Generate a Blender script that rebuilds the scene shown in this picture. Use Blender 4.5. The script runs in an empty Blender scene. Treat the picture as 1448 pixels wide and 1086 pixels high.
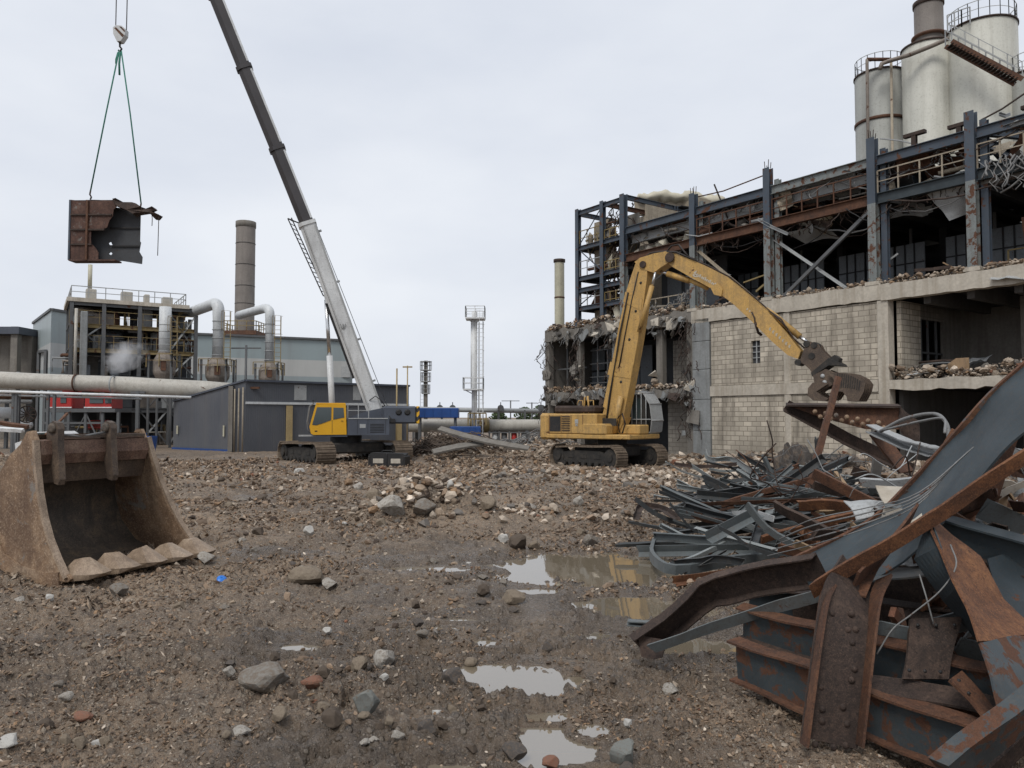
import bpy, math, random
import numpy as np
from mathutils import Vector, Matrix, Euler, noise as mnoise
SC = bpy.context.scene
COL = SC.collection
R = math.radians
V = Vector
# ------------------------------------------------------------------ camera
CAM_H = 2.3
PITCH = math.atan(47 / 1088.0)
cam_d = bpy.data.cameras.new("camera")
cam_d.sensor_width = 36.0
cam_d.lens = 36.0 * 1088.0 / 1448.0
cam_d.clip_start = 0.05
cam_d.clip_end = 6000
cam = bpy.data.objects.new("camera", cam_d)
COL.objects.link(cam)
cam.location = (0, 0, CAM_H)
cam.rotation_euler = (math.pi / 2 + PITCH, 0, 0)
SC.camera = cam
# ------------------------------------------------------------------ world, overcast sky
SUN_EL, SUN_AZ = R(52), R(205)          # azimuth measured from +Y clockwise
w = bpy.data.worlds.new("World"); SC.world = w; w.use_nodes = True
nt = w.node_tree; nt.nodes.clear()
def wn(t, **k):
    n = nt.nodes.new(t)
    for a, b in k.items(): setattr(n, a, b)
    return n
out = wn('ShaderNodeOutputWorld'); bg = wn('ShaderNodeBackground')
sky = wn('ShaderNodeTexSky', sky_type='NISHITA', sun_disc=False, sun_elevation=SUN_EL, sun_rotation=SUN_AZ, air_density=1.2, dust_density=3.0)
tc = wn('ShaderNodeTexCoord'); mp = wn('ShaderNodeMapping'); mp.inputs['Scale'].default_value = (1.0, 1.0, 2.6)
nz = wn('ShaderNodeTexNoise'); nz.inputs['Scale'].default_value = 1.9; nz.inputs['Detail'].default_value = 6; nz.inputs['Roughness'].default_value = 0.5
cr = wn('ShaderNodeValToRGB')
cr.color_ramp.elements[0].position = 0.33; cr.color_ramp.elements[0].color = (0.545, 0.58, 0.65, 1)
cr.color_ramp.elements[1].position = 0.66; cr.color_ramp.elements[1].color = (0.67, 0.695, 0.74, 1)
sc_ = wn('ShaderNodeMixRGB', blend_type='MULTIPLY'); sc_.inputs['Fac'].default_value = 1; sc_.inputs['Color2'].default_value = (10, 10, 10, 1)
mx = wn('ShaderNodeMixRGB'); mx.inputs['Fac'].default_value = 0.95
L = nt.links.new
L(tc.outputs['Generated'], mp.inputs['Vector']); L(mp.outputs['Vector'], nz.inputs['Vector']); L(nz.outputs['Fac'], cr.inputs['Fac'])
L(cr.outputs['Color'], sc_.inputs['Color1']); L(sky.outputs['Color'], mx.inputs['Color1']); L(sc_.outputs['Color'], mx.inputs['Color2'])
L(mx.outputs['Color'], bg.inputs['Color']); bg.inputs['Strength'].default_value = 0.1
L(bg.outputs['Background'], out.inputs['Surface'])
# ------------------------------------------------------------------ soft sun through cloud
sd = bpy.data.lights.new("sun", 'SUN'); sd.energy = 1.5; sd.angle = R(20); sd.color = (1.0, 0.97, 0.92)
so = bpy.data.objects.new("sun", sd); COL.objects.link(so)
sdir = V((math.sin(SUN_AZ) * math.cos(SUN_EL), math.cos(SUN_AZ) * math.cos(SUN_EL), math.sin(SUN_EL)))
so.rotation_euler = sdir.to_track_quat('Z', 'Y').to_euler(); so.location = (0, -20, 60)
SC.view_settings.view_transform = 'Standard'; SC.view_settings.look = 'None'
SC.view_settings.exposure = 0.36; SC.view_settings.gamma = 1.0
SC.cycles.max_bounces = 6; SC.cycles.diffuse_bounces = 3; SC.cycles.glossy_bounces = 3; SC.cycles.volume_bounces = 4

# ------------------------------------------------------------------ helpers
CP, SP = math.cos(PITCH), math.sin(PITCH)
def P(px, py, Y):
    """photo pixel at world depth Y -> world point"""
    a = (px - 724) / 1088.0; b = (543 - py) / 1088.0
    d = V((a, CP - b * SP, SP + b * CP))
    return V((0, 0, CAM_H)) + d * (Y / d.y)
def G(px, py, z=0.0):
    a = (px - 724) / 1088.0; b = (543 - py) / 1088.0
    d = V((a, CP - b * SP, SP + b * CP))
    return V((0, 0, CAM_H)) + d * ((z - CAM_H) / d.z)

WM = {}
def wm(o): return WM.get(o.name, Matrix.Identity(4)) if o else Matrix.Identity(4)
def tag(o, label=None, cat=None, group=None, kind=None):
    if label: o['label'] = label
    if cat: o['category'] = cat
    if group: o['group'] = group
    if kind: o['kind'] = kind
    return o
def thing(name, label, cat, loc=(0, 0, 0), M=None, group=None):
    o = bpy.data.objects.new(name, None); COL.objects.link(o); o.empty_display_size = 0.3
    m = M if M is not None else Matrix.Translation(V(loc))
    o.matrix_world = m; WM[o.name] = m.copy()
    return tag(o, label, cat, group)
def copy_tree(o, M, label=None, parent=None):
    c = o.copy(); COL.objects.link(c)
    if parent is None:
        c.matrix_world = M; WM[c.name] = M.copy()
        if label: c['label'] = label
    else: c.parent = parent
    for ch in list(o.children): copy_tree(ch, None, None, c)
    return c
def frame(o, x, z=(0, 0, 1)):
    x = V(x).normalized(); z = V(z); y = z.cross(x).normalized(); z = x.cross(y)
    m = Matrix((x, y, z)).transposed().to_4x4(); m.translation = V(o); return m

def PI_(w, h, tf, tw):   # I profile: u across, v up
    return [(-w/2,-h/2),(w/2,-h/2),(w/2,-h/2+tf),(tw/2,-h/2+tf),(tw/2,h/2-tf),(w/2,h/2-tf),(w/2,h/2),(-w/2,h/2),(-w/2,h/2-tf),(-tw/2,h/2-tf),(-tw/2,-h/2+tf),(-w/2,-h/2+tf)]
def PC_(w, h, t):        # C profile, web at -u
    return [(-w/2,-h/2),(w/2,-h/2),(w/2,-h/2+t),(-w/2+t,-h/2+t),(-w/2+t,h/2-t),(w/2,h/2-t),(w/2,h/2),(-w/2,h/2)]
def PL_(w, h, t):
    return [(-w/2,-h/2),(w/2,-h/2),(w/2,-h/2+t),(-w/2+t,-h/2+t),(-w/2+t,h/2),(-w/2,h/2)]
def PB_(w, h): return [(-w/2,-h/2),(w/2,-h/2),(w/2,h/2),(-w/2,h/2)]
def PO_(r, n=8): return [(r*math.cos(2*math.pi*k/n), r*math.sin(2*math.pi*k/n)) for k in range(n)]

class MB:
    def __init__(s, M=None):
        s.v = []; s.f = []; s.mi = []; s.m = 0; s.M = M or Matrix.Identity(4); s.sm = []; s.smooth = False
    def add(s, vs, fs):
        b = len(s.v)
        M = s.M
        s.v.extend([M @ V(p) for p in vs])
        for f in fs: s.f.append([i + b for i in f]); s.mi.append(s.m); s.sm.append(s.smooth)
        return s
    def box(s, x0, x1, y0, y1, z0, z1):
        return s.add([(x0,y0,z0),(x1,y0,z0),(x1,y1,z0),(x0,y1,z0),(x0,y0,z1),(x1,y0,z1),(x1,y1,z1),(x0,y1,z1)],
                     [(0,3,2,1),(4,5,6,7),(0,1,5,4),(1,2,6,5),(2,3,7,6),(3,0,4,7)])
    def cbox(s, x0, x1, y0, y1, z0, z1, c=.03):
        """box with chamfered edges (8-corner chamfer via convex points)"""
        import bmesh
        vs = []
        for x, sx in ((x0,1),(x1,-1)):
            for y, sy in ((y0,1),(y1,-1)):
                for z, sz in ((z0,1),(z1,-1)):
                    vs += [(x+sx*c,y+sy*c,z),(x+sx*c,y,z+sz*c),(x,y+sy*c,z+sz*c)]
        return s.hull(vs)
    def hull(s, pts):
        import bmesh
        bm = bmesh.new()
        for p in pts: bm.verts.new(p)
        r = bmesh.ops.convex_hull(bm, input=bm.verts[:])
        bmesh.ops.dissolve_limit(bm, angle_limit=0.01, verts=bm.verts[:], edges=bm.edges[:])
        bm.verts.index_update()
        vs = [v.co.copy() for v in bm.verts]; fs = [[v.index for v in f.verts] for f in bm.faces]
        bm.free(); return s.add(vs, fs)
    def prism(s, poly, y0, y1):
        """poly in (x,z), extruded along y"""
        n = len(poly); a = sum(poly[i][0]*poly[(i+1)%n][1]-poly[(i+1)%n][0]*poly[i][1] for i in range(n))
        if a < 0: poly = poly[::-1]
        vs = [(x, y0, z) for x, z in poly] + [(x, y1, z) for x, z in poly]
        return s.add(vs, [list(range(n)), list(range(2*n-1, n-1, -1))] + [[i, n+i, n+(i+1)%n, (i+1)%n] for i in range(n)])
    def sweep(s, prof, path, up=(0,0,1), closed=True, caps=True, scale=None):
        path = [V(p) for p in path]; n = len(path); ups = up if isinstance(up, list) else [up]*n
        vs = []; k = len(prof)
        for i, p in enumerate(path):
            a = path[max(i-1,0)]; b = path[min(i+1,n-1)]; t = (b-a).normalized()
            side = t.cross(V(ups[i]))
            if side.length < 1e-4: side = t.cross(V((1,0.01,0)))
            side.normalize(); u2 = side.cross(t).normalized()
            q = scale[i] if scale else 1.0
            qa, qb = q if isinstance(q, tuple) else (q, q)
            vs += [p + side*(u*qa) + u2*(v*qb) for u, v in prof]
        fs = []
        for i in range(n-1):
            for j in range(k if closed else k-1):
                j2 = (j+1) % k
                fs.append([i*k+j, i*k+j2, (i+1)*k+j2, (i+1)*k+j])
        if caps and closed: fs += [list(range(k))[::-1], list(range((n-1)*k, n*k))]
        return s.add(vs, fs)
    def beam(s, a, b, prof, up=(0,0,1)):
        return s.sweep(prof, [a, b], up)
    def bar(s, a, b, w, h=None, up=(0,0,1)): return s.sweep(PB_(w, h or w), [a, b], up)
    def tube(s, path, r, n=8, scale=None):
        sm = s.smooth; s.smooth = True; path = [V(p) for p in path]
        t = (path[-1]-path[0]); up = (0,0,1) if abs(t.normalized().z) < .9 else (1,0.02,0)
        s.sweep(PO_(r, n), path, up, scale=scale); s.smooth = sm; return s
    def lathe(s, prof, n=24, o=(0,0,0), ax=(0,0,1), cap=True):
        ax = V(ax).normalized(); q = ax.to_track_quat('Z','Y').to_matrix(); o = V(o); k = len(prof); vs = []
        for r, z in prof:
            for i in range(n):
                a = 2*math.pi*i/n; vs.append(o + q @ V((r*math.cos(a), r*math.sin(a), z)))
        fs = []
        for j in range(k-1):
            for i in range(n): fs.append([j*n+i, j*n+(i+1)%n, (j+1)*n+(i+1)%n, (j+1)*n+i])
        sm = s.smooth; s.smooth = True; s.add(vs, fs); s.smooth = False
        if cap: s.add(vs[:n], [list(range(n))[::-1]]); s.add(vs[-n:], [list(range(n))])
        s.smooth = sm; return s
    def cyl(s, a, b, r, n=16, r2=None):
        a = V(a); b = V(b); return s.lathe([(r,0),(r if r2 is None else r2,(b-a).length)], n, a, b-a)
    def dome(s, c, nrm, r, h=None):
        h = h or r*.6
        return s.lathe([(r,0),(r*.75,h*.7),(r*.25,h)], 8, c, nrm)
    def sheet(s, c00, c10, c11, c01, nx=8, ny=8, amp=.05, t=.01, seed=0, freq=2.0, holes=0):
        c00, c10, c11, c01 = map(V, (c00, c10, c11, c01)); nrm = (c10-c00).cross(c01-c00).normalized()
        rnd = random.Random(seed); g = []
        for j in range(ny+1):
            for i in range(nx+1):
                u, v = i/nx, j/ny
                p = c00*(1-u)*(1-v)+c10*u*(1-v)+c11*u*v+c01*(1-u)*v
                q = p*freq + V((seed*3.1, seed*1.7, 0))
                p = p + nrm*amp*mnoise.noise(q) *2 + V((mnoise.noise(q+V((9,0,0))), mnoise.noise(q+V((0,9,0))), mnoise.noise(q+V((0,0,9)))))*amp*.7
                g.append(p)
        N = len(g); fs = []
        for j in range(ny):
            for i in range(nx):
                if holes and rnd.random() < holes: continue
                a = j*(nx+1)+i; q = [a, a+1, a+nx+2, a+nx+1]
                fs.append(q); fs.append([k+N for k in q[::-1]])
        # rim
        from collections import Counter
        ed = Counter()
        for f in fs:
            if f[0] < N:
                for k in range(4):
                    e = (f[k], f[(k+1)%4]); ed[e] += 1
        for (a, b) in list(ed):
            if (b, a) not in ed: fs.append([b, a, a+N, b+N])
        return s.add(g + [p - nrm*t for p in g], fs)
    def dent(s, amp=.012, freq=3.0, seed=0.0):
        o = V((seed,seed*.7,seed*.3))
        s.v = [p+V((mnoise.noise(p*freq+o), mnoise.noise(p*freq+o+V((31,0,0))), mnoise.noise(p*freq+o+V((0,57,0)))))*amp for p in s.v]; return s
    def build(s, name, mats, parent=None, kind=None, label=None, auto=None):
        me = bpy.data.meshes.new(name)
        inv = wm(root_of(parent)).inverted() if parent else Matrix.Identity(4)
        me.from_pydata([tuple(inv @ p) for p in s.v], [], s.f)
        if not isinstance(mats, (list, tuple)): mats = [mats]
        for m in mats: me.materials.append(m)
        if len(mats) > 1: me.polygons.foreach_set('material_index', s.mi)
        if any(s.sm): me.polygons.foreach_set('use_smooth', s.sm)
        me.update()
        o = bpy.data.objects.new(name, me); COL.objects.link(o)
        if parent: o.parent = parent
        if kind: o['kind'] = kind
        if label: o['label'] = label
        return o
    def solo(s, name, mats, label, cat, base=None, group=None, M=None):
        """one-mesh thing with its origin at its base"""
        if M is None:
            if base is None:
                n = len(s.v); base = V((sum(p.x for p in s.v)/n, sum(p.y for p in s.v)/n, min(p.z for p in s.v)))
            M = Matrix.Translation(V(base))
        inv = M.inverted(); s.v = [inv @ p for p in s.v]
        o = s.build(name, mats); o.matrix_world = M; WM[o.name] = M.copy()
        return tag(o, label, cat, group)
def root_of(o):
    while o.parent: o = o.parent
    return o
def mb(M=None): return MB(M)
def railing(m, pts, h=1.05, r=.022, step=1.5, mid=True, toe=False):
    pts = [V(p) for p in pts]; up = V((0,0,h))
    for a, b in zip(pts[:-1], pts[1:]):
        m.bar(a+up, b+up, r*2); 
        if mid: m.bar(a+up*.52, b+up*.52, r*1.6)
        if toe: m.bar(a+V((0,0,.07)), b+V((0,0,.07)), .012, .14)
        n = max(1, int((b-a).length/step+.5))
        for k in range(n+1):
            p = a.lerp(b, k/n); m.bar(p, p+up, r*2, up=(1,0,0))
def ladder(m, a, b, side, w=.45, step=.3, cage=None):
    a, b, side = V(a), V(b), V(side).normalized(); d = b-a
    for s in (-1, 1): m.bar(a+side*s*w/2, b+side*s*w/2, .05, up=side)
    n = int(d.length/step)
    for k in range(1, n): p = a+d*(k/n); m.bar(p-side*w/2, p+side*w/2, .03)
    if cage:
        c = V(cage); n = int(d.length/1.1)
        ring = [side*(w*.75*math.cos(t)) + c*(.75*math.sin(t)) for t in [math.pi*k/6 for k in range(7)]]
        for k in range(2, n+1):
            p = a+d*(k/n); m.sweep(PB_(.04,.015), [p+q for q in ring])
        for q in ring[1:-1:2]: m.bar(a+d*(2/max(n,2))+q, b+q, .03, .015, up=c)

# ------------------------------------------------------------------ numpy noise
_rs = np.random.RandomState(7); _perm = np.tile(_rs.permutation(512), 3); _gr = _rs.uniform(0, 2*np.pi, 512)
_gx, _gy = np.cos(_gr), np.sin(_gr)
def perlin(x, y):
    xi = np.floor(x).astype(int); yi = np.floor(y).astype(int); xf = x-xi; yf = y-yi; xi &= 511; yi &= 511
    u = xf*xf*xf*(xf*(xf*6-15)+10); v = yf*yf*yf*(yf*(yf*6-15)+10)
    def g(ix, iy, dx, dy):
        h = _perm[(_perm[ix & 511] + iy) & 511]; return _gx[h]*dx + _gy[h]*dy
    n00 = g(xi,yi,xf,yf); n10 = g(xi+1,yi,xf-1,yf); n01 = g(xi,yi+1,xf,yf-1); n11 = g(xi+1,yi+1,xf-1,yf-1)
    return ((n00*(1-u)+n10*u)*(1-v) + (n01*(1-u)+n11*u)*v)*1.5
def fbm(x, y, s, o=3, k=0.5, seed=0):
    t = 0; a = 1.0; f = 1.0/s
    for i in range(o): t = t + a*perlin(x*f+seed*17.3+i*5.1, y*f+seed*9.7+i*3.3); a *= k; f *= 2.03
    return t
def sstep(a, b, x):
    t = np.clip((x-a)/(b-a), 0, 1); return t*t*(3-2*t)
# ------------------------------------------------------------------ materials
class NB:
    def __init__(s, name):
        s.m = bpy.data.materials.new(name); s.m.use_nodes = True; s.t = s.m.node_tree; s.t.nodes.clear()
        s.o = s.n('ShaderNodeOutputMaterial'); s.b = s.n('ShaderNodeBsdfPrincipled'); s.l(s.b.outputs[0], s.o.inputs[0])
    def n(s, t, **k):
        x = s.t.nodes.new(t)
        for a, b in k.items(): setattr(x, a, b)
        return x
    def l(s, a, b): s.t.links.new(a, b)
    def coord(s, scale=(1,1,1), rnd=True):
        tc = s.n('ShaderNodeTexCoord'); v = tc.outputs['Object']
        if rnd:
            oi = s.n('ShaderNodeObjectInfo'); ma = s.n('ShaderNodeVectorMath', operation='MULTIPLY_ADD')
            s.l(oi.outputs['Random'], ma.inputs[0]); ma.inputs[1].default_value = (37, 53, 71); s.l(v, ma.inputs[2]); v = ma.outputs[0]
        if scale != (1,1,1):
            m = s.n('ShaderNodeMapping'); m.inputs['Scale'].default_value = scale; s.l(v, m.inputs[0]); v = m.outputs[0]
        return v
    def noise(s, v, scale, det=4, rough=.55, dist=0):
        x = s.n('ShaderNodeTexNoise'); x.inputs['Scale'].default_value = scale; x.inputs['Detail'].default_value = det
        x.inputs['Roughness'].default_value = rough; x.inputs['Distortion'].default_value = dist; s.l(v, x.inputs['Vector']); return x.outputs['Fac']
    def ramp(s, f, stops, interp='LINEAR'):
        x = s.n('ShaderNodeValToRGB'); e = x.color_ramp.elements; x.color_ramp.interpolation = interp
        while len(e) < len(stops): e.new(0.5)
        for i, (p, c) in enumerate(stops):
            e[i].position = p; e[i].color = (c, c, c, 1) if isinstance(c, (int, float)) else (*c, 1)
        s.l(f, x.inputs[0]); return x.outputs[0]
    def mix(s, f, a, b, mode='MIX'):
        x = s.n('ShaderNodeMixRGB', blend_type=mode)
        for i, q in ((0, f), (1, a), (2, b)):
            if isinstance(q, (int, float)): x.inputs[i].default_value = q if i == 0 else (q, q, q, 1)
            elif isinstance(q, tuple): x.inputs[i].default_value = (*q, 1)
            else: s.l(q, x.inputs[i])
        return x.outputs[0]
    def math(s, op, a, b=0.0):
        x = s.n('ShaderNodeMath', operation=op)
        for i, q in ((0, a), (1, b)):
            if isinstance(q, (int, float)): x.inputs[i].default_value = q
            else: s.l(q, x.inputs[i])
        return x.outputs[0]
    def set(s, **k):
        nm = {'col': 'Base Color', 'rough': 'Roughness', 'metal': 'Metallic', 'spec': 'Specular IOR Level', 'alpha': 'Alpha', 'coat': 'Coat Weight', 'trans': 'Transmission Weight', 'ior': 'IOR'}
        for a, q in k.items():
            i = s.b.inputs[nm[a]]
            if isinstance(q, tuple): i.default_value = (*q, 1)
            elif isinstance(q, (int, float)): i.default_value = q
            else: s.l(q, i)
        return s
    def bump(s, h, st=.3, d=.02):
        x = s.n('ShaderNodeBump'); x.inputs['Strength'].default_value = st; x.inputs['Distance'].default_value = d
        s.l(h, x.inputs['Height']); s.l(x.outputs[0], s.b.inputs['Normal']); return s
def c3(c, k): return tuple(min(1, x*k) for x in c)
RUST = (0.105, 0.045, 0.024); RUSTO = (0.235, 0.095, 0.035); RUSTD = (0.045, 0.026, 0.019); DIRT = (0.115, 0.088, 0.065)
def paint(name, base, rough=.5, rust=.0, dirt=.3, scale=1.0, metal=0.0, bump=.15, vari=.18, streak=0, rc=RUST, dcol=DIRT, spec=.4, drot=False):
    """weathered paint: tonal variation, rust patches (0..1 coverage), dirt film, vertical streaks"""
    q = NB(name); v = q.coord()
    n1 = q.noise(v, 1.3*scale, 5, .6); n2 = q.noise(v, 9*scale, 4, .6); n3 = q.noise(v, 45*scale, 3, .6)
    col = q.mix(q.ramp(n1, [(.3, 0), (.7, 1)]), c3(base, 1-vari), c3(base, 1+vari))
    col = q.mix(q.math('MULTIPLY', n2, .35), col, c3(base, .72))
    if streak:
        vs = q.coord((6*scale, 6*scale, .35*scale)); ns = q.noise(vs, 1.0, 4, .6)
        col = q.mix(q.ramp(ns, [(.45, 0), (.75, streak)]), col, c3(dcol, .8))
    if dirt:
        dm = q.ramp(q.math('ADD', q.math('MULTIPLY', n1, .5), q.math('MULTIPLY', n2, .5)), [(.62-.3*dirt, 0), (.80-.2*dirt, min(1, dirt*1.3))])
        col = q.mix(dm, col, dcol)
    rf = q.math('ADD', 0.0, rough)
    if rust:
        nr = q.noise(v, 2.2*scale, 7, .68, .4)
        t = .72-.38*rust; rm = q.ramp(nr, [(t-.012, 0), (t+.02, 1)])
        rcol = q.mix(n2, c3(rc, .55), c3(rc, 1.5)); rcol = q.mix(q.ramp(n3, [(.35, 0), (.7, .6)]), rcol, c3(rc, .5))
        col = q.mix(rm, col, rcol); rf = q.mix(rm, rf, .85)
    n5 = q.noise(v, 27*scale, 5, .72); n6 = q.noise(q.coord((38*scale,38*scale,5*scale)), 1, 3, .6)
    col = q.mix(q.ramp(n5, [(.54, 0), (.66, .25+.55*min(1, dirt*1.6))]), col, c3(dcol, .55)); col = q.mix(q.ramp(n6, [(.60, 0), (.70, .45*min(1, dirt*2))]), col, c3(base, 1.45)); col = q.mix(q.ramp(n3, [(.60, 0), (.70, .5*min(1, dirt*2))]), col, c3(dcol, .4))
    q.set(col=col, rough=rf, metal=metal, spec=spec)
    if bump: q.bump(q.math('ADD', q.math('MULTIPLY', n2, .6), q.math('MULTIPLY', n3, .4)), bump, .02/scale if scale > 1 else .02)
    return q.m
def rusty(name, c0, c1, c2, scale=1.0, rough=.8, bump=.4, flake=None, grit=1.0):
    q = NB(name); v = q.coord(); n1 = q.noise(v, 2.0*scale, 6, .65, .3); n2 = q.noise(v, 14*scale, 5, .65); n3 = q.noise(v, 70*scale, 3, .6)
    col = q.ramp(n1, [(.3, c0), (.5, c1), (.68, c2)]); col = q.mix(q.ramp(n2, [(.35, 0), (.7, .7)]), col, c0)
    col = q.mix(q.ramp(n3, [(.5, 0), (.72, .55)]), col, c3(c2, 1.25))
    n5 = q.noise(v, 30*scale, 5, .72); col = q.mix(q.ramp(n5, [(.54, 0), (.64, .75*grit)]), col, c3(c0, .75)); col = q.mix(q.ramp(n5, [(.30, .75*grit), (.40, 0)]), col, c3(c2, 1.3)); ns = q.noise(q.coord((5*scale,5*scale,.5*scale)), 1, 5, .65); col = q.mix(q.ramp(ns, [(.52, 0), (.68, .6)]), col, c3(c0, 1.1))
    if flake:
        f = q.math('MULTIPLY', q.ramp(q.noise(v, 2.6*scale, 8, .75, .6), [(.60, 0), (.64, 1)]), .8); col = q.mix(f, col, q.mix(n2, c3(flake, .7), c3(flake, 1.2)))
    q.set(col=col, rough=rough, spec=.35); q.bump(q.math('ADD', n2, q.math('MULTIPLY', n3, .5)), bump, .012); return q.m
M = {}
M['blue'] = paint('blue_grey_steel', (.055,.072,.095), .5, .35, .25, .9)
M['pblue'] = paint('worn_blue_grey_steel', (.19,.212,.212), .6, .44, .35, 1.3, streak=.5)
M['slate'] = paint('slate_paint', (.036,.047,.054), .5, .14, .22, 1.4, bump=.18, spec=.3, vari=.3)
M['slater'] = paint('slate_paint_rusting', (.042,.053,.059), .5, .5, .35, 2.6, rc=(.10,.046,.027), bump=.3, spec=.3)
M['zinc'] = paint('grey_stud_steel', (.115,.13,.134), .5, .16, .35, 1.6, metal=.1, bump=.15)
M['zincd'] = paint('dark_stud_steel', (.045,.05,.053), .5, .16, .35, 1.6, metal=.1, bump=.15)
M['zincl'] = paint('pale_stud_steel', (.235,.255,.255), .5, .10, .35, 1.6, metal=.1, bump=.15)
M['rust'] = rusty('brown_rust', RUSTD, RUST, (.15,.075,.042), 1.0)
M['rusto'] = rusty('orange_rust', (.055,.026,.016), (.145,.060,.027), (.23,.105,.045), 1.3)
M['rustd'] = rusty('dark_rust', (.022,.016,.014), (.05,.033,.026), (.095,.062,.046), 1.3)
M['rustp'] = rusty('rust_with_paint', RUSTD, RUST, (.17,.08,.042), 1.0, flake=(.075,.09,.10))
M['loadrust'] = rusty('tank_rust', (.04,.022,.018), (.085,.042,.03), (.14,.08,.06), .5, flake=(.17,.155,.14))
M['iron'] = rusty('scoured_iron', (.045,.034,.028), (.095,.068,.05), (.16,.115,.08), 1.2, .6)
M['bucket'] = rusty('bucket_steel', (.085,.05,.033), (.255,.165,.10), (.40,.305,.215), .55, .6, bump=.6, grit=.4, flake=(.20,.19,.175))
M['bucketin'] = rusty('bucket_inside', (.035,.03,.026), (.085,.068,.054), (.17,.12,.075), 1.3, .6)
M['track'] = rusty('track_steel', (.075,.056,.042), (.16,.122,.088), (.25,.195,.14), 2.0, .75)
M['trackd'] = rusty('dark_running_gear', (.015,.015,.015), (.032,.03,.028), (.07,.058,.046), 2.0, .75)
M['yellow'] = paint('dusty_yellow', (.52,.315,.095), .55, .2, .52, .9, streak=.6, dcol=(.215,.15,.08), vari=.2)
M['cabyellow'] = paint('bright_yellow', (.63,.33,.012), .35, 0, .06, 1.0, vari=.05, bump=.02)
M['cranegrey'] = paint('crane_slate', (.068,.078,.10), .4, .03, .12, .9, bump=.03)
M['boomdark'] = paint('boom_dark', (.052,.048,.05), .35, .0, .12, .4, vari=.25, bump=.02, metal=.2)
M['boomwhite'] = paint('boom_white', (.56,.57,.57), .4, .05, .12, .5, streak=.22, bump=.02)
M['silver'] = paint('chrome_rod', (.6,.6,.6), .2, 0, .05, 1, metal=.9, bump=0)
M['black'] = paint('black_rubber', (.015,.015,.016), .6, 0, .25, 1, bump=.1)
M['darkin'] = paint('interior_shade', (.052,.055,.06), .8, .2, .3, .5, rc=(.06,.04,.03), dcol=(.06,.052,.045))  # indoor shade put into the dark base colour, under rust and dirt
M['shadedk'] = paint('deck_shade', (.028,.029,.031), .85, .15, .25, .5, rc=(.04,.027,.022), dcol=(.035,.03,.027))  # shade of the open storeys put into this near-black colour
M['pane'] = paint('dark_wall_panel', (.15,.165,.18), .45, .1, .4, 1.2, dcol=(.05,.055,.06))
M['pipe'] = paint('pale_pipe', (.43,.41,.365), .55, .2, .40, .6, streak=.3, dcol=(.24,.2,.16))
M['duct'] = paint('silver_duct', (.55,.57,.58), .45, .04, .2, .5, streak=.25, dcol=(.28,.26,.23))
M['galv'] = paint('galvanised', (.34,.35,.35), .5, .15, .3, 1.0)
M['steelgrey'] = paint('grey_plant_steel', (.10,.105,.11), .6, .22, .35, .7)
M['hopper'] = paint('brown_grey_hopper', (.24,.205,.175), .6, .25, .4, .6, streak=.4)
M['chim'] = paint('chimney_brown', (.20,.178,.16), .7, .0, .3, .4, streak=.4, dcol=(.13,.11,.095))
M['cream'] = paint('cream_stack', (.50,.475,.36), .5, .12, .2, .5, streak=.3)
M['silo'] = paint('silo_white', (.50,.495,.44), .55, .05, .10, .3, streak=.40, dcol=(.27,.245,.2), vari=.10)
M['silog'] = paint('silo_grey', (.34,.345,.32), .6, .05, .12, .3, streak=.45, dcol=(.17,.155,.13))
M['yrail'] = paint('yellow_rail', (.25,.185,.075), .6, .35, .5, 1.0)
M['beige'] = paint('beige_cladding', (.34,.29,.22), .7, .12, .4, .6, streak=.45)
M['insul'] = paint('lagged_duct', (.50,.465,.37), .8, 0, .04, .7, bump=.15)
M['red'] = paint('red_paint', (.40,.025,.022), .45, .1, .25, .8, bump=.03)
M['bluep'] = paint('blue_paint', (.012,.06,.23), .45, .08, .15, .6, bump=.03)
M['white'] = paint('white_paint', (.68,.69,.69), .45, .05, .2, .6, streak=.2, bump=.03)
M['ypanel'] = paint('tan_yellow_post', (.37,.28,.14), .6, .12, .35, .8)
M['wood'] = paint('raw_timber', (.30,.2,.115), .8, 0, .4, 1.5, streak=.3)
M['greytube'] = paint('grey_conduit', (.17,.17,.168), .5, .3, .3, 1.5)
M['sling'] = paint('green_sling', (.03,.17,.125), .7, 0, .1, 1, bump=0)
M['wire'] = paint('wire_rope', (.16,.165,.17), .5, 0, .1, 1, bump=0)
M['hazard'] = None
def m_concrete(name, base, dark=.5, streak=.5):
    q = NB(name); v = q.coord(); n1 = q.noise(v, .9, 6, .65); n2 = q.noise(v, 8, 5, .6); n3 = q.noise(v, 40, 3, .6); ns = q.noise(q.coord((3.5,3.5,.22)), 1, 5, .6)
    col = q.mix(q.ramp(n1, [(.3, 0), (.7, 1)]), c3(base, .78), c3(base, 1.1)); col = q.mix(q.ramp(n2, [(.4, 0), (.75, .6)]), col, c3(base, .6))
    col = q.mix(q.ramp(ns, [(.48, 0), (.72, streak)]), col, (base[0]*dark*.9, base[1]*dark*.8, base[2]*dark*.68)); q.set(col=col, rough=.88, spec=.25)
    q.bump(q.math('ADD', n2, q.math('MULTIPLY', n3, .5)), .35, .02); return q.m
M['conc'] = m_concrete('stained_concrete', (.50,.455,.385))
M['concg'] = m_concrete('grey_concrete', (.255,.265,.265), .5, .6)
M['concd'] = m_concrete('broken_concrete', (.20,.185,.165))
M['concdk'] = m_concrete('dirty_dark_concrete', (.085,.08,.075))
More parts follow.
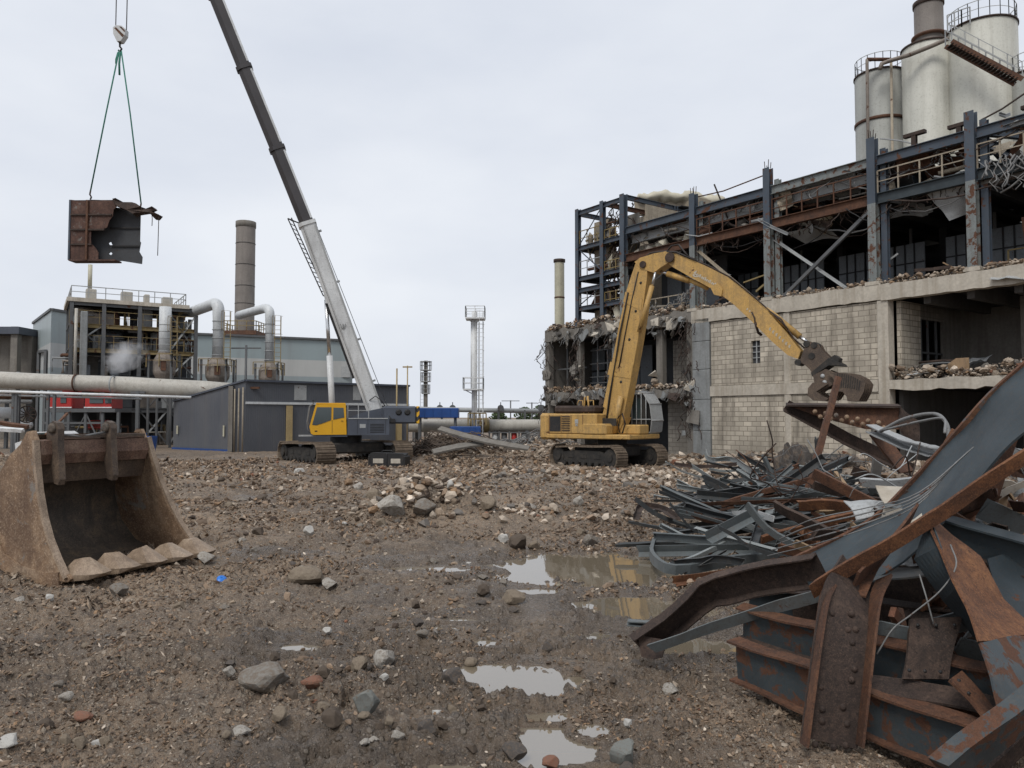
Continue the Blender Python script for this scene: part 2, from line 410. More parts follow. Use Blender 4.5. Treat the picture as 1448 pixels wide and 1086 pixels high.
def m_block(name, base, mortar, bw=.40, bh=.20):
    q = NB(name); tc = q.n('ShaderNodeTexCoord'); sx = q.n('ShaderNodeSeparateXYZ'); q.l(tc.outputs['Object'], sx.inputs[0])
    cx = q.n('ShaderNodeCombineXYZ'); q.l(q.math('ADD', sx.outputs[0], sx.outputs[1]), cx.inputs[0]); q.l(sx.outputs[2], cx.inputs[1])
    v = cx.outputs[0]
    wv = q.noise(tc.outputs['Object'], 3.0, 3); 
    b = q.n('ShaderNodeTexBrick'); q.l(v, b.inputs['Vector']); b.inputs['Scale'].default_value = 1; b.inputs['Brick Width'].default_value = bw; b.inputs['Row Height'].default_value = bh
    b.inputs['Mortar Size'].default_value = .015; b.inputs['Mortar Smooth'].default_value = .2; b.inputs['Bias'].default_value = -.2
    b.inputs['Color1'].default_value = (*c3(base, .74), 1); b.inputs['Color2'].default_value = (*c3(base, 1.16), 1); b.inputs['Mortar'].default_value = (*mortar, 1)
    n1 = q.noise(tc.outputs['Object'], .55, 6, .65); n2 = q.noise(tc.outputs['Object'], 12, 4)
    mp = q.n('ShaderNodeMapping'); mp.inputs['Scale'].default_value = (2.2,2.2,.2); q.l(tc.outputs['Object'], mp.inputs[0]); ns = q.noise(mp.outputs[0], 1, 5, .6)
    col = q.mix(q.ramp(n1, [(.40, 0), (.62, .75)]), b.outputs['Color'], c3(base, .5)); col = q.mix(q.ramp(ns, [(.5, 0), (.68, .7)]), col, c3(mortar, .9))
    col = q.mix(q.math('MULTIPLY', n2, .3), col, c3(base, .6)); q.set(col=col, rough=.9, spec=.2)
    q.bump(q.math('SUBTRACT', q.math('MULTIPLY', n2, .25), b.outputs['Fac']), .9, .025); return q.m
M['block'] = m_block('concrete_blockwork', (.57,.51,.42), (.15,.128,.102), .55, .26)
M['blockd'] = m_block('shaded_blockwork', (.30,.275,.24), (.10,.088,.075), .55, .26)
M['brickc'] = m_block('clay_brick', (.2,.10,.065), (.2,.18,.15), .22, .075)
def m_siding(name, bands, rib=.18, amp=.5):
    """vertical ribbed cladding, horizontal paint bands [(z, colour)...]"""
    q = NB(name); tc = q.n('ShaderNodeTexCoord'); sx = q.n('ShaderNodeSeparateXYZ'); q.l(tc.outputs['Object'], sx.inputs[0])
    col = None; z0, c0 = bands[0]; cur = c0
    for z, c in bands[1:]:
        g = q.math('GREATER_THAN', sx.outputs[2], z); cur = q.mix(g, cur, c)
    n1 = q.noise(tc.outputs['Object'], .35, 5); mp = q.n('ShaderNodeMapping'); mp.inputs['Scale'].default_value = (1.2,1.2,.08); q.l(tc.outputs['Object'], mp.inputs[0]); ns = q.noise(mp.outputs[0], 1, 4)
    cur = q.mix(q.ramp(n1, [(.3, 0), (.75, .25)]), cur, (.2,.2,.2)); cur = q.mix(q.ramp(ns, [(.5, 0), (.75, .22)]), cur, (.14,.125,.11))
    ph = q.math('ADD', sx.outputs[0], sx.outputs[1]); w_ = q.math('SINE', q.math('MULTIPLY', ph, 2*math.pi/rib)); w_ = q.ramp(w_, [(.35, 0), (.65, 1)])
    q.set(col=cur, rough=.45, spec=.4); q.bump(w_, amp, .03); return q.m
def m_ground():
    q = NB('mud'); tc = q.n('ShaderNodeTexCoord'); v = tc.outputs['Object']
    n0 = q.noise(v, .22, 4, .5); n1 = q.noise(v, 1.1, 6, .65); n2 = q.noise(v, 7, 6, .7, .3); n3 = q.noise(v, 38, 5, .7); n4 = q.noise(v, 130, 3, .6)
    a = q.n('ShaderNodeAttribute'); a.attribute_name = 'wet'; wet = a.outputs['Fac']
    a2 = q.n('ShaderNodeAttribute'); a2.attribute_name = 'pale'; pale = a2.outputs['Fac']
    col = q.ramp(n1, [(.28, (.095,.068,.047)), (.47, (.165,.122,.088)), (.62, (.23,.172,.122)), (.78, (.33,.235,.152))])
    col = q.mix(q.ramp(n0, [(.42, 0), (.62, .75)]), col, (.37,.265,.175))
    col = q.mix(q.ramp(n2, [(.46, 0), (.64, .75)]), col, (.062,.047,.037))
    col = q.mix(q.ramp(n3, [(.50, 0), (.66, .8)]), col, (.34,.285,.225))
    col = q.mix(q.ramp(n4, [(.45, 0), (.6, .55)]), col, (.06,.046,.036))
    hb = []
    for vs_, th_, cs in ((15,.62,((.10,.075,.055),(.36,.30,.235))),(38,.55,((.12,.092,.068),(.42,.36,.29)))):
        vo = q.n('ShaderNodeTexVoronoi'); vo.inputs['Scale'].default_value = vs_; vo.inputs['Randomness'].default_value = 1; q.l(q.mix(.06, v, q.n('ShaderNodeTexNoise').outputs['Color']) if False else v, vo.inputs['Vector'])
        sp = q.n('ShaderNodeSeparateColor'); q.l(vo.outputs['Color'], sp.inputs[0]); pick = q.math('GREATER_THAN', sp.outputs[0], th_); near_ = q.ramp(vo.outputs['Distance'], [(.30, 1), (.48, 0)])
        mk_ = q.math('MULTIPLY', pick, near_); chip = q.mix(sp.outputs[1], *cs); col = q.mix(q.math('MULTIPLY', mk_, .85), col, chip); hb.append(mk_)
    col = q.mix(q.math('MULTIPLY', pale, .75), col, q.mix(n2, (.17,.155,.135), (.40,.36,.31)))
    col = q.mix(q.math('MULTIPLY', wet, .55), col, (.055,.043,.033))
    rg = q.ramp(q.math('ADD', wet, q.math('MULTIPLY', q.math('SUBTRACT', n2, .5), .5)), [(.22, .85), (.62, .22)])
    q.set(col=col, rough=rg, spec=.45); h = q.math('ADD', q.math('MULTIPLY', n2, .5), q.math('ADD', q.math('MULTIPLY', n3, .4), q.math('ADD', q.math('MULTIPLY', n4, .2), q.math('ADD', q.math('MULTIPLY', hb[0], .5), q.math('MULTIPLY', hb[1], .25))))); q.bump(h, 1.0, .05); return q.m
M['mud'] = m_ground()
def m_rock():
    q = NB('rubble_stone'); v = q.coord(); a = q.n('ShaderNodeAttribute'); a.attribute_name = 'tint'
    n2 = q.noise(v, 9, 5, .65); n3 = q.noise(v, 50, 3)
    col = q.mix(q.ramp(n2, [(.4, 0), (.7, .55)]), a.outputs['Color'], q.mix(.5, a.outputs['Color'], (.06,.045,.035))); col = q.mix(q.ramp(n3, [(.55, 0), (.75, .4)]), col, (.1,.08,.062))
    q.set(col=col, rough=.85, spec=.3); q.bump(q.math('ADD', n2, n3), .5, .015); return q.m
M['rubble'] = m_rock()
def m_stone(name, c, mudc=(.15,.115,.085), cover=.6):
    c = c3(c, .82)
    q = NB(name); v = q.coord(); n1 = q.noise(v, 5, 6, .65); n2 = q.noise(v, 22, 5, .65); n3 = q.noise(v, 90, 3)
    col = q.mix(n2, c3(c, .75), c3(c, 1.2)); col = q.mix(q.ramp(n1, [(.62-.25*cover, 0), (.78-.2*cover, .85)]), col, mudc); col = q.mix(q.ramp(n3, [(.55, 0), (.75, .35)]), col, c3(c, .45))
    q.set(col=col, rough=.85, spec=.3); q.bump(q.math('ADD', n2, n3), .5, .01); return q.m
M['st_grey'] = m_stone('grey_stone', (.26,.245,.22), cover=.95); M['st_pale'] = m_stone('pale_stone', (.43,.40,.355)); M['st_tan'] = m_stone('tan_stone', (.26,.21,.155))
M['st_dark'] = m_stone('dark_stone', (.10,.088,.08)); M['st_green'] = m_stone('grey_green_concrete', (.215,.222,.205), cover=.35); M['st_brick'] = m_stone('brick_lump', (.27,.125,.08))
M['st_mud'] = m_stone('mud_clod', (.115,.088,.066), (.07,.053,.042), .5); M['st_bright'] = m_stone('whitish_stone', (.55,.53,.49), cover=.15)
def m_water():
    q = NB('puddle_water'); v = q.coord(rnd=False); q.set(col=(.17,.14,.10), rough=.02, spec=.8, ior=2.3)
    q.bump(q.noise(v, 3.0, 2), .05, .01); return q.m
M['water'] = m_water()
def m_glass():
    q = NB('cab_glass'); q.set(col=(.035,.05,.052), rough=.08, spec=.8); return q.m
M['glass'] = m_glass()
def m_steam():
    q = NB('steam'); vol = q.n('ShaderNodeVolumePrincipled'); q.t.nodes.remove(q.b); v = q.coord(rnd=False)
    ln = q.n('ShaderNodeVectorMath', operation='LENGTH'); tc = q.n('ShaderNodeTexCoord'); q.l(tc.outputs['Object'], ln.inputs[0])
    n1 = q.noise(v, .8, 6, .62, .4); f = q.math('SUBTRACT', q.math('MULTIPLY', n1, 2.0), q.math('ADD', q.math('MULTIPLY', ln.outputs['Value'], .40), .42))
    q.l(q.math('MULTIPLY', q.math('MAXIMUM', f, 0.0), 1.7), vol.inputs['Density']); vol.inputs['Color'].default_value = (.92,.93,.95,1); q.l(vol.outputs[0], q.o.inputs['Volume']); return q.m
M['steam'] = m_steam()
def m_hazard():
    q = NB('hazard_stripes'); tc = q.n('ShaderNodeTexCoord'); sx = q.n('ShaderNodeSeparateXYZ'); q.l(tc.outputs['Object'], sx.inputs[0])
    w_ = q.math('SINE', q.math('MULTIPLY', q.math('ADD', q.math('ADD', sx.outputs[0], sx.outputs[1]), sx.outputs[2]), 14)); q.set(col=q.mix(q.math('GREATER_THAN', w_, 0), (.03,.03,.03), (.65,.36,.02)), rough=.4); return q.m
M['hazard'] = m_hazard()
M['rail'] = paint('pale_rail', (.42,.43,.42), .5, .15, .2, 1.0)
def m_leaf():
    q = NB('foliage'); v = q.coord(); q.set(col=q.mix(q.noise(v, 1.5, 3), (.035,.055,.025), (.08,.11,.045)), rough=.8); return q.m
M['leaf'] = m_leaf()
# ------------------------------------------------------------------ ground: one sheet to the horizon
# (px, py, half-width m, half-depth m, depth m)
PUD = [(858,796,1.55,1.0,.17),(912,851,.75,.42,.13),(705,951,.62,.34,.15),(778,1038,.27,.32,.13),(622,1078,.22,.10,.09),
       (603,881,.30,.07,.09),(662,900,.24,.09,.09),(600,799,.55,.17,.1),(757,829,.28,.13,.1),(395,785,.30,.2,.1),(470,1072,.16,.08,.08),(432,906,.2,.08,.08),
       (765,1000,.25,.09,.09),(830,890,.22,.12,.09),(650,868,.2,.05,.08),(1000,905,.5,.25,.09),(860,1078,.2,.06,.08),(840,1020,.1,.1,.06)]
PUDW = [(G(a,b).x, G(a,b).y, c*1.18, d*1.22, e) for a, b, c, d, e in PUD]
# (x, y, rx, ry, h, angle)
MND = [(-2.3,17.6,1.05,.8,.72,0),(-1.0,17.6,1.4,.7,.28,0),(-19.6,26,2.4,2.6,1.3,0),(.8,18.9,1.6,.7,.22,0),(-5.0,44.5,2.8,2.4,1.35,0),(-2.3,46,2.5,2.4,.25,0),(1.5,43.5,2.2,3,.3,0),
       (2.4,46.5,1.8,2.5,1.1,0),(14.5,35.0,6.5,2.0,.45,-54),(9.8,23,3.2,3.5,.50,0),(12.5,17,4.0,5,.9,0),(6.5,14.5,2.2,2.0,.30,0),(8.5,10.0,2.5,2.3,.55,0),(-11.5,17.0,3.5,3.0,.45,0),(-16,22,5,4,.8,0),
       (-8.5,27,3.5,2.0,.12,0),(-11,33,5,1.5,.06,0),(2,29,7,2,.2,0),(-.6,6.6,.9,.5,.12,0),(-2.2,6.2,.8,.4,.10,0),(1.4,6.1,.5,.4,.05,0)]
def wlev(dd): return -.045-.25*dd
def hgt(x, y):
    x = np.asarray(x, float); y = np.asarray(y, float); r = np.hypot(x, y)
    mk = 1-sstep(48, 62, r)
    h = fbm(x,y,5.5,2,.5,1)*.09*mk
    lump = 1-np.abs(fbm(x,y,1.5,3,.55,2)); h += (lump-.72)*.14*mk
    rough = .55+.6*np.clip(fbm(x,y,3.0,2,.5,3)+.4, 0, 1.2)
    near = 1-sstep(26, 42, r)
    h += rough*mk*(fbm(x,y,.55,2,.55,4)*.055 + (1-np.abs(fbm(x,y,.30,2,.6,5))-.75)*.095*near)
    n2 = 1-sstep(9, 17, r); h += rough*n2*((1-np.abs(fbm(x,y,.12,2,.6,6))-.75)*.062 + np.clip(fbm(x,y,.06,2,.5,8),-.2,1)*.024)
    # wheel and track ruts running away from the camera
    rut = np.exp(-((x-.5-(y-5)*-.06)/.28)**2)+np.exp(-((x+1.9-(y-5)*-.12)/.3)**2); h -= rut*.045*mk*(1-sstep(16, 26, r))
    # crawler tread prints: bands of cleat grooves pressed into the mud
    for xa, ka, ca, y0, y1 in ((.55,-.10,.010,5.5,19),(-2.6,-.42,.006,6.5,21),(-.9,.05,-.012,7,24),(2.2,.28,.0,14,30),(-5.5,-.25,.004,12,30)):
        dy_ = y-y0; e = np.abs(x-(xa+ka*dy_+ca*dy_*dy_)); b = (1-sstep(.26,.36,e))*sstep(0,1.2,y-y0)*(1-sstep(y1-3,y1,y))*np.clip(.5+1.4*fbm(x,y,1.8,2,.5,31),0,1)
        h = h-b*.035+b*.030*np.sin(2*np.pi*(y+.25*x)/.21); h = h+.035*np.exp(-((e-.42)/.10)**2)*(b*0+sstep(0,1.2,y-y0)*(1-sstep(y1-3,y1,y)))*np.clip(.4+fbm(x,y,.9,2,.5,32),0,1)
    for mx_, my, rx, ry, hh, an in MND:
        c, s = math.cos(R(an)), math.sin(R(an)); dx = x-mx_; dy = y-my; u = (dx*c+dy*s)/rx; v = (-dx*s+dy*c)/ry; q = u*u+v*v
        h += hh*np.exp(-q)*(1+.45*fbm(x,y,.9,3,.6,7))
    for cx, cy, fr in ((4.6,37.0,4.6),(-9,40,7.0)):
        f = np.exp(-(((x-cx)**2+(y-cy)**2)/(fr*fr))**2); h *= (1-.85*f)
    for px_, py_, rx, ry, dd in PUDW:
        q0 = np.sqrt(((x-px_)/rx)**2+((y-py_)/ry)**2); q = q0*(1+.36*fbm(x,y,.45,3,.6,9)+.20*fbm(x,y,.12,2,.6,13)); k = 1-sstep(.60, 1.30, q); zw = wlev(dd)
        h = h*(1-.6*k) - dd*k; rim = sstep(1.0,1.25,q0)*(1-sstep(1.75,2.2,q0)); h = np.where((rim>0)&(h<zw+.012), h+(zw+.012+.35*(h-zw-.012)*.2-h)*np.minimum(1,rim*1.6), h)
    return h
def wetf(x, y):
    t = np.zeros_like(x)
    for px_, py_, rx, ry, dd in PUDW:
        q = np.sqrt(((x-px_)/(rx+.4))**2+((y-py_)/(ry+.35))**2); t = np.maximum(t, 1-sstep(.8, 1.9, q))
    return np.clip(t*.9+.5*np.clip(fbm(x,y,2.2,3,.55,11)*1.3-.1, 0, 1), 0, 1)
def palef(x, y):
    d = (x-11.1)*.8117+(y-43)*.584; t = np.exp(-((d+2.5)/3.5)**2)*(1-sstep(8, 40, np.abs(x-12)))
    t = np.maximum(t, .8*np.exp(-(((x-5)/7)**2+((y-30)/7)**2))); t = np.maximum(t, .5*np.exp(-(((x+.8)/3)**2+((y-19.2)/1.4)**2)))
    t = np.maximum(t, .55*np.exp(-(((x-7.5)/4)**2+((y-22)/5)**2)))
    return np.clip(t*(.75+.6*fbm(x,y,1.3,3,.6,12)), 0, 1)
def hz(x, y): return float(hgt(np.array([x]), np.array([y]))[0])
def build_ground():
    th = np.concatenate([np.linspace(-180,-60,40,endpoint=False), np.linspace(-60,-37,60,endpoint=False), np.linspace(-37,37,760,endpoint=False), np.linspace(37,60,60,endpoint=False), np.linspace(60,180,40,endpoint=False)])
    th = np.radians(th)
    rr = np.concatenate([np.array([.4,1.2,2.0,2.6,3.0,3.3]), 3.5*np.exp(np.linspace(0, math.log(75/3.5), 560)), np.array([82,95,120,170,260,500,1000,2500,5000])])
    T, Rr = np.meshgrid(th, rr); x = np.sin(T)*Rr; y = np.cos(T)*Rr; z = hgt(x.ravel(), y.ravel()).reshape(x.shape)
    n, m = x.shape; vs = np.stack([x,y,z], -1).reshape(-1,3)
    i = np.arange(n-1)[:,None]*m; j = np.arange(m)[None,:]; j2 = (j+1) % m
    q = np.stack([i+j, i+j2+0*j, i+m+j2, i+m+j], -1).reshape(-1,4)[:, ::-1]
    ctr = len(vs); vs = np.vstack([vs, [[0,0,0]]])
    tri = np.stack([np.full(m, ctr), np.arange(m), (np.arange(m)+1) % m], -1)[:, ::-1]
    me = bpy.data.meshes.new('ground'); nf = len(q)+len(tri)
    me.vertices.add(len(vs)); me.vertices.foreach_set('co', vs.ravel())
    loops = np.concatenate([q.ravel(), tri.ravel()]); me.loops.add(len(loops)); me.loops.foreach_set('vertex_index', loops)
    me.polygons.add(nf); me.polygons.foreach_set('loop_start', np.concatenate([np.arange(len(q))*4, len(q)*4+np.arange(len(tri))*3]))
    me.polygons.foreach_set('use_smooth', np.ones(nf, bool)); me.update(calc_edges=True); me.validate()
    for nm, fn in (('wet', wetf), ('pale', palef)):
        a = me.attributes.new(nm, 'FLOAT', 'POINT'); a.data.foreach_set('value', fn(vs[:,0], vs[:,1]).astype(np.float32))
    me.materials.append(M['mud']); o = bpy.data.objects.new('ground', me); COL.objects.link(o); tag(o, kind='structure')
build_ground()
for k, (x, y, rx, ry, dd) in enumerate(PUDW):
    m = mb(); z = wlev(dd); n = 40
    m.add([(x+rx*1.5*math.cos(2*math.pi*i/n), y+ry*1.5*math.sin(2*math.pi*i/n), z-.0007*k) for i in range(n)], [list(range(n))])
    o = m.build('puddle', M['water']); tag(o, kind='structure')
# ---- rubble and gravel carpets (uncountable) and single rocks
def ico():
    t = (1+5**.5)/2; v = np.array([(-1,t,0),(1,t,0),(-1,-t,0),(1,-t,0),(0,-1,t),(0,1,t),(0,-1,-t),(0,1,-t),(t,0,-1),(t,0,1),(-t,0,-1),(-t,0,1)], float)
    f = np.array([(0,11,5),(0,5,1),(0,1,7),(0,7,10),(0,10,11),(1,5,9),(5,11,4),(11,10,2),(10,7,6),(7,1,8),(3,9,4),(3,4,2),(3,2,6),(3,6,8),(3,8,9),(4,9,5),(2,4,11),(6,2,10),(8,6,7),(9,8,1)])
    return v/np.linalg.norm(v[0]), f
ICV, ICF = ico()
TINTS = np.array([(.17,.132,.10),(.12,.094,.072),(.225,.18,.14),(.28,.24,.195),(.30,.275,.24),(.42,.39,.345),(.58,.55,.50),(.25,.18,.12),(.19,.10,.068),(.15,.15,.148),(.065,.052,.044)])*np.array([1.08,.97,.87])
def scatter(name, xs, ys, sz, probs, seed, sink=.15, zoff=0, flat=(.35,.9)):
    rs = np.random.RandomState(seed); n = len(xs); V0 = ICV[None]*(1+rs.uniform(-.45,.4,(n,12,1)))
    sc = np.stack([rs.uniform(.7,1.3,n), rs.uniform(.55,1.1,n), rs.uniform(flat[0],flat[1],n)], -1)*sz[:,None]*.5
    V0 = V0*sc[:,None,:]; a = rs.uniform(0,2*np.pi,n); t = rs.uniform(-.5,.5,n); ca, sa, ct, st = np.cos(a), np.sin(a), np.cos(t), np.sin(t)
    x, y, z = V0[...,0], V0[...,1], V0[...,2]
    x, z = x*ct[:,None]-z*st[:,None], x*st[:,None]+z*ct[:,None]; x, y = x*ca[:,None]-y*sa[:,None], x*sa[:,None]+y*ca[:,None]
    zz = hgt(xs, ys)+zoff+sc[:,2]*(1-2*sink)
    vs = np.stack([x+xs[:,None], y+ys[:,None], z+zz[:,None]], -1).reshape(-1,3); fs = (ICF[None]+(np.arange(n)*12)[:,None,None]).reshape(-1,3)
    me = bpy.data.meshes.new(name); me.vertices.add(len(vs)); me.vertices.foreach_set('co', vs.ravel()); me.loops.add(fs.size); me.loops.foreach_set('vertex_index', fs.ravel())
    me.polygons.add(len(fs)); me.polygons.foreach_set('loop_start', np.arange(len(fs))*3); me.update(calc_edges=True); me.shade_flat()
    p = np.array(probs, float); p /= p.sum(); ti = TINTS[rs.choice(len(TINTS), n, p=p)]*rs.uniform(.75,1.2,(n,1)); c = np.ones((n,12,4), np.float32); c[...,:3] = ti[:,None,:]
    at = me.attributes.new('tint', 'FLOAT_COLOR', 'POINT'); at.data.foreach_set('color', c.ravel())
    me.materials.append(M['rubble']); o = bpy.data.objects.new(name, me); COL.objects.link(o); return tag(o, kind='stuff')
def sow(n, r0, r1, px_lo, px_hi, seed, clump=.5):
    """stones whose size in metres grows with distance; clumped by noise"""
    rs = np.random.RandomState(seed); r = r0*np.exp(rs.uniform(0,1,n)*math.log(r1/r0)); a = np.radians(rs.uniform(-43,43,n)); x = np.sin(a)*r; y = np.cos(a)*r
    k = 1.2*fbm(x,y,1.6,3,.6,21)+.25*fbm(x,y,.4,2,.5,22); keep = rs.uniform(-.75,.75,n) < k+(.9-clump*1.5); x, y, r = x[keep], y[keep], r[keep]
    s = (px_lo+(px_hi-px_lo)*rs.uniform(0,1,len(x))**3.2)*r/1088*(.55+.45*np.exp(-r/30)); return x, y, s
PR = (5,4,5,3,1.6,.8,.3,2.2,.2,.6,2)
x, y, s = sow(42000, 4.0, 50, 1.6, 9, 3, .8); scatter('gravel', x, y, s, PR, 4)
x, y, s = sow(2600, 5, 46, 5, 18, 5, .95); scatter('rubble', x, y, s, (6,5,5,2.5,1.2,.6,.12,1.6,.2,.6,2), 6, .3)
x, y, s = sow(7000, 4.2, 40, 4, 15, 7, 1.05); scatter('rubble', x, y, s, (3,8,3,.4,.1,0,0,.3,.05,.1,3), 8, .36, 0, (.45,.95))
def crumbs(name, n, r0, r1, lo, hi, seed, probs):
    """mud crumbs and chips: cheap eight-sided flakes"""
    rs = np.random.RandomState(seed); r = r0*np.exp(rs.uniform(0,1,n)*math.log(r1/r0)); a = np.radians(rs.uniform(-42,42,n)); xs = np.sin(a)*r; ys = np.cos(a)*r
    k = .8*fbm(xs,ys,1.1,3,.6,41)+.4*fbm(xs,ys,.25,2,.5,42)+1.0*fbm(xs,ys*1.6,4.2,2,.5,43)-.30-.5*wetf(xs,ys); keep = rs.uniform(-.9,.6,n) < k; pud = np.zeros(n, bool)
    for px_, py_, rx, ry, dd in PUDW: pud |= ((xs-px_)/rx)**2+((ys-py_)/ry)**2 < 1.0
    keep &= ~pud | (rs.uniform(0,1,n) < .12); xs, ys, r = xs[keep], ys[keep], r[keep]; n = len(xs); s = (lo+(hi-lo)*rs.uniform(0,1,n)**2.2)*r/1088
    V0 = np.array([(1,0,0),(-1,0,0),(0,1,0),(0,-1,0),(0,0,1),(0,0,-1)], float)[None]*(1+rs.uniform(-.4,.4,(n,6,1)))+rs.uniform(-.3,.3,(n,6,3)); sc = np.stack([rs.uniform(.7,1.5,n), rs.uniform(.4,.9,n), rs.uniform(.3,.8,n)],-1)*s[:,None]*.5; V0 = V0*sc[:,None,:]
    e = rs.normal(0,.5,(n,2)); th = rs.uniform(0,6.28,n); c, s_ = np.cos(th), np.sin(th); x, y, z = V0[...,0], V0[...,1], V0[...,2]; z = z+x*e[:,:1]+y*e[:,1:]; x, y = x*c[:,None]-y*s_[:,None], x*s_[:,None]+y*c[:,None]
    zz = hgt(xs,ys)+sc[:,2]*.55; vs = np.stack([x+xs[:,None], y+ys[:,None], z+zz[:,None]],-1).reshape(-1,3)
    F = np.array([(0,2,4),(2,1,4),(1,3,4),(3,0,4),(2,0,5),(1,2,5),(3,1,5),(0,3,5)]); fs = (F[None]+(np.arange(n)*6)[:,None,None]).reshape(-1,3)
    me = bpy.data.meshes.new(name); me.vertices.add(len(vs)); me.vertices.foreach_set('co', vs.ravel()); me.loops.add(fs.size); me.loops.foreach_set('vertex_index', fs.ravel()); me.polygons.add(len(fs)); me.polygons.foreach_set('loop_start', np.arange(len(fs))*3); me.update(calc_edges=True); me.shade_flat()
    p = np.array(probs, float); p /= p.sum(); ti = TINTS[rs.choice(len(TINTS), n, p=p)]*rs.uniform(.7,1.25,(n,1)); cc_ = np.ones((n,6,4), np.float32); cc_[...,:3] = ti[:,None,:]; at = me.attributes.new('tint','FLOAT_COLOR','POINT'); at.data.foreach_set('color', cc_.ravel())
    me.materials.append(M['rubble']); o = bpy.data.objects.new(name, me); COL.objects.link(o); tag(o, kind='stuff')
crumbs('gravel', 330000, 4.0, 45, 1.6, 7.5, 77, (8,7,7,3.5,1.6,.6,.15,2.5,.15,.4,3))
def heap(n, cx, cy, rx, ry, s0, s1, seed, probs, an=0):
    rs = np.random.RandomState(seed); a = rs.normal(0,.6,n)*rx; b = rs.normal(0,.6,n)*ry; c, s = math.cos(R(an)), math.sin(R(an)); x = cx+a*c-b*s; y = cy+a*s+b*c
    sz = s0+(s1-s0)*rs.uniform(0,1,n)**3; return x, y, sz
PP = (1.5,1,2,3,4,4.5,2.2,2,.4,2,1)
hs = [heap(800,-2.3,17.5,1.0,.7,.04,.30,31,PP), heap(1500,-18.8,25.5,2,2.2,.04,.28,42,(6,6,3,.6,.2,.1,0,1.5,.6,.3,4)), heap(420,-.2,17.8,2.4,.7,.04,.26,32,PR), heap(3600,11.0,36.0,9,2.2,.08,.55,33,PP,-50), heap(2600,6.0,30,7,4.5,.06,.36,34,PP),
      heap(900,2.0,44.5,2.0,2.0,.08,.4,35,PP), heap(900,-4.6,44,3,2.2,.08,.4,36,PP), heap(900,11,20,3.5,4,.05,.3,37,PP), heap(700,-12,18,3.5,3,.05,.34,38,PP), heap(700,-8,29,9,4,.04,.24,39,PR), heap(900,8.5,9.6,2.2,2,.03,.16,40,PP)]
scatter('rubble', np.concatenate([h[0] for h in hs]), np.concatenate([h[1] for h in hs]), np.concatenate([h[2] for h in hs]), PP, 41, .2)
def rock_mesh(name, seed, kind, mat, sub=3):
    import bmesh
    rd = random.Random(seed); bm = bmesh.new(); bmesh.ops.create_icosphere(bm, subdivisions=sub, radius=1)
    pl = []
    for k in range(kind[0]):
        d = V((rd.gauss(0,1), rd.gauss(0,1), rd.gauss(0,1))).normalized(); pl.append((d, rd.uniform(kind[1], kind[2])))
    for v in bm.verts:
        p = v.co.copy()
        for d, h in pl:
            e = p.dot(d)-h
            if e > 0: p -= d*e
        p *= 1+.10*mnoise.noise(p*1.7+V((seed,0,0)))+.05*mnoise.noise(p*5+V((0,seed,0))); v.co = p
    zmin = min(v.co.z for v in bm.verts)
    for v in bm.verts: v.co.z -= zmin
    me = bpy.data.meshes.new(name); bm.to_mesh(me); bm.free(); me.materials.append(mat); return me
RM = {}
for mk in ('st_grey','st_pale','st_tan','st_dark','st_brick','st_mud','st_bright','st_green'):
    RM[mk] = [rock_mesh('rock', i*7+hash(mk) % 1 + len(mk), ((14,.5,.8) if i % 2 else (9,.55,.85)), M[mk]) for i in range(3)]
ROCKS = []
def rock(px, py, wpx, mk, label, asp=.7, name='rock', cat='rock', rot=None, i=0, group=None, sink=.12, tall=None, z0=0):
    g = G(px, py, z0); x, y = g.x, g.y; s = wpx*y/1088/2*1.08; o = bpy.data.objects.new(name, RM[mk][i % 3]); COL.objects.link(o)
    h = s*2*asp/1.7 if tall is None else tall*y/1088/1.7
    o.location = (x, y, hz(x,y)-sink*h*1.7); o.rotation_euler = (0, 0, rot if rot is not None else (px*.37+py*.11) % 6.28); o.scale = (s*1.05, s*.9, h)
    ROCKS.append((x,y,s)); return tag(o, label, cat, group)
rock(520,1020,42,'st_green','pale pointed concrete chunk standing in the mud, pebbles heaped behind it',1.0,i=1,tall=42,rot=.6,name='concrete_chunk',cat='concrete chunk')
rock(880,1066,44,'st_green','greenish grey angular concrete chunk beside the narrow puddles',.9,i=1,tall=38,rot=2.1,name='concrete_chunk',cat='concrete chunk')
rock(886,1078,24,'st_dark','small dark round stone against the greenish concrete chunk',.8,i=0)
rock(377,978,66,'st_grey','widest flat grey rock, half sunk in open mud',.45,i=0,rot=.2)
rock(544,953,34,'st_pale','rounded pale tan boulder topping the small stone cluster',.75,i=2)
rock(508,956,28,'st_tan','tan faceted stone next to the rounded pale boulder',.8,i=1)
rock(642,968,38,'st_dark','dark brown boulder at the left rim of the white puddle',.65,i=0)
rock(441,978,28,'st_brick','reddish brick lump right of the flat grey rock',.55,i=2,cat='brick')
rock(437,822,52,'st_tan','brown mound-like stone with a pale stone leaning on it',.5,i=2)
rock(465,828,26,'st_pale','pale stone leaning against a brown stone, right of the bucket teeth',.6,i=1)
rock(732,770,30,'st_mud','squarish brown clod at the edge of the large muddy puddle',.7,i=1)
rock(836,765,22,'st_grey','grey rock behind the large muddy puddle',.7,i=2)
rock(948,966,30,'st_pale','pale flat stone left of the bent brown channel',.55,i=1)
rock(682,838,24,'st_mud','brown squarish clod in front of the thin white puddle',.65,i=1)
rock(724,845,34,'st_tan','tan stone wedged in mud near the brown clods',.5,i=0)
rock(118,1024,26,'st_brick','red brick fragment lying in the left foreground mud',.45,i=2,cat='brick')
rock(12,1060,34,'st_bright','whitish flat stone at the bottom left',.35,i=0)
rock(150,1055,24,'st_tan','brown pebble lump near the bottom left corner',.6,i=1)
rock(168,832,24,'st_grey','grey cobble lying under the bucket lip',.7,i=2)
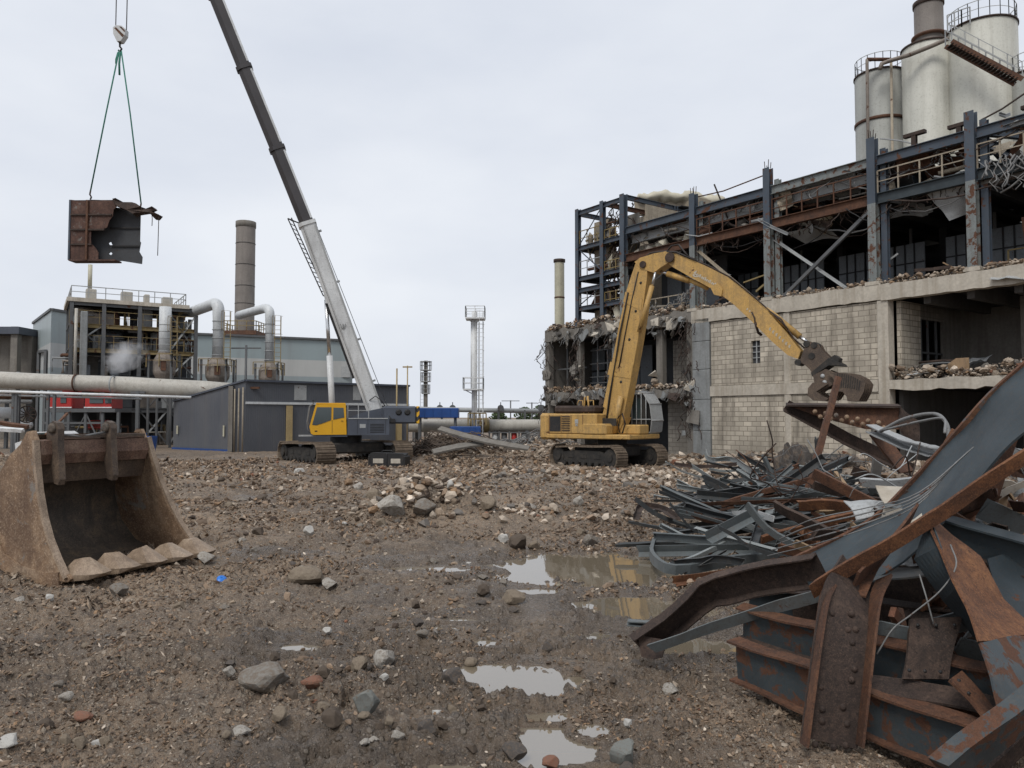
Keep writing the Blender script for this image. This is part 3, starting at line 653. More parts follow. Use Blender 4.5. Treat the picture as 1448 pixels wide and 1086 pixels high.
rock(290,792,28,'st_pale','pale grey stone just beyond the last bucket tooth',.6,i=1)
rock(604,1038,30,'st_dark','dark lumpy clod left of the lowest puddle',.8,i=0)
rock(727,1060,34,'st_dark','black wet clod beside the bottom puddle',.7,i=2)
rock(778,1072,24,'st_brick','reddish brown stone standing in the bottom puddle',.6,i=0)
rock(470,1035,32,'st_mud','lumpy mud clod left of the pointed concrete chunk',.7,i=2)
rock(340,1042,38,'st_pale','flat pale slab of stone in the near mud',.3,i=1)
rock(395,1030,24,'st_tan','round tan stone beside the flat pale slab',.75,i=0)
for (a, b, wd, mk, lb) in ((556,702,44,'st_pale','largest pale slab on top of the rubble heap'),(598,702,38,'st_grey','grey broken slab at the right of the rubble heap top'),(530,714,26,'st_tan','tan cobble at the left foot of the rubble heap'),
                           (575,693,22,'st_bright','whitish stone perched on the rubble heap'),(648,712,24,'st_pale','pale stone between the rubble heap and its low ridge'),(712,744,18,'st_bright','white rounded stone on the low rubble ridge'),(690,716,26,'st_tan','tan block on the low rubble ridge')):
    rock(a, b+6, wd, mk, lb, .7, i=a, z0=.5 if b < 708 else .2)
rd = random.Random(11); cnt = 0; GR = 'loose rocks scattered over the mud'
LB = {'st_grey':'loose grey stone lying in the churned mud','st_pale':'loose pale stone lying in the churned mud','st_tan':'loose tan stone lying in the churned mud','st_dark':'loose dark stone lying in the churned mud','st_mud':'lump of brown mud on the open ground','st_bright':'loose whitish stone on the open ground'}
while cnt < 120:
    py = 668+(1080-668)*rd.random()**1.25; px = rd.uniform(10, 1130); g = G(px, py)
    if px > 900 and py > 740 or (px < 300 and py < 840): continue
    if any(((g.x-a)/c)**2+((g.y-b)/d)**2 < 1.3 for a, b, c, d, e in PUDW): continue
    mk = rd.choice(('st_grey','st_pale','st_tan','st_tan','st_mud','st_dark','st_mud','st_mud','st_mud','st_bright')); rock(px, py, rd.uniform(9, 15)+6*rd.random()**2+.008*(py-660), mk, LB[mk], rd.uniform(.4,.8), i=cnt, group=GR, sink=.2); cnt += 1
m = mb(); g = G(313,822); zz = hz(g.x,g.y)
m.lathe([(.03,0),(.065,.012),(.07,.035),(.06,.05),(.0,.053)], 20, (g.x,g.y,zz+.02), (.35,-.5,.8)); m.tube([(g.x-.03,g.y,zz+.05),(g.x+.0,g.y-.02,zz+.085),(g.x+.04,g.y,zz+.05)], .006, 6)
m.solo('plastic_cap', paint('blue_plastic', (.02,.16,.55), .35, 0, .1, 3, bump=.02), 'bright blue plastic cap lying in the mud in front of the bucket', 'cap')
# ------------------------------------------------------------------ half-demolished building on the right
BD, BN = V((.584,-.8117,0)), V((.8117,.584,0)); BO = V((11.1,43,0))
BM = Matrix((BD, BN, V((0,0,1)))).transposed().to_4x4(); BM.translation = BO
bl = thing('derelict_building', 'half demolished concrete and blockwork factory with a bare rusting blue steel frame on top', 'building', M=BM)
B = lambda: mb(BM)
rd = random.Random(5)
# ground floor and first floor blockwork
def wall(s0, s1, z0, z1, d0=.05, d1=.28, mat='block'): B().box(s0, s1, d0, d1, z0, z1).build('block_wall', M[mat], bl)
wall(.03,4.72,-.2,3.45); wall(5.08,9.68,-.2,3.45); wall(5.08,9.68,4.05,7.62)
wx0, wx1, wz0, wz1 = 2.72,3.28,5.15,6.35
m = B(); m.box(.03,wx0,.05,.28,4.05,7.62); m.box(wx1,4.72,.05,.28,4.05,7.62); m.box(wx0,wx1,.05,.28,4.05,wz0); m.box(wx0,wx1,.05,.28,wz1,7.62); m.build('block_wall', M['block'], bl)
m = B(); m.box(wx0-.04,wx1+.04,.2,.24,wz0,wz1); win = m.build('window', M['darkin'], bl)
m = B(); 
for k in range(1,2): m.box((wx0+wx1)/2-.03,(wx0+wx1)/2+.03,.12,.17,wz0,wz1)
for k in range(1,4): z = wz0+(wz1-wz0)*k/4; m.box(wx0,wx1,.125,.165,z-.02,z+.02)
m.build('frame', M['galv'], win)
# concrete frame
def ccol(s0, s1, z0, z1, d0=0, d1=.4, mat='conc'): B().cbox(s0,s1,d0,d1,z0,z1,.025).build('concrete_column', M[mat], bl)
ccol(4.72,5.08,-.2,7.64,.0,.4); ccol(9.68,10.2,-.2,7.64,-.03,.5)
for z in (2.0,): pass
m = B(); 
zz = [-.2,1.55,3.3,5.0,6.6,7.9]
for a, b in zip(zz[:-1], zz[1:]): m.cbox(-1.25,-.02,-.06,.42,a+.01,b-.01,.02)
m.build('concrete_column', M['concg'], bl)
B().box(-1.75,-1.3,.05,.6,-.2,7.9).build('concrete_column', M['concd'], bl)
B().box(-1.3,9.66,-.02,.34,3.47,4.03).build('spandrel_beam', M['conc'], bl)
def jag_beam(s0, s1, z0, z1, d0, d1, mat, seed, jz=.12, jl=.25, name='spandrel_beam', n=None):
    r = random.Random(seed); n = n or max(4, int((s1-s0)/.35)); bot = [(s0+(s1-s0)*i/n, z0+(r.uniform(0,jl) if r.random()<.35 else r.uniform(-.02,.03))) for i in range(n+1)]; top = [(s0+(s1-s0)*i/n+r.uniform(-.05,.05)*(0<i<n), z1+r.uniform(-jz,jz)) for i in range(n,-1,-1)]
    return B().prism(bot+top, d0, d1).build(name, M[mat], bl)
jag_beam(-1.3,9.9,7.66,8.42,-.06,.4,'conc',3,.03,.0); jag_beam(9.92,20,7.62,8.35,-.1,.4,'conc',4,.03,.0)
# floors
def slab(s0,s1,d0,d1,z0,z1,mat='concdk',name='floor_slab'): B().box(s0,s1,d0,d1,z0,z1).build(name, M[mat], bl)
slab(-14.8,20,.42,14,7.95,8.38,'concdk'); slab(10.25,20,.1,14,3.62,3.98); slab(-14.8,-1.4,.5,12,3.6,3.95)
jag_beam(10.22,20,3.48,4.0,-.08,.1,'conc',8,.04,.10)
for s in (11.6,13.4,15.2,17): B().box(s,s+.3,.4,9,7.3,7.95).build('ceiling_beam', M['concdk'], bl)
# right bay interior
m = B(); m.box(10.3,10.5,.55,2.3,3.98,7.6); m.build('inner_wall', M['block'], bl)
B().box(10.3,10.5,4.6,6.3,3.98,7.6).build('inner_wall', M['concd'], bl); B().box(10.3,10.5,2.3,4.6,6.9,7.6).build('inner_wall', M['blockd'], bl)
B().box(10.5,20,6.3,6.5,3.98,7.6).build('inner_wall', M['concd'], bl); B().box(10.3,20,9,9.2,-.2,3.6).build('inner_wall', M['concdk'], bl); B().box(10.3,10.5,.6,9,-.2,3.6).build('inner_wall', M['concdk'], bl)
m = B()
for d in (2.45,3.1,3.9): m.box(10.36,10.44,d,d+.09,3.98,6.9)
m.box(10.36,10.44,2.4,4.5,5.3,5.38); m.build('door_frame', M['steelgrey'], bl)
for s, d in ((14.2,3.5),(17.2,.3)): B().cbox(s,s+.45,d,d+.45,-.2,7.62,.03).build('concrete_column', M['concd'], bl)
m = B(); m.sheet((10.9,.1,4.2),(13.2,1.2,4.6),(13.4,2.6,4.9),(11.2,2.4,4.4),10,8,.16,.02,3); m.build('fallen_sheet', M['galv'], bl)
m = B(); m.sheet((14.6,-.3,8.0),(17.6,-.6,7.3),(17.4,.9,7.5),(14.4,.9,7.9),10,6,.1,.03,9); m.build('fallen_sheet', M['galv'], bl)
# shell behind: end, rear and side walls
B().box(-14.8,20,13.9,14.1,-.2,8.0).build('rear_wall', M['concdk'], bl); 
# left, gutted concrete bays
ccol(-14.95,-14.5,-.2,8.2,0,.45,'concd'); ccol(-11.6,-11.2,-.2,8.0,.1,.5,'concd'); ccol(-8.1,-7.5,-.2,8.0,.1,.6,'concg'); ccol(-4.4,-3.9,3.9,7.6,.3,.7,'concd')
jag_beam(-14.9,-1.2,7.66,8.45,-.05,.42,'concd',11,.16,.28); jag_beam(-14.9,-1.2,3.4,3.98,-.05,.42,'concd',12,.12,.25)
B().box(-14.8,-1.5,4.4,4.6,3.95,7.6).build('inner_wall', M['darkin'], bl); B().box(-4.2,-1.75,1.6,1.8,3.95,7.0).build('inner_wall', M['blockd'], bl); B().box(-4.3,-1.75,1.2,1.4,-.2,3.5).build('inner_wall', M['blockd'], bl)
B().box(-14.8,-4.4,5,5.2,-.2,3.5).build('inner_wall', M['darkin'], bl); B().box(-14.98,-14.8,.45,13,-.2,8).build('side_wall', M['concd'], bl)
for s0, s1, z0, z1 in ((-14.3,-12.9,4.2,5.6),(-14.3,-12.9,5.75,7.4),(-12.7,-11.7,4.2,7.3),(-10.9,-9.4,4.3,5.7),(-10.9,-9.4,5.8,7.3),(-9.3,-8.2,4.3,7.2)):
    B().box(s0,s1,3.9,4.0,z0,z1).build('wall_panel', M['pane'], bl)
m = B()
for z in (5.68,4.15): m.box(-14.6,-11.5,.9,1.0,z,z+.1)
for s in (-13.6,-10.4,-9.4): m.box(s,s+.08,.9,1.0,4,7.6)
for z in (4.6,5.0,5.9,6.8): m.box(-11.1,-8.2,.9,.95,z,z+.05)
m.build('steel_subframe', M['steelgrey'], bl)
# hanging wreckage along the broken edges (uncountable)
def hanging(name, spots, mat, seed, ln=(.5,1.8), n=8, r=.018, parent=bl):
    r_ = random.Random(seed); m = B()
    for s, d, z in spots:
        for k in range(n):
            p = V((s+r_.gauss(0,.35), d+r_.gauss(0,.12), z+r_.uniform(-.1,.15))); L_ = r_.uniform(*ln); q = [p]; dx, dy = r_.gauss(0,.35), r_.gauss(-.05,.25)
            for j in range(1,7):
                t = j/6; q.append(p+V((dx*t*L_+r_.gauss(0,.05)*L_, dy*t*L_+r_.gauss(0,.04)*L_, -L_*t*(1-.25*t)+.25*math.sin(t*3)*r_.random()*L_*.4)))
            m.tube(q, r*r_.uniform(.6,1.5), 5)
    o = m.build(name, mat, parent); o['kind'] = 'stuff'; return o
edge = [(-14.6+i*.62, -.05, 8.0) for i in range(22)]; edge2 = [(-14.6+i*.6, -.05, 3.9) for i in range(23)]
hanging('dangling_debris', edge[::2], M['greytube'], 1, (.3,1.3), 7, .02); hanging('dangling_debris', edge2[::2], M['greytube'], 2, (.3,1.0), 7, .02); hanging('dangling_debris', [(-1.5,-.1,z) for z in (2,3.2,3.6,4.5,5.4,6.4,7.4,7.8)]+[(-7.8,-.1,z) for z in (4.5,5.5,6.5,7.4)]+[(-11.4,-.1,z) for z in (4.5,5.5,6.5,7.4)]+[(-14.8,-.1,z) for z in (3,4.5,5.5,6.5,7.4)], M['rustd'], 3, (.5,1.6), 9, .02)
def crumple(lst, name='torn_sheet', mat='galv'):
    for k, (s, d, z, w_, h_, sd) in enumerate(lst):
        r_ = random.Random(sd); m = B(); t = r_.uniform(-.3,.3); 
        m.sheet((s,d,z),(s+w_,d+r_.uniform(-.3,.3),z+t),(s+w_*r_.uniform(.6,1.1),d-r_.uniform(.0,.5),z-h_+t),(s+w_*r_.uniform(0,.3),d-r_.uniform(0,.4),z-h_*r_.uniform(.7,1)),8,8,.17*max(w_,h_)*.6,.02,sd,1.6/max(w_,.4),.07); m.build(name, M[mat], bl)
crumple([(-2.6,-.15,7.8,.6,1.0,22),(-12.2,-.1,8.2,.4,1.3,26),(-11.7,-.1,6.1,.3,1.2,27),(-5.6,0,6.6,.3,1.3,32)], mat='concd')
crumple([(-14.2,.1,8.9,1.2,.5,41),(-9.8,.1,8.7,1.2,.6,42),(-6.9,.1,8.6,1.2,.6,43),(-9.0,-.15,3.7,.9,.8,45),(-3.0,-.2,3.8,1.0,.5,47)], 'torn_sheet', 'rustd')
r_ = random.Random(66)
for k in range(98):
    z = r_.choice((7.9,8.15,3.75,3.9,3.6)); s_ = r_.uniform(-14.9,-1.0); w_ = r_.uniform(.15,.55)
    if k > 58: s_ = r_.choice((-1.55,-7.8,-11.4,-14.8,-4.1))+r_.gauss(0,.2); z = r_.uniform(.8,7.8)
    m = B(); m.hull([(s_+r_.uniform(-1,1)*w_, -.12+r_.uniform(-.16,.3), z+r_.uniform(-1.1,.7)*w_) for _ in range(9)]); m.build('broken_chunk', M[r_.choice(('concd','concd','concg','conc','concdk'))], bl)
def spill(n, s0, s1, d0, d1, z, szs, seed, hgt_=.35, pr=PP):
    """rubble lying on a floor edge"""
    rs = np.random.RandomState(seed); s = rs.uniform(s0,s1,n); d = d0+(d1-d0)*rs.uniform(0,1,n)**1.5; p = [BM @ V((a,b,0)) for a, b in zip(s,d)]
    xs = np.array([q.x for q in p]); ys = np.array([q.y for q in p]); prof = (.5+.5*np.clip(fbm(s,d*0+seed,1.6,3,.6,3)+.6,0,1.5)); zo = z-hgt(xs,ys)+rs.uniform(0,1,n)*hgt_*prof; sz = szs[0]+(szs[1]-szs[0])*rs.uniform(0,1,n)**3
    return scatter('rubble', xs, ys, sz, pr, seed+1, .2, zo)
spill(900,10.2,19,-.05,1.6,3.98,(.06,.4),61,.55); spill(900,-1.2,10,-.02,1.2,8.38,(.05,.3),62,.28); spill(900,9.9,19,-.05,1.2,8.34,(.05,.3),63,.3); spill(1300,-14.8,-1.2,-.02,1.2,8.4,(.06,.4),64,.5); spill(1000,-14.8,-1.2,-.05,1.2,3.95,(.06,.4),65,.4)
# ---- upper steel frame
ZT, ZF = 14.4, 12.65
cols = [(-7.04,16.6),(-1.26,15.25),(3.8,15.4),(9.5,15.3),(13.8,15.15),(18.6,14.6)]
def hcol(s, d, z0, z1, w_=.37, t=.035, mats='blue', name='steel_column'):
    m = B(); m.sweep(PI_(w_*1.05, w_, .035, .03), [(s,d,z0),(s,d,z1)], up=(0,1,0)); return m
for s, zt in cols:
    m = hcol(s, .2, 8.4, 12.2); m.build('steel_column', M['pblue'], bl)
    m = hcol(s, .2, 12.2, zt); m.build('steel_column', M['blue'], bl)
    m = B(); m.box(s-.33,s+.33,-.08,.5,8.38,8.55); m.build('base_plate', M['conc'], bl)
    if s > -7: m = hcol(s+.42, .45, 8.4, ZT+.35, .26); m.build('steel_column', M['pblue' if s < 9 else 'blue'], bl)
    hcol(s, 7, 8.4, ZT-.5, .35).build('steel_column', M['shadedk'], bl); hcol(s, 13.6, 8.4, ZT-.5, .35).build('steel_column', M['shadedk'], bl)
for k in range(len(cols)-1):
    s0, s1 = cols[k][0]+.23, cols[k+1][0]-.23
    B().beam((s0,.2,ZT-.22),(s1,.2,ZT-.22),PI_(.24,.46,.03,.025)).build('steel_beam', M['blue' if k > 2 else 'pblue' if k == 2 else 'blue'], bl)
    B().beam((s0,.2,ZF-.25),(s1,.2,ZF-.25),PI_(.26,.5,.035,.025)).build('steel_beam', M['rust' if k < 3 else 'slate'], bl)
    if k < 3: B().beam((s0,.75,ZT-.75),(s1,.75,ZT-.75),PI_(.24,.5,.03,.025)).build('steel_beam', M['galv'], bl)
    for d in (7,13.6): B().beam((s0,d,ZT-.5),(s1,d,ZT-.5),PI_(.25,.5,.03,.025)).build('steel_beam', M['shadedk'], bl)
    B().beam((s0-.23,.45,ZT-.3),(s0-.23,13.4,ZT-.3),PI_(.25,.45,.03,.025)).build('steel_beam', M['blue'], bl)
    B().beam((s0-.23,.45,ZF-.35),(s0-.23,13.4,ZF-.35),PI_(.25,.45,.03,.025)).build('steel_beam', M['shadedk'], bl)
    for q in (.33,.66): B().beam((s0+(s1-s0)*q,.4,ZF-.3),(s0+(s1-s0)*q,13,ZF-.3),PI_(.16,.3,.02,.02)).build('joist', M['shadedk'], bl)
    m = B(); railing(m, [(s0,.2,ZF),(s1,.2,ZF)], 1.05, .028, .95); 
    if k != 0: m.build('guard_rail', M['rust' if k < 3 else 'beige'], bl)
m = B(); m.beam((13.8+.3,.3,ZT-.1),(16.6,3.2,ZT-.6),PI_(.24,.42,.03,.025)); m.build('steel_beam', M['blue'], bl)
# floor and roof decks with torn holes
def deck(s0,s1,d0,d1,z,seed,holes,mat,name,amp=.12,nx=14,ny=18):
    m = B(); m.sheet((s0,d0,z),(s1,d0,z),(s1,d1,z),(s0,d1,z),nx,ny,amp,.06,seed,.8,holes); m.build(name, M[mat], bl)
deck(-7,3.8,.5,13.8,ZF-.05,71,.0,'shadedk','floor_deck',.05); deck(3.8,9.5,.5,13.8,ZF-.05,72,.0,'shadedk','floor_deck',.05); deck(9.5,14,1.0,13.8,ZF-.05,73,.05,'shadedk','floor_deck',.06); deck(14,20,2.0,13.8,ZF-.05,74,.08,'shadedk','floor_deck',.06)
deck(-7,3.8,.6,13.8,ZT,75,.01,'shadedk','roof_deck',.08); deck(3.8,9.5,.6,13.8,ZT-.05,76,.02,'shadedk','roof_deck',.12); deck(9.6,14,3.0,13.8,ZT-.15,77,.16,'shadedk','roof_deck',.15)
# hanging deck sheets
for k, a in enumerate([((4.6,.5,14.2),(8.4,.6,14.15),(8.0,1.7,13.4),(5.2,1.5,13.3)),((11.8,.5,12.2),(13.5,.4,12.15),(13.4,1.2,11.2),(12.6,.9,10.9)),((4.5,.8,12.0),(6.3,1.2,12.1),(6.6,2.2,11.5),(5.0,1.6,11.4)),((-3.6,.8,14),(-.9,.8,14.2),(-1.0,2,13.5),(-3.2,1.8,13.3))]):
    B().sheet(*a, 10, 8, .10, .015, 81+k, 1.4).build('sagging_sheet', M['galv'], bl)
B().sheet((10.2,.55,14.1),(11.9,.55,14.3),(11.8,.9,13.4),(10.4,.8,13.3),10,8,.16,.02,91,2).build('torn_sheet', M['rust'], bl)
B().sheet((4.1,.4,14.1),(5.0,.4,14.2),(4.9,.6,13.2),(4.4,.5,13.1),8,8,.18,.02,92,2.5).build('torn_sheet', M['beige'], bl)
r_ = random.Random(123)
for k in range(34):
    s_ = r_.uniform(-6.8,13.2); z_ = r_.choice((14.2,14.2,14.0,12.4,12.3)); w_ = r_.uniform(.7,2.2); h_ = r_.uniform(.25,.9); d_ = r_.uniform(.45,2.2); m = B(); tl = r_.uniform(-.35,.35)
    m.sheet((s_,d_,z_),(s_+w_,d_+r_.uniform(-.2,.4),z_+tl*.4),(s_+w_*r_.uniform(.5,1.1),d_+r_.uniform(-.3,.6),z_-h_+tl),(s_+w_*r_.uniform(-.1,.4),d_+r_.uniform(-.3,.5),z_-h_*r_.uniform(.4,1)),8,6,.12,.015,300+k,1.8,.05); m.build('torn_sheet', M[r_.choice(('galv','rustd','shadedk','beige','rust','steelgrey','insul'))], bl)
for k in range(26):
    s_ = r_.uniform(-6.8,17); z_ = r_.choice((8.6,8.7,12.7,12.8,14.5)); L_ = r_.uniform(.8,2.6); d_ = r_.uniform(.0,1.2); a = V((s_,d_,z_+r_.uniform(0,.4))); e = V((r_.uniform(-1,1),r_.uniform(-.3,.3),r_.gauss(0,.28))).normalized()*L_; m = B(); m.sweep(r_.choice((PL_(.1,.1,.012),PB_(.08,.05),PC_(.08,.14,.01))),[a,a+e*.5+V((0,0,r_.gauss(0,.08))),a+e]); m.build('bent_member', M[r_.choice(('rust','galv','rustd','beige','wood'))], bl)
hanging('dangling_debris', [(-6.5+.8*i,.5+.4*(i%3),14.1) for i in range(26)], M['greytube'], 14, (.3,1.3), 5, .02); hanging('dangling_debris', [(-6.5+.9*i,.4,12.3) for i in range(24)], M['rustd'], 15, (.3,1.2), 5, .02)
r_ = random.Random(222)
for k in range(30):
    s_ = r_.uniform(-6.8,12.5); L_ = r_.uniform(1.2,5.5); z0_ = r_.choice((14.1,13.9,12.3,12.2,14.3)); d_ = r_.uniform(.0,1.6); sg = r_.uniform(.2,1.1); z1_ = z0_+r_.uniform(-.9,.3); B().tube([(s_+L_*q/8, d_+r_.gauss(0,.04), z0_+(z1_-z0_)*q/8-sg*math.sin(math.pi*q/8)+r_.gauss(0,.04)) for q in range(9)], r_.choice((.02,.025,.04)), 5).build('sagging_cable', M[r_.choice(('rustd','greytube','black'))], bl)
for k in range(9):
    s_ = -6.4+k*2.2; w_ = r_.uniform(1.6,2.8); m = B(); m.sheet((s_,.45,14.2),(s_+w_,.5,14.25),(s_+w_*.9,2.2,13.3+r_.uniform(-.3,.4)),(s_+.1,2.0,13.5+r_.uniform(-.3,.4)),10,8,.16,.015,400+k,1.1,.03); m.build('sagging_sheet', M[r_.choice(('rustd','shadedk','steelgrey','rust'))], bl)
# back wall of the open storey, glazed panels
B().box(-7,20,11.8,12.0,8.4,ZF-.3).build('rear_wall', M['shadedk'], bl)
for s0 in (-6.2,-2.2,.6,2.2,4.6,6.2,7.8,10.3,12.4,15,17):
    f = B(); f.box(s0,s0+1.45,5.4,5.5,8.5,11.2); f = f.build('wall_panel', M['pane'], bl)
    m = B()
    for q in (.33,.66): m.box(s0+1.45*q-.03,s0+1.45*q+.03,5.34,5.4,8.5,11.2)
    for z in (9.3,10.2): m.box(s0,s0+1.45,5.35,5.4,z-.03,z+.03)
    m.build('frame', M['shadedk'], f)
B().box(-7,20,9.0,9.2,8.4,11.4).build('inner_wall', M['shadedk'], bl)
for s in (-5,1.8,5.9,8.2,12.2,15.8): B().box(s,s+.12,6.0,6.12,8.4,ZF-.5).build('inner_post', M['steelgrey'], bl)
m = B(); m.beam((-1.0,.25,11.9),(2.9,.3,8.55),PL_(.14,.14,.02)); m.build('diagonal_brace', M['beige'], bl)
m = B(); m.beam((9.3,.2,11.9),(4.7,.15,8.5),PL_(.16,.16,.02)); m.build('diagonal_brace', M['steelgrey'], bl)
m = B(); m.beam((4.05,.32,11.6),(8.0,.32,8.5),PL_(.13,.13,.02)); m.build('diagonal_brace', M['galv'], bl)
m = B(); m.beam((2.9,.3,9.0),(3.7,.35,9.5),PB_(.1,.1)); m.beam((2.1,.3,9.6),(3.7,.3,9.85),PB_(.07,.07)); m.build('diagonal_brace', M['yrail'], bl)
for k, (s, d) in enumerate(((11.3,.5),(13.0,1.0),(15.8,1.2))):      # stub posts above the roof edge
    B().beam((s,d,ZT),(s,d,ZT+.55),PI_(.2,.2,.03,.03),up=(0,1,0)).build('stub_post', M['rustd'], bl); B().box(s-.45,s+.5,d-.12,d+.12,ZT+.55,ZT+.7).build('stub_cap', M['rustd'], bl)
B().tube([(-.9,.2,15.0),(.9,.2,14.9),(3.6,.2,15.1)], .035, 6).build('stay_bar', M['rust'], bl)
for s, zt in cols[1:4]:
    m = B()
    for a, b in ((-.1,.1),(.1,.1),(-.1,.3),(.1,.3)): m.tube([(s+a,b,zt),(s+a*1.3,b,zt+rd.uniform(.2,.45))], .02, 5)
    m.build('bolt_bar', M['rustd'], bl)
# clutter behind the railings
def clut(s0, s1, z, n, seed, mats, dd=(.5,2.5), hh=(.2,.8)):
    r_ = random.Random(seed)
    for k in range(n):
        s = r_.uniform(s0,s1); w_ = r_.uniform(.3,1.0); d = r_.uniform(*dd); h_ = r_.uniform(*hh); m = B()
        if k % 3 == 0: m.tube([(s-w_,d,z+h_),(s,d+.1,z+h_*1.05),(s+w_,d,z+h_*.95)], .05+.06*r_.random(), 8)
        else: m.hull([(s+r_.uniform(-.5,.5)*w_, d+r_.uniform(-.3,.3), z+max(0,r_.uniform(-.1,1))*h_) for _ in range(14)]+[(s-w_*.3,d,z),(s+w_*.3,d,z)])
        m.build('fallen_debris', M[r_.choice(mats)], bl)
clut(-6.6,-1.4,ZF,22,1,('beige','insul','conc','insul'),(.4,1.6),(.3,1.0)); clut(-1,3.5,ZF,9,2,('rust','concd','galv')); clut(4,9.2,ZF,9,3,('rust','concd','galv','rustd')); clut(9.8,13.4,ZF,9,4,('rust','conc','beige')); clut(-6,-1.5,8.4,8,6,('rustd','concd','steelgrey'),(.8,2),(.3,1.2)); clut(-1,8,8.4,8,7,('rustd','concd','steelgrey'),(1,4),(.2,.7)); clut(10.4,17,3.98,8,8,('concd','rustd','galv','wood'),(.8,4),(.3,1.0))
# ---- left stair tower (exposed steel, 4 landings) on the corner
for s, d, zt in ((-11.5,.2,16.6),(-9.0,.2,16.6),(-11.5,5,16.6),(-7.04,5,16.6),(-7.04,12,16.6),(-11.5,12,16.6)): hcol(s,d,8.3,zt,.3).build('steel_column', M['blue'], bl)
for z in (16.45,14.0,11.9,11.1,9.85):
    B().beam((-11.5,.2,z-.15),(-7.2,.2,z-.15),PI_(.2,.3,.025,.02)).build('steel_beam', M['blue'], bl); B().beam((-11.5,.35,z-.15),(-11.5,12,z-.15),PI_(.2,.3,.025,.02)).build('steel_beam', M['blue'], bl)
    if z < 16: B().box(-11.4,-7.3,.4,2.2,z-.08,z-.02).build('landing', M['shadedk'], bl)
    if z in (14.0,11.9,9.85):
        m = B(); railing(m, [(-11.4,.25,z),(-9.1,.25,z)], 1.05, .025, .8); m.build('guard_rail', M['yrail'] if z > 12 else M['galv'], bl)
        m = B(); railing(m, [(-8.9,.25,z-.4),(-7.3,.25,z-.4)], 1.05, .028, .5); m.build('guard_rail', M['yrail'], bl)
B().beam((-7.04,.4,16.45),(-7.04,12,16.45),PI_(.2,.3,.025,.02)).build('steel_beam', M['blue'], bl); B().beam((-9,.4,16.45),(-9,12,16.45),PI_(.2,.3,.025,.02)).build('steel_beam', M['rust'], bl)
for z0_, z1_, s1_ in ((8.4,9.6,-9.2),(9.9,11.0,-9.0),(12.0,13.75,-8.9),(14.1,15.7,-9.3)):
    B().box(-10.95,s1_,1.2,1.32,z0_,z1_).build('cladding', M['beige'], bl); B().box(-8.9,-7.2,1.7,1.82,z0_,z1_).build('cladding', M['concd'], bl)
B().box(-6.8,-1.5,3.4,3.55,8.4,12.2).build('wall_panel', M['darkin'], bl)
for s_ in (-6.2,-4.7,-3.2): B().box(s_,s_+1.2,3.3,3.4,8.6,11.6).build('wall_panel', M['pane'], bl)
m = B(); railing(m,[(-6.8,.6,8.5),(-1.5,.6,8.5)],1.1,.03,1.0); m.build('guard_rail', M['beige'], bl)
B().box(-6.9,-6.8,2.0,11.5,14.55,16.2).build('cladding', M['beige'], bl); B().box(-6.75,-6.7,3,11,14.9,15.15).build('cladding', M['darkin'], bl); B().box(-6.78,-6.72,5.5,8.5,15.4,15.7).build('cladding', M['darkin'], bl)
B().box(-9.8,-7.2,4.0,4.1,8.4,16.2).build('cladding', M['beige'], bl)
for a, b, z0, z1 in ((-11.4,-9.1,14.1,16.3),(-9.1,-11.4,12.0,13.8),(-11.4,-9.1,9.95,11),):
    B().beam((a,.2,z0),(b,.2,z1),PL_(.08,.08,.012)).build('diagonal_brace', M['blue'], bl); B().beam((a,2.2,z1),(b,2.2,z0),PL_(.08,.08,.012)).build('diagonal_brace', M['blue'], bl)
hanging('dangling_debris', [(-8,.6,z) for z in (16.2,15.4,14.6,13.4,12.6,11.6,10.6)]+[(-8.6,1,z) for z in (15.8,13.8,11.4,10)], M['rustd'], 8, (.6,1.8), 8, .03)
hanging('dangling_debris', [(-7+.7*i,.3,9.2+.5*math.sin(i)) for i in range(9)], M['greytube'], 9, (.4,1.2), 8, .025)
for z_ in (8.5,9.9,12.0,14.05): clut(-10.8,-9.2,z_,3,int(z_*7),('beige','rust','concd'),(.3,1.1),(.3,1.0)); clut(-8.8,-7.4,z_,5,int(z_*11),('beige','rust','concd','rustd','insul'),(.3,1.5),(.4,1.3))
r_ = random.Random(321)
for k in range(22): a = V((r_.uniform(-11.3,-7.2),r_.uniform(.2,1.6),r_.uniform(8.6,16))); e = V((r_.gauss(0,.6),r_.gauss(0,.2),r_.gauss(0,1))).normalized()*r_.uniform(.6,1.8); B().sweep(r_.choice((PL_(.08,.08,.012),PB_(.06,.05))),[a,a+e*.5+V((r_.gauss(0,.1),0,r_.gauss(0,.08))),a+e]).build('bent_member', M[r_.choice(('rust','rustd','yrail','galv','beige'))], bl)
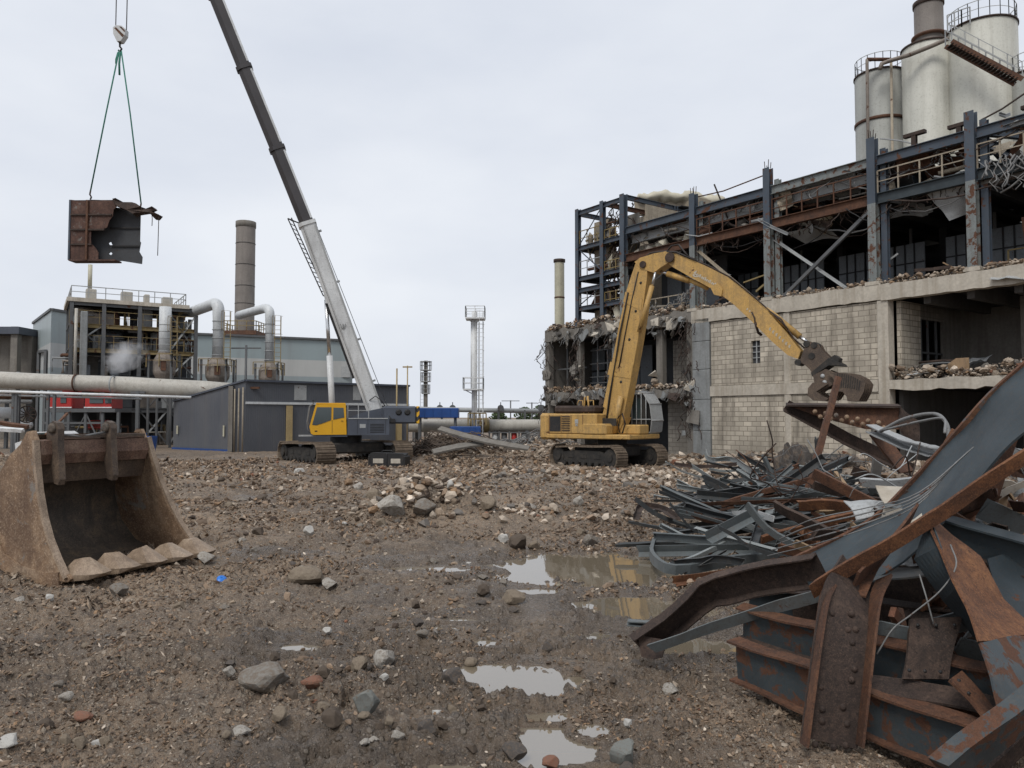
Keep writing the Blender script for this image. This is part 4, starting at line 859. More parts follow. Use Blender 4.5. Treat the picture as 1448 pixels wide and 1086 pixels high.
# lagged duct collapsed on the roof
m = B(); m.sheet((-9.4,5.2,16.62),(-6.6,5.2,16.62),(-6.0,9.5,16.62),(-9.4,9.5,16.62),8,8,.05,.05,3); m.build('roof_deck', M['shadedk'], bl)
inv = BM.inverted(); q = []; r_ = random.Random(2)
for k_ in range(40): t_ = k_/39; q.append(inv @ (P(900+122*t_,282+5*t_-3.5*math.sin(2.9*t_+.2)+1.2*math.sin(17*t_),53.5)))
m = B(); m.smooth = True; m.sweep(PO_(.55,16), q, scale=[(1.5,(.72+.30*math.sin(k_*.9)*math.sin(k_*.37)+.1*r_.random())*(1 if 2 < k_ < 37 else .6)) for k_ in range(40)]); m.dent(.14,1.0); m.dent(.03,4); m.build('lagged_duct', M['insul'], bl); m = mb(); a_, b_ = P(897,281,53.2), P(1022,289,53.2); m.add([a_,b_,V((b_.x,b_.y,16.4)),V((a_.x,a_.y,16.4))]+[p+V((.2,.25,0)) for p in (a_,b_,V((b_.x,b_.y,16.4)),V((a_.x,a_.y,16.4)))],[(3,2,1,0),(4,5,6,7),(0,1,5,4),(1,2,6,5),(3,0,4,7)]); m.build('roof_upstand', M['beige'], bl)
B().box(-9.3,-6.3,6.6,8.6,16.65,17.3).build('duct_plinth', M['beige'], bl)
# collapsed bundle at the right top
r_ = random.Random(77)
for k in range(46):
    a = V((14.6+r_.uniform(0,4.5), r_.uniform(.0,2.2), 13.2+r_.uniform(-.6,1.2))); dr = V((r_.uniform(.3,1.0), r_.uniform(-.35,.15), r_.uniform(-.9,.65))).normalized(); L_ = r_.uniform(1.0,3.4); m = B(); n = 6
    pts = [a+dr*L_*(j/n)+V((0,0,-.45*(j/n)**2*L_*.5))+V((r_.gauss(0,.06),r_.gauss(0,.05),r_.gauss(0,.06))) for j in range(n+1)]
    if k % 3 == 0: m.sweep(PC_(.12,.2,.012), pts)
    elif k % 3 == 1: m.tube(pts, .03+.03*r_.random(), 6)
    else: m.sweep(PB_(.28,.012), pts, (r_.uniform(-.6,.6),.5,1))
    m.build('twisted_strip', M[r_.choice(('galv','beige','greytube','rust','galv','concd'))], bl)
hanging('dangling_debris', [(14.8+.5*i,-.05,12.8) for i in range(7)], M['greytube'], 10, (.8,2.2), 7, .03)
B().sheet((15.6,.2,13.6),(18.2,.6,14.6),(18.0,1.9,14.2),(15.8,1.6,13.4),10,8,.2,.03,95,1).build('torn_sheet', M['galv'], bl)
B().box(14.1,20,.3,.6,12.0,12.5).build('spandrel_beam', M['concd'], bl)
m = B(); railing(m, [(14.2,2.5,8.4),(19,2.5,8.4)], 1.1, .03, .8); m.build('guard_rail', M['yrail'], bl)
# ------------------------------------------------------------------ silos behind
def silo(px, py_top, wpx, Y, mat, label, rail=True, name='silo', py_ring=None, taper=None):
    c = P(px, py_top, Y); r = wpx*Y/1088/2; zt = c.z; t = thing(name, label, 'silo', (c.x,c.y,0)); m = mb()
    m.lathe([(r,-.3),(r,zt-.05),(r*.98,zt)], 40, (c.x,c.y,0), cap=True); m.build('shell', M[mat], t)
    m = mb(); m.lathe([(r,zt-.13),(r+.07,zt-.12),(r+.07,zt-.01),(r,zt)], 40, (c.x,c.y,0), cap=False); m.build('rim_band', M['rustd'], t)
    if py_ring: z = P(px,py_ring,Y).z; m = mb(); m.lathe([(r,z-.12),(r+.07,z-.1),(r+.07,z+.1),(r,z+.12)], 40, (c.x,c.y,0), cap=False); m.build('ring_band', M['rust'], t)
    if rail:
        m = mb(); n = 20; railing(m, [(c.x+(r-.05)*math.cos(2*math.pi*k/n), c.y+(r-.05)*math.sin(2*math.pi*k/n), zt) for k in range(n+1)], 1.1, .018, 1.2); m.build('guard_rail', M['rail'], t)
    m = mb(); ladder(m, (c.x-.3,c.y-r-.15,8), (c.x-.3,c.y-r-.15,zt+1) , (1,0,0)) if False else None
    return t, c, r
silo(1244,108,67,54,'silog','small grey silo with railed rim, leftmost behind the steel frame',True,py_ring=176)
t2, c2, r2 = silo(1311,68,67,51,'silo','pale silo carrying a short brown stack on its top',False)
m = mb(); zt = P(1311,66,51).z; z1 = P(1315,4,51).z; rr = 38*51/1088/2
m.lathe([(rr*1.05,zt-.3),(rr*1.05,zt+.25),(rr,zt+.3),(rr,z1-.1),(rr*1.02,z1)], 28, (c2.x+.15,c2.y,0)); m.build('stack', M['chim'], t2)
m = mb(); m.lathe([(rr*1.02,z1-.3),(rr*1.08,z1-.28),(rr*1.08,z1+.02),(rr*.9,z1+.03)], 28, (c2.x+.15,c2.y,0)); m.build('stack_rim', M['rustd'], t2)
m = mb(); z = P(1311,53,51).z; m.lathe([(rr*1.03,z-.1),(rr*1.22,z-.08),(rr*1.22,z+.05),(rr*1.03,z+.06)], 28, (c2.x+.15,c2.y,0)); m.build('stack_flange', M['rust'], t2)
silo(1388,42,88,49,'silo','largest pale silo with a railed top, crossed by the stairway')
silo(1462,106,62,47,'silog','grey silo cut by the right edge beside the largest silo')
t = thing('silo_stairway', 'rusty stairway slanting down from the silo tops to the right edge', 'stairway', P(1348,60,47)); m = mb()
a, b = P(1346,58,47.2), P(1446,112,44.5); d = b-a
for o in (0,.7): 
    q = V((0,o,0)); m.bar(a+q,b+q,.06,.28)
m.build('stringer', M['rust'], t); m = mb()
for k in range(1,22): p = a+d*(k/22); m.box(p.x-.14,p.x+.14,p.y,p.y+.7,p.z-.02,p.z+.02)
m.build('tread_flight', M['rustd'], t); m = mb(); railing(m, [a,b], 1.05, .02, 1.0); railing(m, [a+V((0,.7,0)),b+V((0,.7,0))], 1.05, .03, 1.0); m.build('guard_rail', M['galv'], t)
m = mb(); railing(m, [P(1340,46,47.3),P(1360,38,47.3),P(1372,34,47.5)], 1.1, .03, .6); m.build('guard_rail', M['galv'], t)
t = thing('conveying_pipe', 'rusty pipe run bent over the small grey silo up to the pale silos', 'pipe', (P(1226,210,52).x,52,0))
m = mb(); m.tube([(P(1226,210,52).x,52,8.4),P(1226,90,52),P(1226,84,52)], .11, 8); m.build('riser', M['hopper'], t)
m = mb(); m.tube([P(1226,84,52),P(1258,84,52)], .13, 8); m.build('header', M['rust'], t)
m = mb(); m.tube([P(1244,98,51.5),P(1247,90,51.5),P(1258,86,51.3),P(1285,78,49.5),P(1320,64,49),P(1342,54,48.5)], .15, 8); m.build('branch_pipe', M['hopper'], t)
m = mb(); m.tube([(P(1260,210,51.6).x,51.6,8.4),P(1260,86,51.6)], .09, 8); m.build('riser', M['beige'], t)
# yellow-grey stack left of the building
c = P(791,367,60); t = thing('vent_stack', 'pale yellow vent stack rising behind the gutted left corner of the building', 'stack', (c.x,60,0)); r = 14*60/1088/2
m = mb(); m.lathe([(r,-.2),(r,c.z)], 24, (c.x,60,0)); m.build('shell', M['cream'], t); m = mb(); m.lathe([(r,c.z-.25),(r*1.2,c.z-.22),(r*1.2,c.z),(r*.9,c.z+.01)], 24, (c.x,60,0)); m.build('rim', M['rustd'], t)
m = mb(); z = P(791,421,60).z; m.lathe([(r,z-.06),(r*1.06,z-.05),(r*1.06,z+.05),(r,z+.06)], 24, (c.x,60,0), cap=False); m.build('flange', M['rust'], t)
# ------------------------------------------------------------------ process plant, sheds and pipes at the left and far behind
def gx(px, Y): return V(((px-724)/1088.0*Y, Y, 0))
def zy(py, Y): return P(724, py, Y).z
# process structure
pa, pb = gx(95,60), gx(277,65); pu = (pb-pa).normalized(); pv = V((-pu.y, pu.x, 0)); LP = (pb-pa).length
PM = Matrix((pu, pv, V((0,0,1)))).transposed().to_4x4(); PM.translation = pa
pt = thing('process_structure', 'open steel process structure packed with tanks and pipes, steam drifting in front', 'process plant', M=PM)
Q = lambda: mb(PM)
r_ = random.Random(3)
ZL = (0, 3.0, 5.6, 7.75, 9.7, 11.45)
for u in (0.15, 2.4, 5.0, 7.3, LP-.1):
    for v in (0, 3, 6):
        Q().sweep(PI_(.28,.28,.03,.025),[(u,v,-.2),(u,v,11.4 if u < 7 else 10.9)],up=(0,1,0)).build('steel_column', M['steelgrey'], pt)
for z in ZL[1:]:
    for v in (0,3,6): Q().beam((0,v,z-.15),(LP,v,z-.15),PI_(.2,.32,.03,.02)).build('steel_beam', M['yrail' if v == 0 and z < 11 and z > 6 else 'steelgrey'], pt)
    Q().box(0,LP,.1,6,z-.05,z+.02).build('deck', M['steelgrey' if z < 11 else 'conc'], pt)
    if 6 < z < 11: m = Q(); railing(m,[(0,-.05,z),(LP,-.05,z)],1.05,.02,1.1); m.build('guard_rail', M['yrail'], pt)
Q().box(-.2,LP*.93,-.2,6.2,11.40,11.72).build('roof_slab', M['conc'], pt)
m = Q(); railing(m,[(.1,0,11.7),(LP*.9,0,11.7),(LP*.9,6,11.7)],.95,.03,1.2); railing(m,[(.1,0,11.7),(.1,6,11.7)],.95,.02,1.2); m.build('guard_rail', M['galv'], pt)
for u, w_, h_ in ((1.55,.75,.95),(4.15,.85,.95),(5.65,.4,.85),(7.25,.8,.75)):
    Q().cbox(u-w_/2,u+w_/2,1.2,2.1,11.73,11.73+h_,.05).build('roof_vent', M['pipe'], pt)
m = Q(); m.tube([(1.45,1.6,12.6),(1.45,1.6,14.7)],.16,12); m.build('vent_pipe', M['cream'], pt)
# rooms and equipment
Q().box(.3,LP-3,3.2,3.4,5.7,7.6).build('wall_panel', M['concd'], pt); Q().box(.3,LP,4.8,5,7.8,9.6).build('wall_panel', M['darkin'], pt); Q().box(.3,LP,4.8,5,0,5.5).build('wall_panel', M['darkin'], pt); Q().box(5.8,LP,4.8,5,5.6,7.7).build('wall_panel', M['darkin'], pt)
Q().cbox(2.1,4.9,1.2,3.0,7.8,8.6,.06).build('tank', M['galv'], pt); m = Q(); m.lathe([(.9,0),(.9,1.6),(.5,1.75)],20,(3.2,2.4,7.8)); m.build('tank', M['pane'], pt)
for u, z, rr, h_, mt in ((1.2,9.75,.75,1.2,'hopper'),(3.2,9.75,.5,.9,'rust'),(5.6,9.7,.55,1.6,'galv'),(6.6,7.8,.6,1.5,'galv'),(1.0,7.85,.5,1.3,'hopper'),(7.8,8.0,.5,1.6,'steelgrey'),(4.2,5.7,.4,.9,'galv'),(6.4,5.7,.7,1.4,'steelgrey')):
    m = Q(); m.lathe([(rr*.7,0),(rr,.15),(rr,h_),(rr*.6,h_+.2),(.1,h_+.25)],18,(u,1.6,z)); m.build('vessel', M[mt], pt)
Q().cbox(1.2,3.2,.8,2.6,9.75,10.7,.05).build('casing', M['hopper'], pt); Q().box(6.7,8.9,3.2,3.35,8.6,10.8).build('wall_panel', M['pane'], pt)
for k in range(84):
    z = r_.choice((5.7,7.85,5.8,.2,3.1,7.9,9.75)); u = r_.uniform(.4,LP-.6); v = r_.uniform(.2,2.6); m = Q(); h_ = r_.uniform(.5,1.7); w_ = r_.uniform(-1.6,1.6); rr = r_.choice((.05,.07,.1,.14))
    pth = [(u,v,z),(u,v,z+h_),(u+w_*.1,v,z+h_+.1),(u+w_,v,z+h_+.1),(u+w_,v+.8,z+h_+.1)] if k % 2 else [(u,v,z+h_),(u+w_,v,z+h_),(u+w_,v,z+.1)]
    m.tube(pth, rr, 8); m.build('process_pipe', M[r_.choice(('galv','pipe','rust','steelgrey','hopper','yrail'))], pt)
for u0,u1,z0,z1 in ((7.3,LP-.1,7.8,10.9),(7.3,LP-.1,5.6,7.8),(5,7.3,0,3),(7.3,LP-.1,0,3),(7.3,LP-.1,3,5.6),(0.15,2.4,7.8,9.7)):
    Q().beam((u0,-.05,z0),(u1,-.05,z1),PL_(.12,.12,.02)).build('diagonal_brace', M['galv'], pt); Q().beam((u0,-.05,z1),(u1,-.05,z0),PL_(.12,.12,.02)).build('diagonal_brace', M['steelgrey'], pt)
for k in range(30):
    u = r_.uniform(.3,LP-.8); z = r_.choice((.05,3.05,5.65,7.8)); w_ = r_.uniform(.4,1.2); Q().cbox(u,u+w_,.6,1.6,z,z+r_.uniform(.5,1.3),.04).build('equipment_box', M[r_.choice(('steelgrey','galv','hopper','darkin','pane'))], pt)
m = Q(); m.cbox(.75,1.25,-.7,-.25,4.8,10.6,.05); m.build('riser_duct', M['concg'], pt); m = Q(); m.tube([(.45,-.5,5),(.45,-.5,10.8)],.12,10); m.build('riser_pipe', M['pipe'], pt)
# steam puff
m = mb(); c = P(174,505,58.6); m.lathe([(1.9*math.sin(a*math.pi/12),-1.9*math.cos(a*math.pi/12)) for a in range(0,13)],24,(0,0,0),cap=False); m.v = [V((p.x*1.45,p.y*.5,p.z*.62)) for p in m.v]
o = m.build('steam', M['steam']); o.location = c; o.rotation_euler = (0,R(-14),0); tag(o, kind='stuff')
# three ducts with hoppers
def ducts(px, pw, py0, py1, hpx, hw, hy0, hy1, Y, elbow, label):
    t = thing('exhaust_duct', label, 'duct', gx(px,Y)); k = Y/1088; r = pw*k/2; c = gx(px,Y)
    zt, zb = zy(py0,Y), zy(py1,Y); m = mb()
    if elbow:
        e0, eY = elbow; q0 = P(e0[0],e0[1],eY); q = [q0]; q1 = V((c.x,c.y,zt)); d = (q1-q0)
        for i in range(1,5): q.append(q0+d*(.82*i/4))
        for i in range(1,6): a = i/6*math.pi/2; q.append(q0+d*.82+ (d*.18)*math.sin(a)+V((0,0,-(r*1.6)*(1-math.cos(a)))))
        q.append(V((c.x,c.y,zt-r*2.2))); q.append(V((c.x,c.y,zb))); m.tube(q, r, 20)
    else: m.tube([(c.x,c.y,zb),(c.x,c.y,zt)], r, 20)
    m.build('duct_pipe', M['duct'], t); m = mb(); n = 5
    for i in range(n): z = zb+(zt-r*2.4-zb)*(i+.3)/n; m.lathe([(r,z-.03),(r*1.05,z-.02),(r*1.05,z+.02),(r,z+.03)],20,(c.x,c.y,0),cap=False)
    m.build('flange', M['galv'], t); hr = hw*k/2; h0, h1 = zy(hy0,Y), zy(hy1,Y); H = h0-h1
    m = mb(); m.lathe([(.12,h1-.4*H),(hr*.45,h1-.1*H),(hr*.96,h1+.28*H),(hr,h1+.35*H),(hr,h1+.72*H),(hr*.62,h0-.02),(r*1.15,h0+.1)],12,(c.x,c.y,0)); [m.sm.__setitem__(i,False) for i in range(len(m.sm))]; m.build('hopper', M['hopper'], t)
    m = mb(); m.box(c.x+hr*.1,c.x+hr*.6,c.y-hr*1.0,c.y-hr*.95,h1+.38*H,h1+.72*H); m.build('access_hatch', M['rust'], t)
    m = mb()
    for a, b in ((-1,-1),(1,-1),(1,1),(-1,1)): m.bar((c.x+a*hr*1.05,c.y+b*hr*.9,-.1),(c.x+a*hr*1.05,c.y+b*hr*.9,h0),.14)
    m.beam((c.x-hr*1.05,c.y-hr*.9,h1-.9*H),(c.x+hr*1.05,c.y-hr*.9,h1),PL_(.1,.1,.02)); m.beam((c.x+hr*1.05,c.y-hr*.9,h1-.9*H),(c.x-hr*1.05,c.y-hr*.9,h1),PL_(.1,.1,.02)); m.build('support_frame', M['steelgrey'], t)
    m = mb(); ladder(m,(c.x+r+.35,c.y-.2,h0-.5),(c.x+r+.35,c.y-.2,zt-.8),(1,0,0),.5,.35,(0,-1,0)); m.build('caged_ladder', M['yrail'], t)
    m = mb(); railing(m,[(c.x-hr*1.2,c.y-hr*1.1,h1+.5*H),(c.x+hr*1.2,c.y-hr*1.1,h1+.5*H),(c.x+hr*1.2,c.y+hr,h1+.5*H)],1.0,.03,.8); m.build('guard_rail', M['yrail'], t)
ducts(231.5,16,434,500,231,30,500,540,59,None,'straight silver duct with hopper in front of the process structure')
ducts(307,16,427,506,306,33,508,545,61,((272,441),66),'elbowed silver duct leaving the right end of the process structure')
ducts(380,13,434,513,379,29,515,546,62,((338,446),68),'elbowed silver duct starting at the foot of the tall brown chimney')
# large horizontal pipe
t = thing('overhead_pipe', 'long large pale pipe running in front of the process structure', 'pipe', gx(100,55)); m = mb(); k = 55/1088
pts = [P(a,b,Y) for a,b,Y in ((-160,530,54),(0,537,54),(60,540,54.4),(150,543,55),(185,546,55.2),(225,549,55.6),(290,551,56),(330,553,56.3))]
m.tube(pts, 11.5*k, 24, scale=[1,1,1,1,1.15,1.2,1.1,1.0]); m.build('pipe_shell', M['pipe'], t)
for px in (26,195): 
    m = mb(); p = gx(px,54.6); m.bar((p.x,p.y,-.2),(p.x,p.y,zy(553,54.6)),.22,.22,up=(0,1,0)); m.bar((p.x-.5,p.y,zy(555,54.6)),(p.x+.5,p.y,zy(555,54.6)),.16); m.build('support_post', M['steelgrey'], t)
for a, b in ((26,538.5),(108,541.5),(160,544)): m = mb(); p = P(a,b,54.6); m.lathe([(11.5*k,-.05),(11.5*k+.06,-.04),(11.5*k+.06,.04),(11.5*k,.05)],24,p,(1,.05,0),cap=False); m.build('pipe_band', M['rust' if a == 108 else 'galv'], t)
t = thing('pipe_bridge', 'thin white pipe line on posts under the large pale pipe', 'pipe', gx(60,50)); m = mb(); m.tube([P(-80,551,50),P(270,562,50.5)],.09,8); m.build('pipe_run', M['white'], t)
m = mb(); m.tube([P(-80,557,50.3),P(200,564,50.6)],.06,8); m.build('pipe_run', M['galv'], t)
for px in (19,23,68,77): m = mb(); p = gx(px,50.3); m.bar((p.x,p.y,-.2),(p.x,p.y,zy(556,50)),.16,.16,up=(0,1,0)); m.build('post', M['steelgrey'], t)
t = thing('pipe_stack_rack', 'low rack of grey and white pipes at the far left edge', 'pipe rack', gx(20,56))
for k2, (py, rr, mt) in enumerate(((583,.42,'duct'),(560,.18,'rust'),(567,.15,'galv'),(600,.25,'white'))): m = mb(); m.tube([P(-80,py,56),P(44 if k2 else 30,py+1,56)],rr,16); m.build('pipe_run', M[mt], t)
for px in (-20,10,40): p = gx(px,56.6); mb().bar((p.x,p.y,-.2),(p.x,p.y,4.2),.2,.2,up=(0,1,0)).build('post', M['steelgrey'], t)
m = mb(); c = P(38,586,55); m.lathe([(.55,-.04),(.62,-.04),(.62,.04),(.55,.04)],24,c,(.3,-1,0),cap=False)
for k2 in range(6): a = k2*math.pi/6; m.bar(c+V((.58*math.cos(a),0,.58*math.sin(a))),c-V((.58*math.cos(a),0,.58*math.sin(a))),.05)
m.build('hose_reel', M['rustd'], t)
# red cabins on a steel deck
t = thing('steel_platform', 'grey steel platform with legs carrying the red cabins', 'platform', gx(118,54.5)); z = zy(578,54.5)
a, b = gx(72,54.5), gx(172,54.5); mb().box(a.x,b.x,53.6,56,z-.25,z).build('deck', M['steelgrey'], t)
for px in (76,98,122,146,168): p = gx(px,53.8); mb().bar((p.x,p.y,-.2),(p.x,p.y,z-.25),.18,.18,up=(0,1,0)).build('leg', M['steelgrey'], t)
m = mb(); m.bar((a.x,53.8,z-1),(b.x,53.8,z-1),.14); m.bar((a.x,53.8,z-1.9),(b.x,53.8,z-1.9),.12); m.beam(gx(98,53.8)+V((0,0,.2)),gx(122,53.8)+V((0,0,z-.3)),PL_(.1,.1,.02)); m.beam(gx(146,53.8)+V((0,0,.2)),gx(122,53.8)+V((0,0,z-.3)),PL_(.1,.1,.02)); m.build('cross_beam', M['steelgrey'], t)
for px0, px1, py0, wn_, lb in ((75,106,560,((86,94),),'red equipment cabin with one window, left on the steel platform'),(124,162,561,((127,146),(149,158)),'red equipment cabin with two windows, right on the steel platform')):
    t = thing('red_cabin', lb, 'cabin', gx((px0+px1)/2,54.6)+V((0,0,z))); a, b = gx(px0,54.6), gx(px1,54.6); z1 = zy(py0,54.6); mb().cbox(a.x,b.x,54.2,55.8,z+.003,z1,.05).build('body', M['red'], t)
    for w0, w1 in wn_: a2, b2 = gx(w0,54.2), gx(w1,54.2); mb().box(a2.x,b2.x,54.15,54.2,z+.45*(z1-z),z+.85*(z1-z)).build('window', M['glass'], t)
    mb().box(a.x-.02,b.x+.02,54.17,54.2,z+.05,z+.13).build('white_band', M['white'], t)
t = thing('red_tank_unit', 'red pump unit with white tank ends above the left cabin', 'pump unit', gx(100,56)+V((0,0,z))); m = mb(); m.tube([P(92,552,56),P(112,553,56)],.35,16); m.build('tank', M['red'], t); m = mb(); m.bar(P(92,556,56),gx(92,56)+V((0,0,z)),.1); m.bar(P(112,556,56),gx(112,56)+V((0,0,z)),.1); m.build('leg', M['steelgrey'], t)
t = thing('orange_container', 'orange red ribbed unit under the steel platform', 'container', gx(138,55)); a, b = gx(127,55), gx(150,55); m = mb(); z0, z1 = zy(607,55), zy(594,55); m.cbox(a.x,b.x,54.5,55.6,z0,z1,.04); m.build('body', M['red'], t); m = mb()
for k2 in range(4): zz_ = z0+(z1-z0)*(k2+.5)/4; m.box(a.x+.05,b.x-.05,54.45,54.5,zz_-.03,zz_+.03)
m.build('rib', M['rust'], t); m = mb(); m.box(a.x+.1,a.x+.25,54.6,55.5,-.2,z0); m.box(b.x-.25,b.x-.1,54.6,55.5,-.2,z0); m.build('skid', M['steelgrey'], t)
for px0, px1, py0, Y, lb in ((175,198,613,47,'wide blue waste skip behind the bucket, beside a narrower blue skip'),(204,213,617,46.5,'narrow blue waste skip at the foot of the grey shed')):
    t = thing('waste_skip', lb, 'skip', gx((px0+px1)/2,Y)); a, b = gx(px0,Y), gx(px1,Y); z1 = zy(py0,Y); m = mb(); m.hull([(a.x,Y,z1),(b.x,Y,z1),(a.x,Y+1,z1),(b.x,Y+1,z1),(a.x+.08,Y+.05,.1),(b.x-.08,Y+.05,.1),(a.x+.08,Y+.9,.1),(b.x-.08,Y+.9,.1)]); m.build('body', M['bluep'], t); m = mb(); m.box(a.x-.04,b.x+.04,Y-.04,Y+.03,z1-.08,z1+.02); m.box((a.x+b.x)/2-.03,(a.x+b.x)/2+.03,Y-.03,Y+.05,.3,z1); m.build('rim', M['bluep'], t)
# white car, mostly behind the bucket
t = thing('parked_car', 'white car parked behind the rusty bucket', 'car', gx(82,47)); c = gx(82,47); cm = Matrix.Translation(c)
m = mb(cm); m.prism([(-2.0,.35),(-2.05,.75),(-1.5,.92),(-.75,1.42),(.6,1.46),(1.35,1.0),(2.0,.88),(2.1,.4)],-.8,.8); m.build('body', M['white'], t)
m = mb(cm); m.prism([(-1.3,.95),(-.72,1.36),(-.1,1.39),(-.1,.95)],-.815,.815); m.prism([(0,.95),(0,1.39),(.55,1.4),(1.15,1.0)],-.815,.815); m.build('side_window', M['glass'], t)
for x in (-1.3,1.3):
    for y in (-.72,.72): m = mb(cm); m.cyl((x,y-.1,.32),(x,y+.1,.32),.32,20); w2 = m.build('wheel', M['black'], t); m = mb(cm); m.cyl((x,y-.11 if y < 0 else y+.06,.32),(x,y-.06 if y < 0 else y+.11,.32),.2,16); m.build('rim', M['galv'], w2)
# pale clad buildings
sB = m_siding('clad_bands', [(0,(.30,.345,.355)),(7.2,(.44,.455,.45)),(9.6,(.30,.35,.36))]); sL = m_siding('clad_bands_long', [(0,(.27,.315,.325)),(7.0,(.44,.445,.43)),(8.9,(.27,.325,.335))])
c0, cl, cr_ = gx(69.5,75), gx(44,86), gx(110,78.5); zt = zy(439,75)
t = thing('clad_building', 'tall pale blue-grey clad building left of the process structure', 'building', c0)
def quadbox(pts, z0, zts, mat, name, t):
    n = len(pts); m = mb(); m.add([(p.x,p.y,z0) for p in pts]+[(p.x,p.y,z) for p, z in zip(pts,zts)], [[i,(i+1)%n,n+(i+1)%n,n+i] for i in range(n)]+[list(range(n,2*n))]); return m.build(name, mat, t)
bk = cl+cr_-c0; quadbox([c0,cr_,bk,cl],-.2,[zt]*4,sB,'wall',t); m = mb()
for a, b in ((c0,cr_),(c0,cl)): m.bar(a+V((0,0,zt+.1)),b+V((0,0,zt+.1)),.3,.25)
m.build('parapet_trim', M['steelgrey'], t)
for p_, q_ in ((.2,.42),): a = c0.lerp(cl,.12); b = c0.lerp(cl,.5); m = mb(); m.bar(a+V((-.15,-.1,0)),a+V((-.15,-.1,zy(497,77))),.25); m.bar(b+V((-.15,-.1,0)),b+V((-.15,-.1,zy(497,80))),.25); m.bar(a+V((-.15,-.1,zy(497,77))),b+V((-.15,-.1,zy(497,80))),.25); m.build('door_frame', M['steelgrey'], t)
a, b = gx(255,83), gx(498,91); zt = zy(475,85)
t = thing('clad_building', 'long low pale building striped blue-grey and white behind the dark shed', 'building', a); quadbox([a,b,b+V((-3,14,0)),a+V((-6,12,0))],-.2,[zt]*4,sL,'wall',t)
m = mb(); m.bar(a+V((0,-.1,zt+.08)),b+V((0,-.1,zt+.08)),.35,.22); m.build('parapet_trim', M['steelgrey'], t); m = mb(); p = a.lerp(b,.955)+V((0,-.12,0)); m.box(p.x-.6,p.x+.6,p.y-.1,p.y,7.0,8.3); m.build('louvre', M['galv'], t)
a, b = gx(-120,80), gx(43,82); t = thing('concrete_building', 'brown grey concrete building with a dark parapet at the far left', 'building', a); zt = zy(474,81); quadbox([a,b,b+V((0,10,0)),a+V((0,10,0))],-.2,[zt]*4,M['concd'],'wall',t)
mb().box(a.x,b.x+.1,79.6,83,zt,zt+.75).build('parapet', M['cranegrey'], t)
for px in (-40,20): p = gx(px,80.2); mb().box(p.x-.35,p.x+.35,p.y-.3,p.y+.4,-.2,zt+.8).build('pilaster', M['concd'], t)
# dark shed
C_, L_, E_ = gx(347,51), gx(246,56), gx(578,60); zc, zl = zy(539,51), zy(568,56)
shed = m_siding('dark_cladding', [(0,(.070,.076,.09))], .22, .5); t = thing('dark_shed', 'dark grey ribbed metal shed with sloping end and white stripe, behind the crane', 'shed', C_)
bk = L_+E_-C_; quadbox([C_,E_,bk,L_],-.2,[zc,zc,zl,zl],shed,'wall',t); ed = (E_-C_).normalized(); en = V((ed.y,-ed.x,0)); el = (L_-C_).normalized()
m = mb(); m.bar(C_+V((0,0,zc+.05))+en*.06,E_+V((0,0,zc+.05))+en*.06,.25,.14); m.bar(C_+V((0,0,zc+.05)),L_+V((0,0,zl+.05)),.25,.12); m.build('roof_trim', M['cranegrey'], t)
m = mb(); z = zy(570,52); m.bar(C_+en*.05+V((0,0,z)),E_+en*.05+V((0,0,z)),.06,.16,up=(0,0,1)); m.build('white_stripe', M['duct'], t)
for f0, f1, z0, z1, mt in ((.265,.335,zy(566,54),zy(545,54),'galv'),(.62,.67,zy(566,57),zy(545,57),'galv')):
    a = C_.lerp(E_,f0)+en*.03; b = C_.lerp(E_,f1)+en*.03; m = mb(); m.add([a+V((0,0,z0)),b+V((0,0,z0)),b+V((0,0,z1)),a+V((0,0,z1)),a-en*.02+V((0,0,z0)),b-en*.02+V((0,0,z0)),b-en*.02+V((0,0,z1)),a-en*.02+V((0,0,z1))],[(0,1,2,3),(4,7,6,5),(0,4,5,1),(1,5,6,2),(2,6,7,3),(3,7,4,0)]); m.build('translucent_panel', M['pane' if mt == 'x' else 'galv'], t)
for f0, w_, z0, z1 in ((.235,.42,-.2,3.1),(.925,.45,-.2,2.1)):
    a = C_.lerp(E_,f0)+en*.12; m = mb(); m.bar(a+V((0,0,z0)),a+V((0,0,z1)),w_,.15,up=en); m.build('corner_post', M['ypanel'], t)
m = mb(); p = C_+el*.2-V((0,.25,0))
for q in (.1,.55,1.0): pp = C_+el*q+V((-.05,-.15,0)); m.tube([pp+V((0,0,-.1)),pp+V((0,0,zc-.4-q*.1))],.05,6)
m.build('wall_pipe', M['beige'], t); m = mb(); m.bar(C_+el*1.35+V((-.08,-.1,0)),C_+el*1.35+V((-.08,-.1,zc-.3)),.35,.3); m.build('downpipe_box', M['concd'], t)
m = mb(); p = C_.lerp(L_,.26)+V((-.06,-.08,0)); m.box(p.x-.05,p.x+.05,p.y-.04,p.y+.04,1.0,1.75); p = C_.lerp(L_,.92)+V((-.06,-.08,0)); m.box(p.x-.06,p.x+.06,p.y-.04,p.y+.04,1.1,1.7); m.build('door_handle', M['cream'], t)
m = mb(); m.bar(C_+el*1.4+V((-.05,-.08,.0)),L_+V((-.05,-.08,.0)),.05,.25); m.build('base_strip', M['bluep'], t)
m = mb(); p = C_+ed*.6+en*.12; m.box(p.x-.3,p.x+.3,p.y-.1,p.y+.1,zc-.5,zc-.36); m.build('wall_lamp', M['rust'], t)
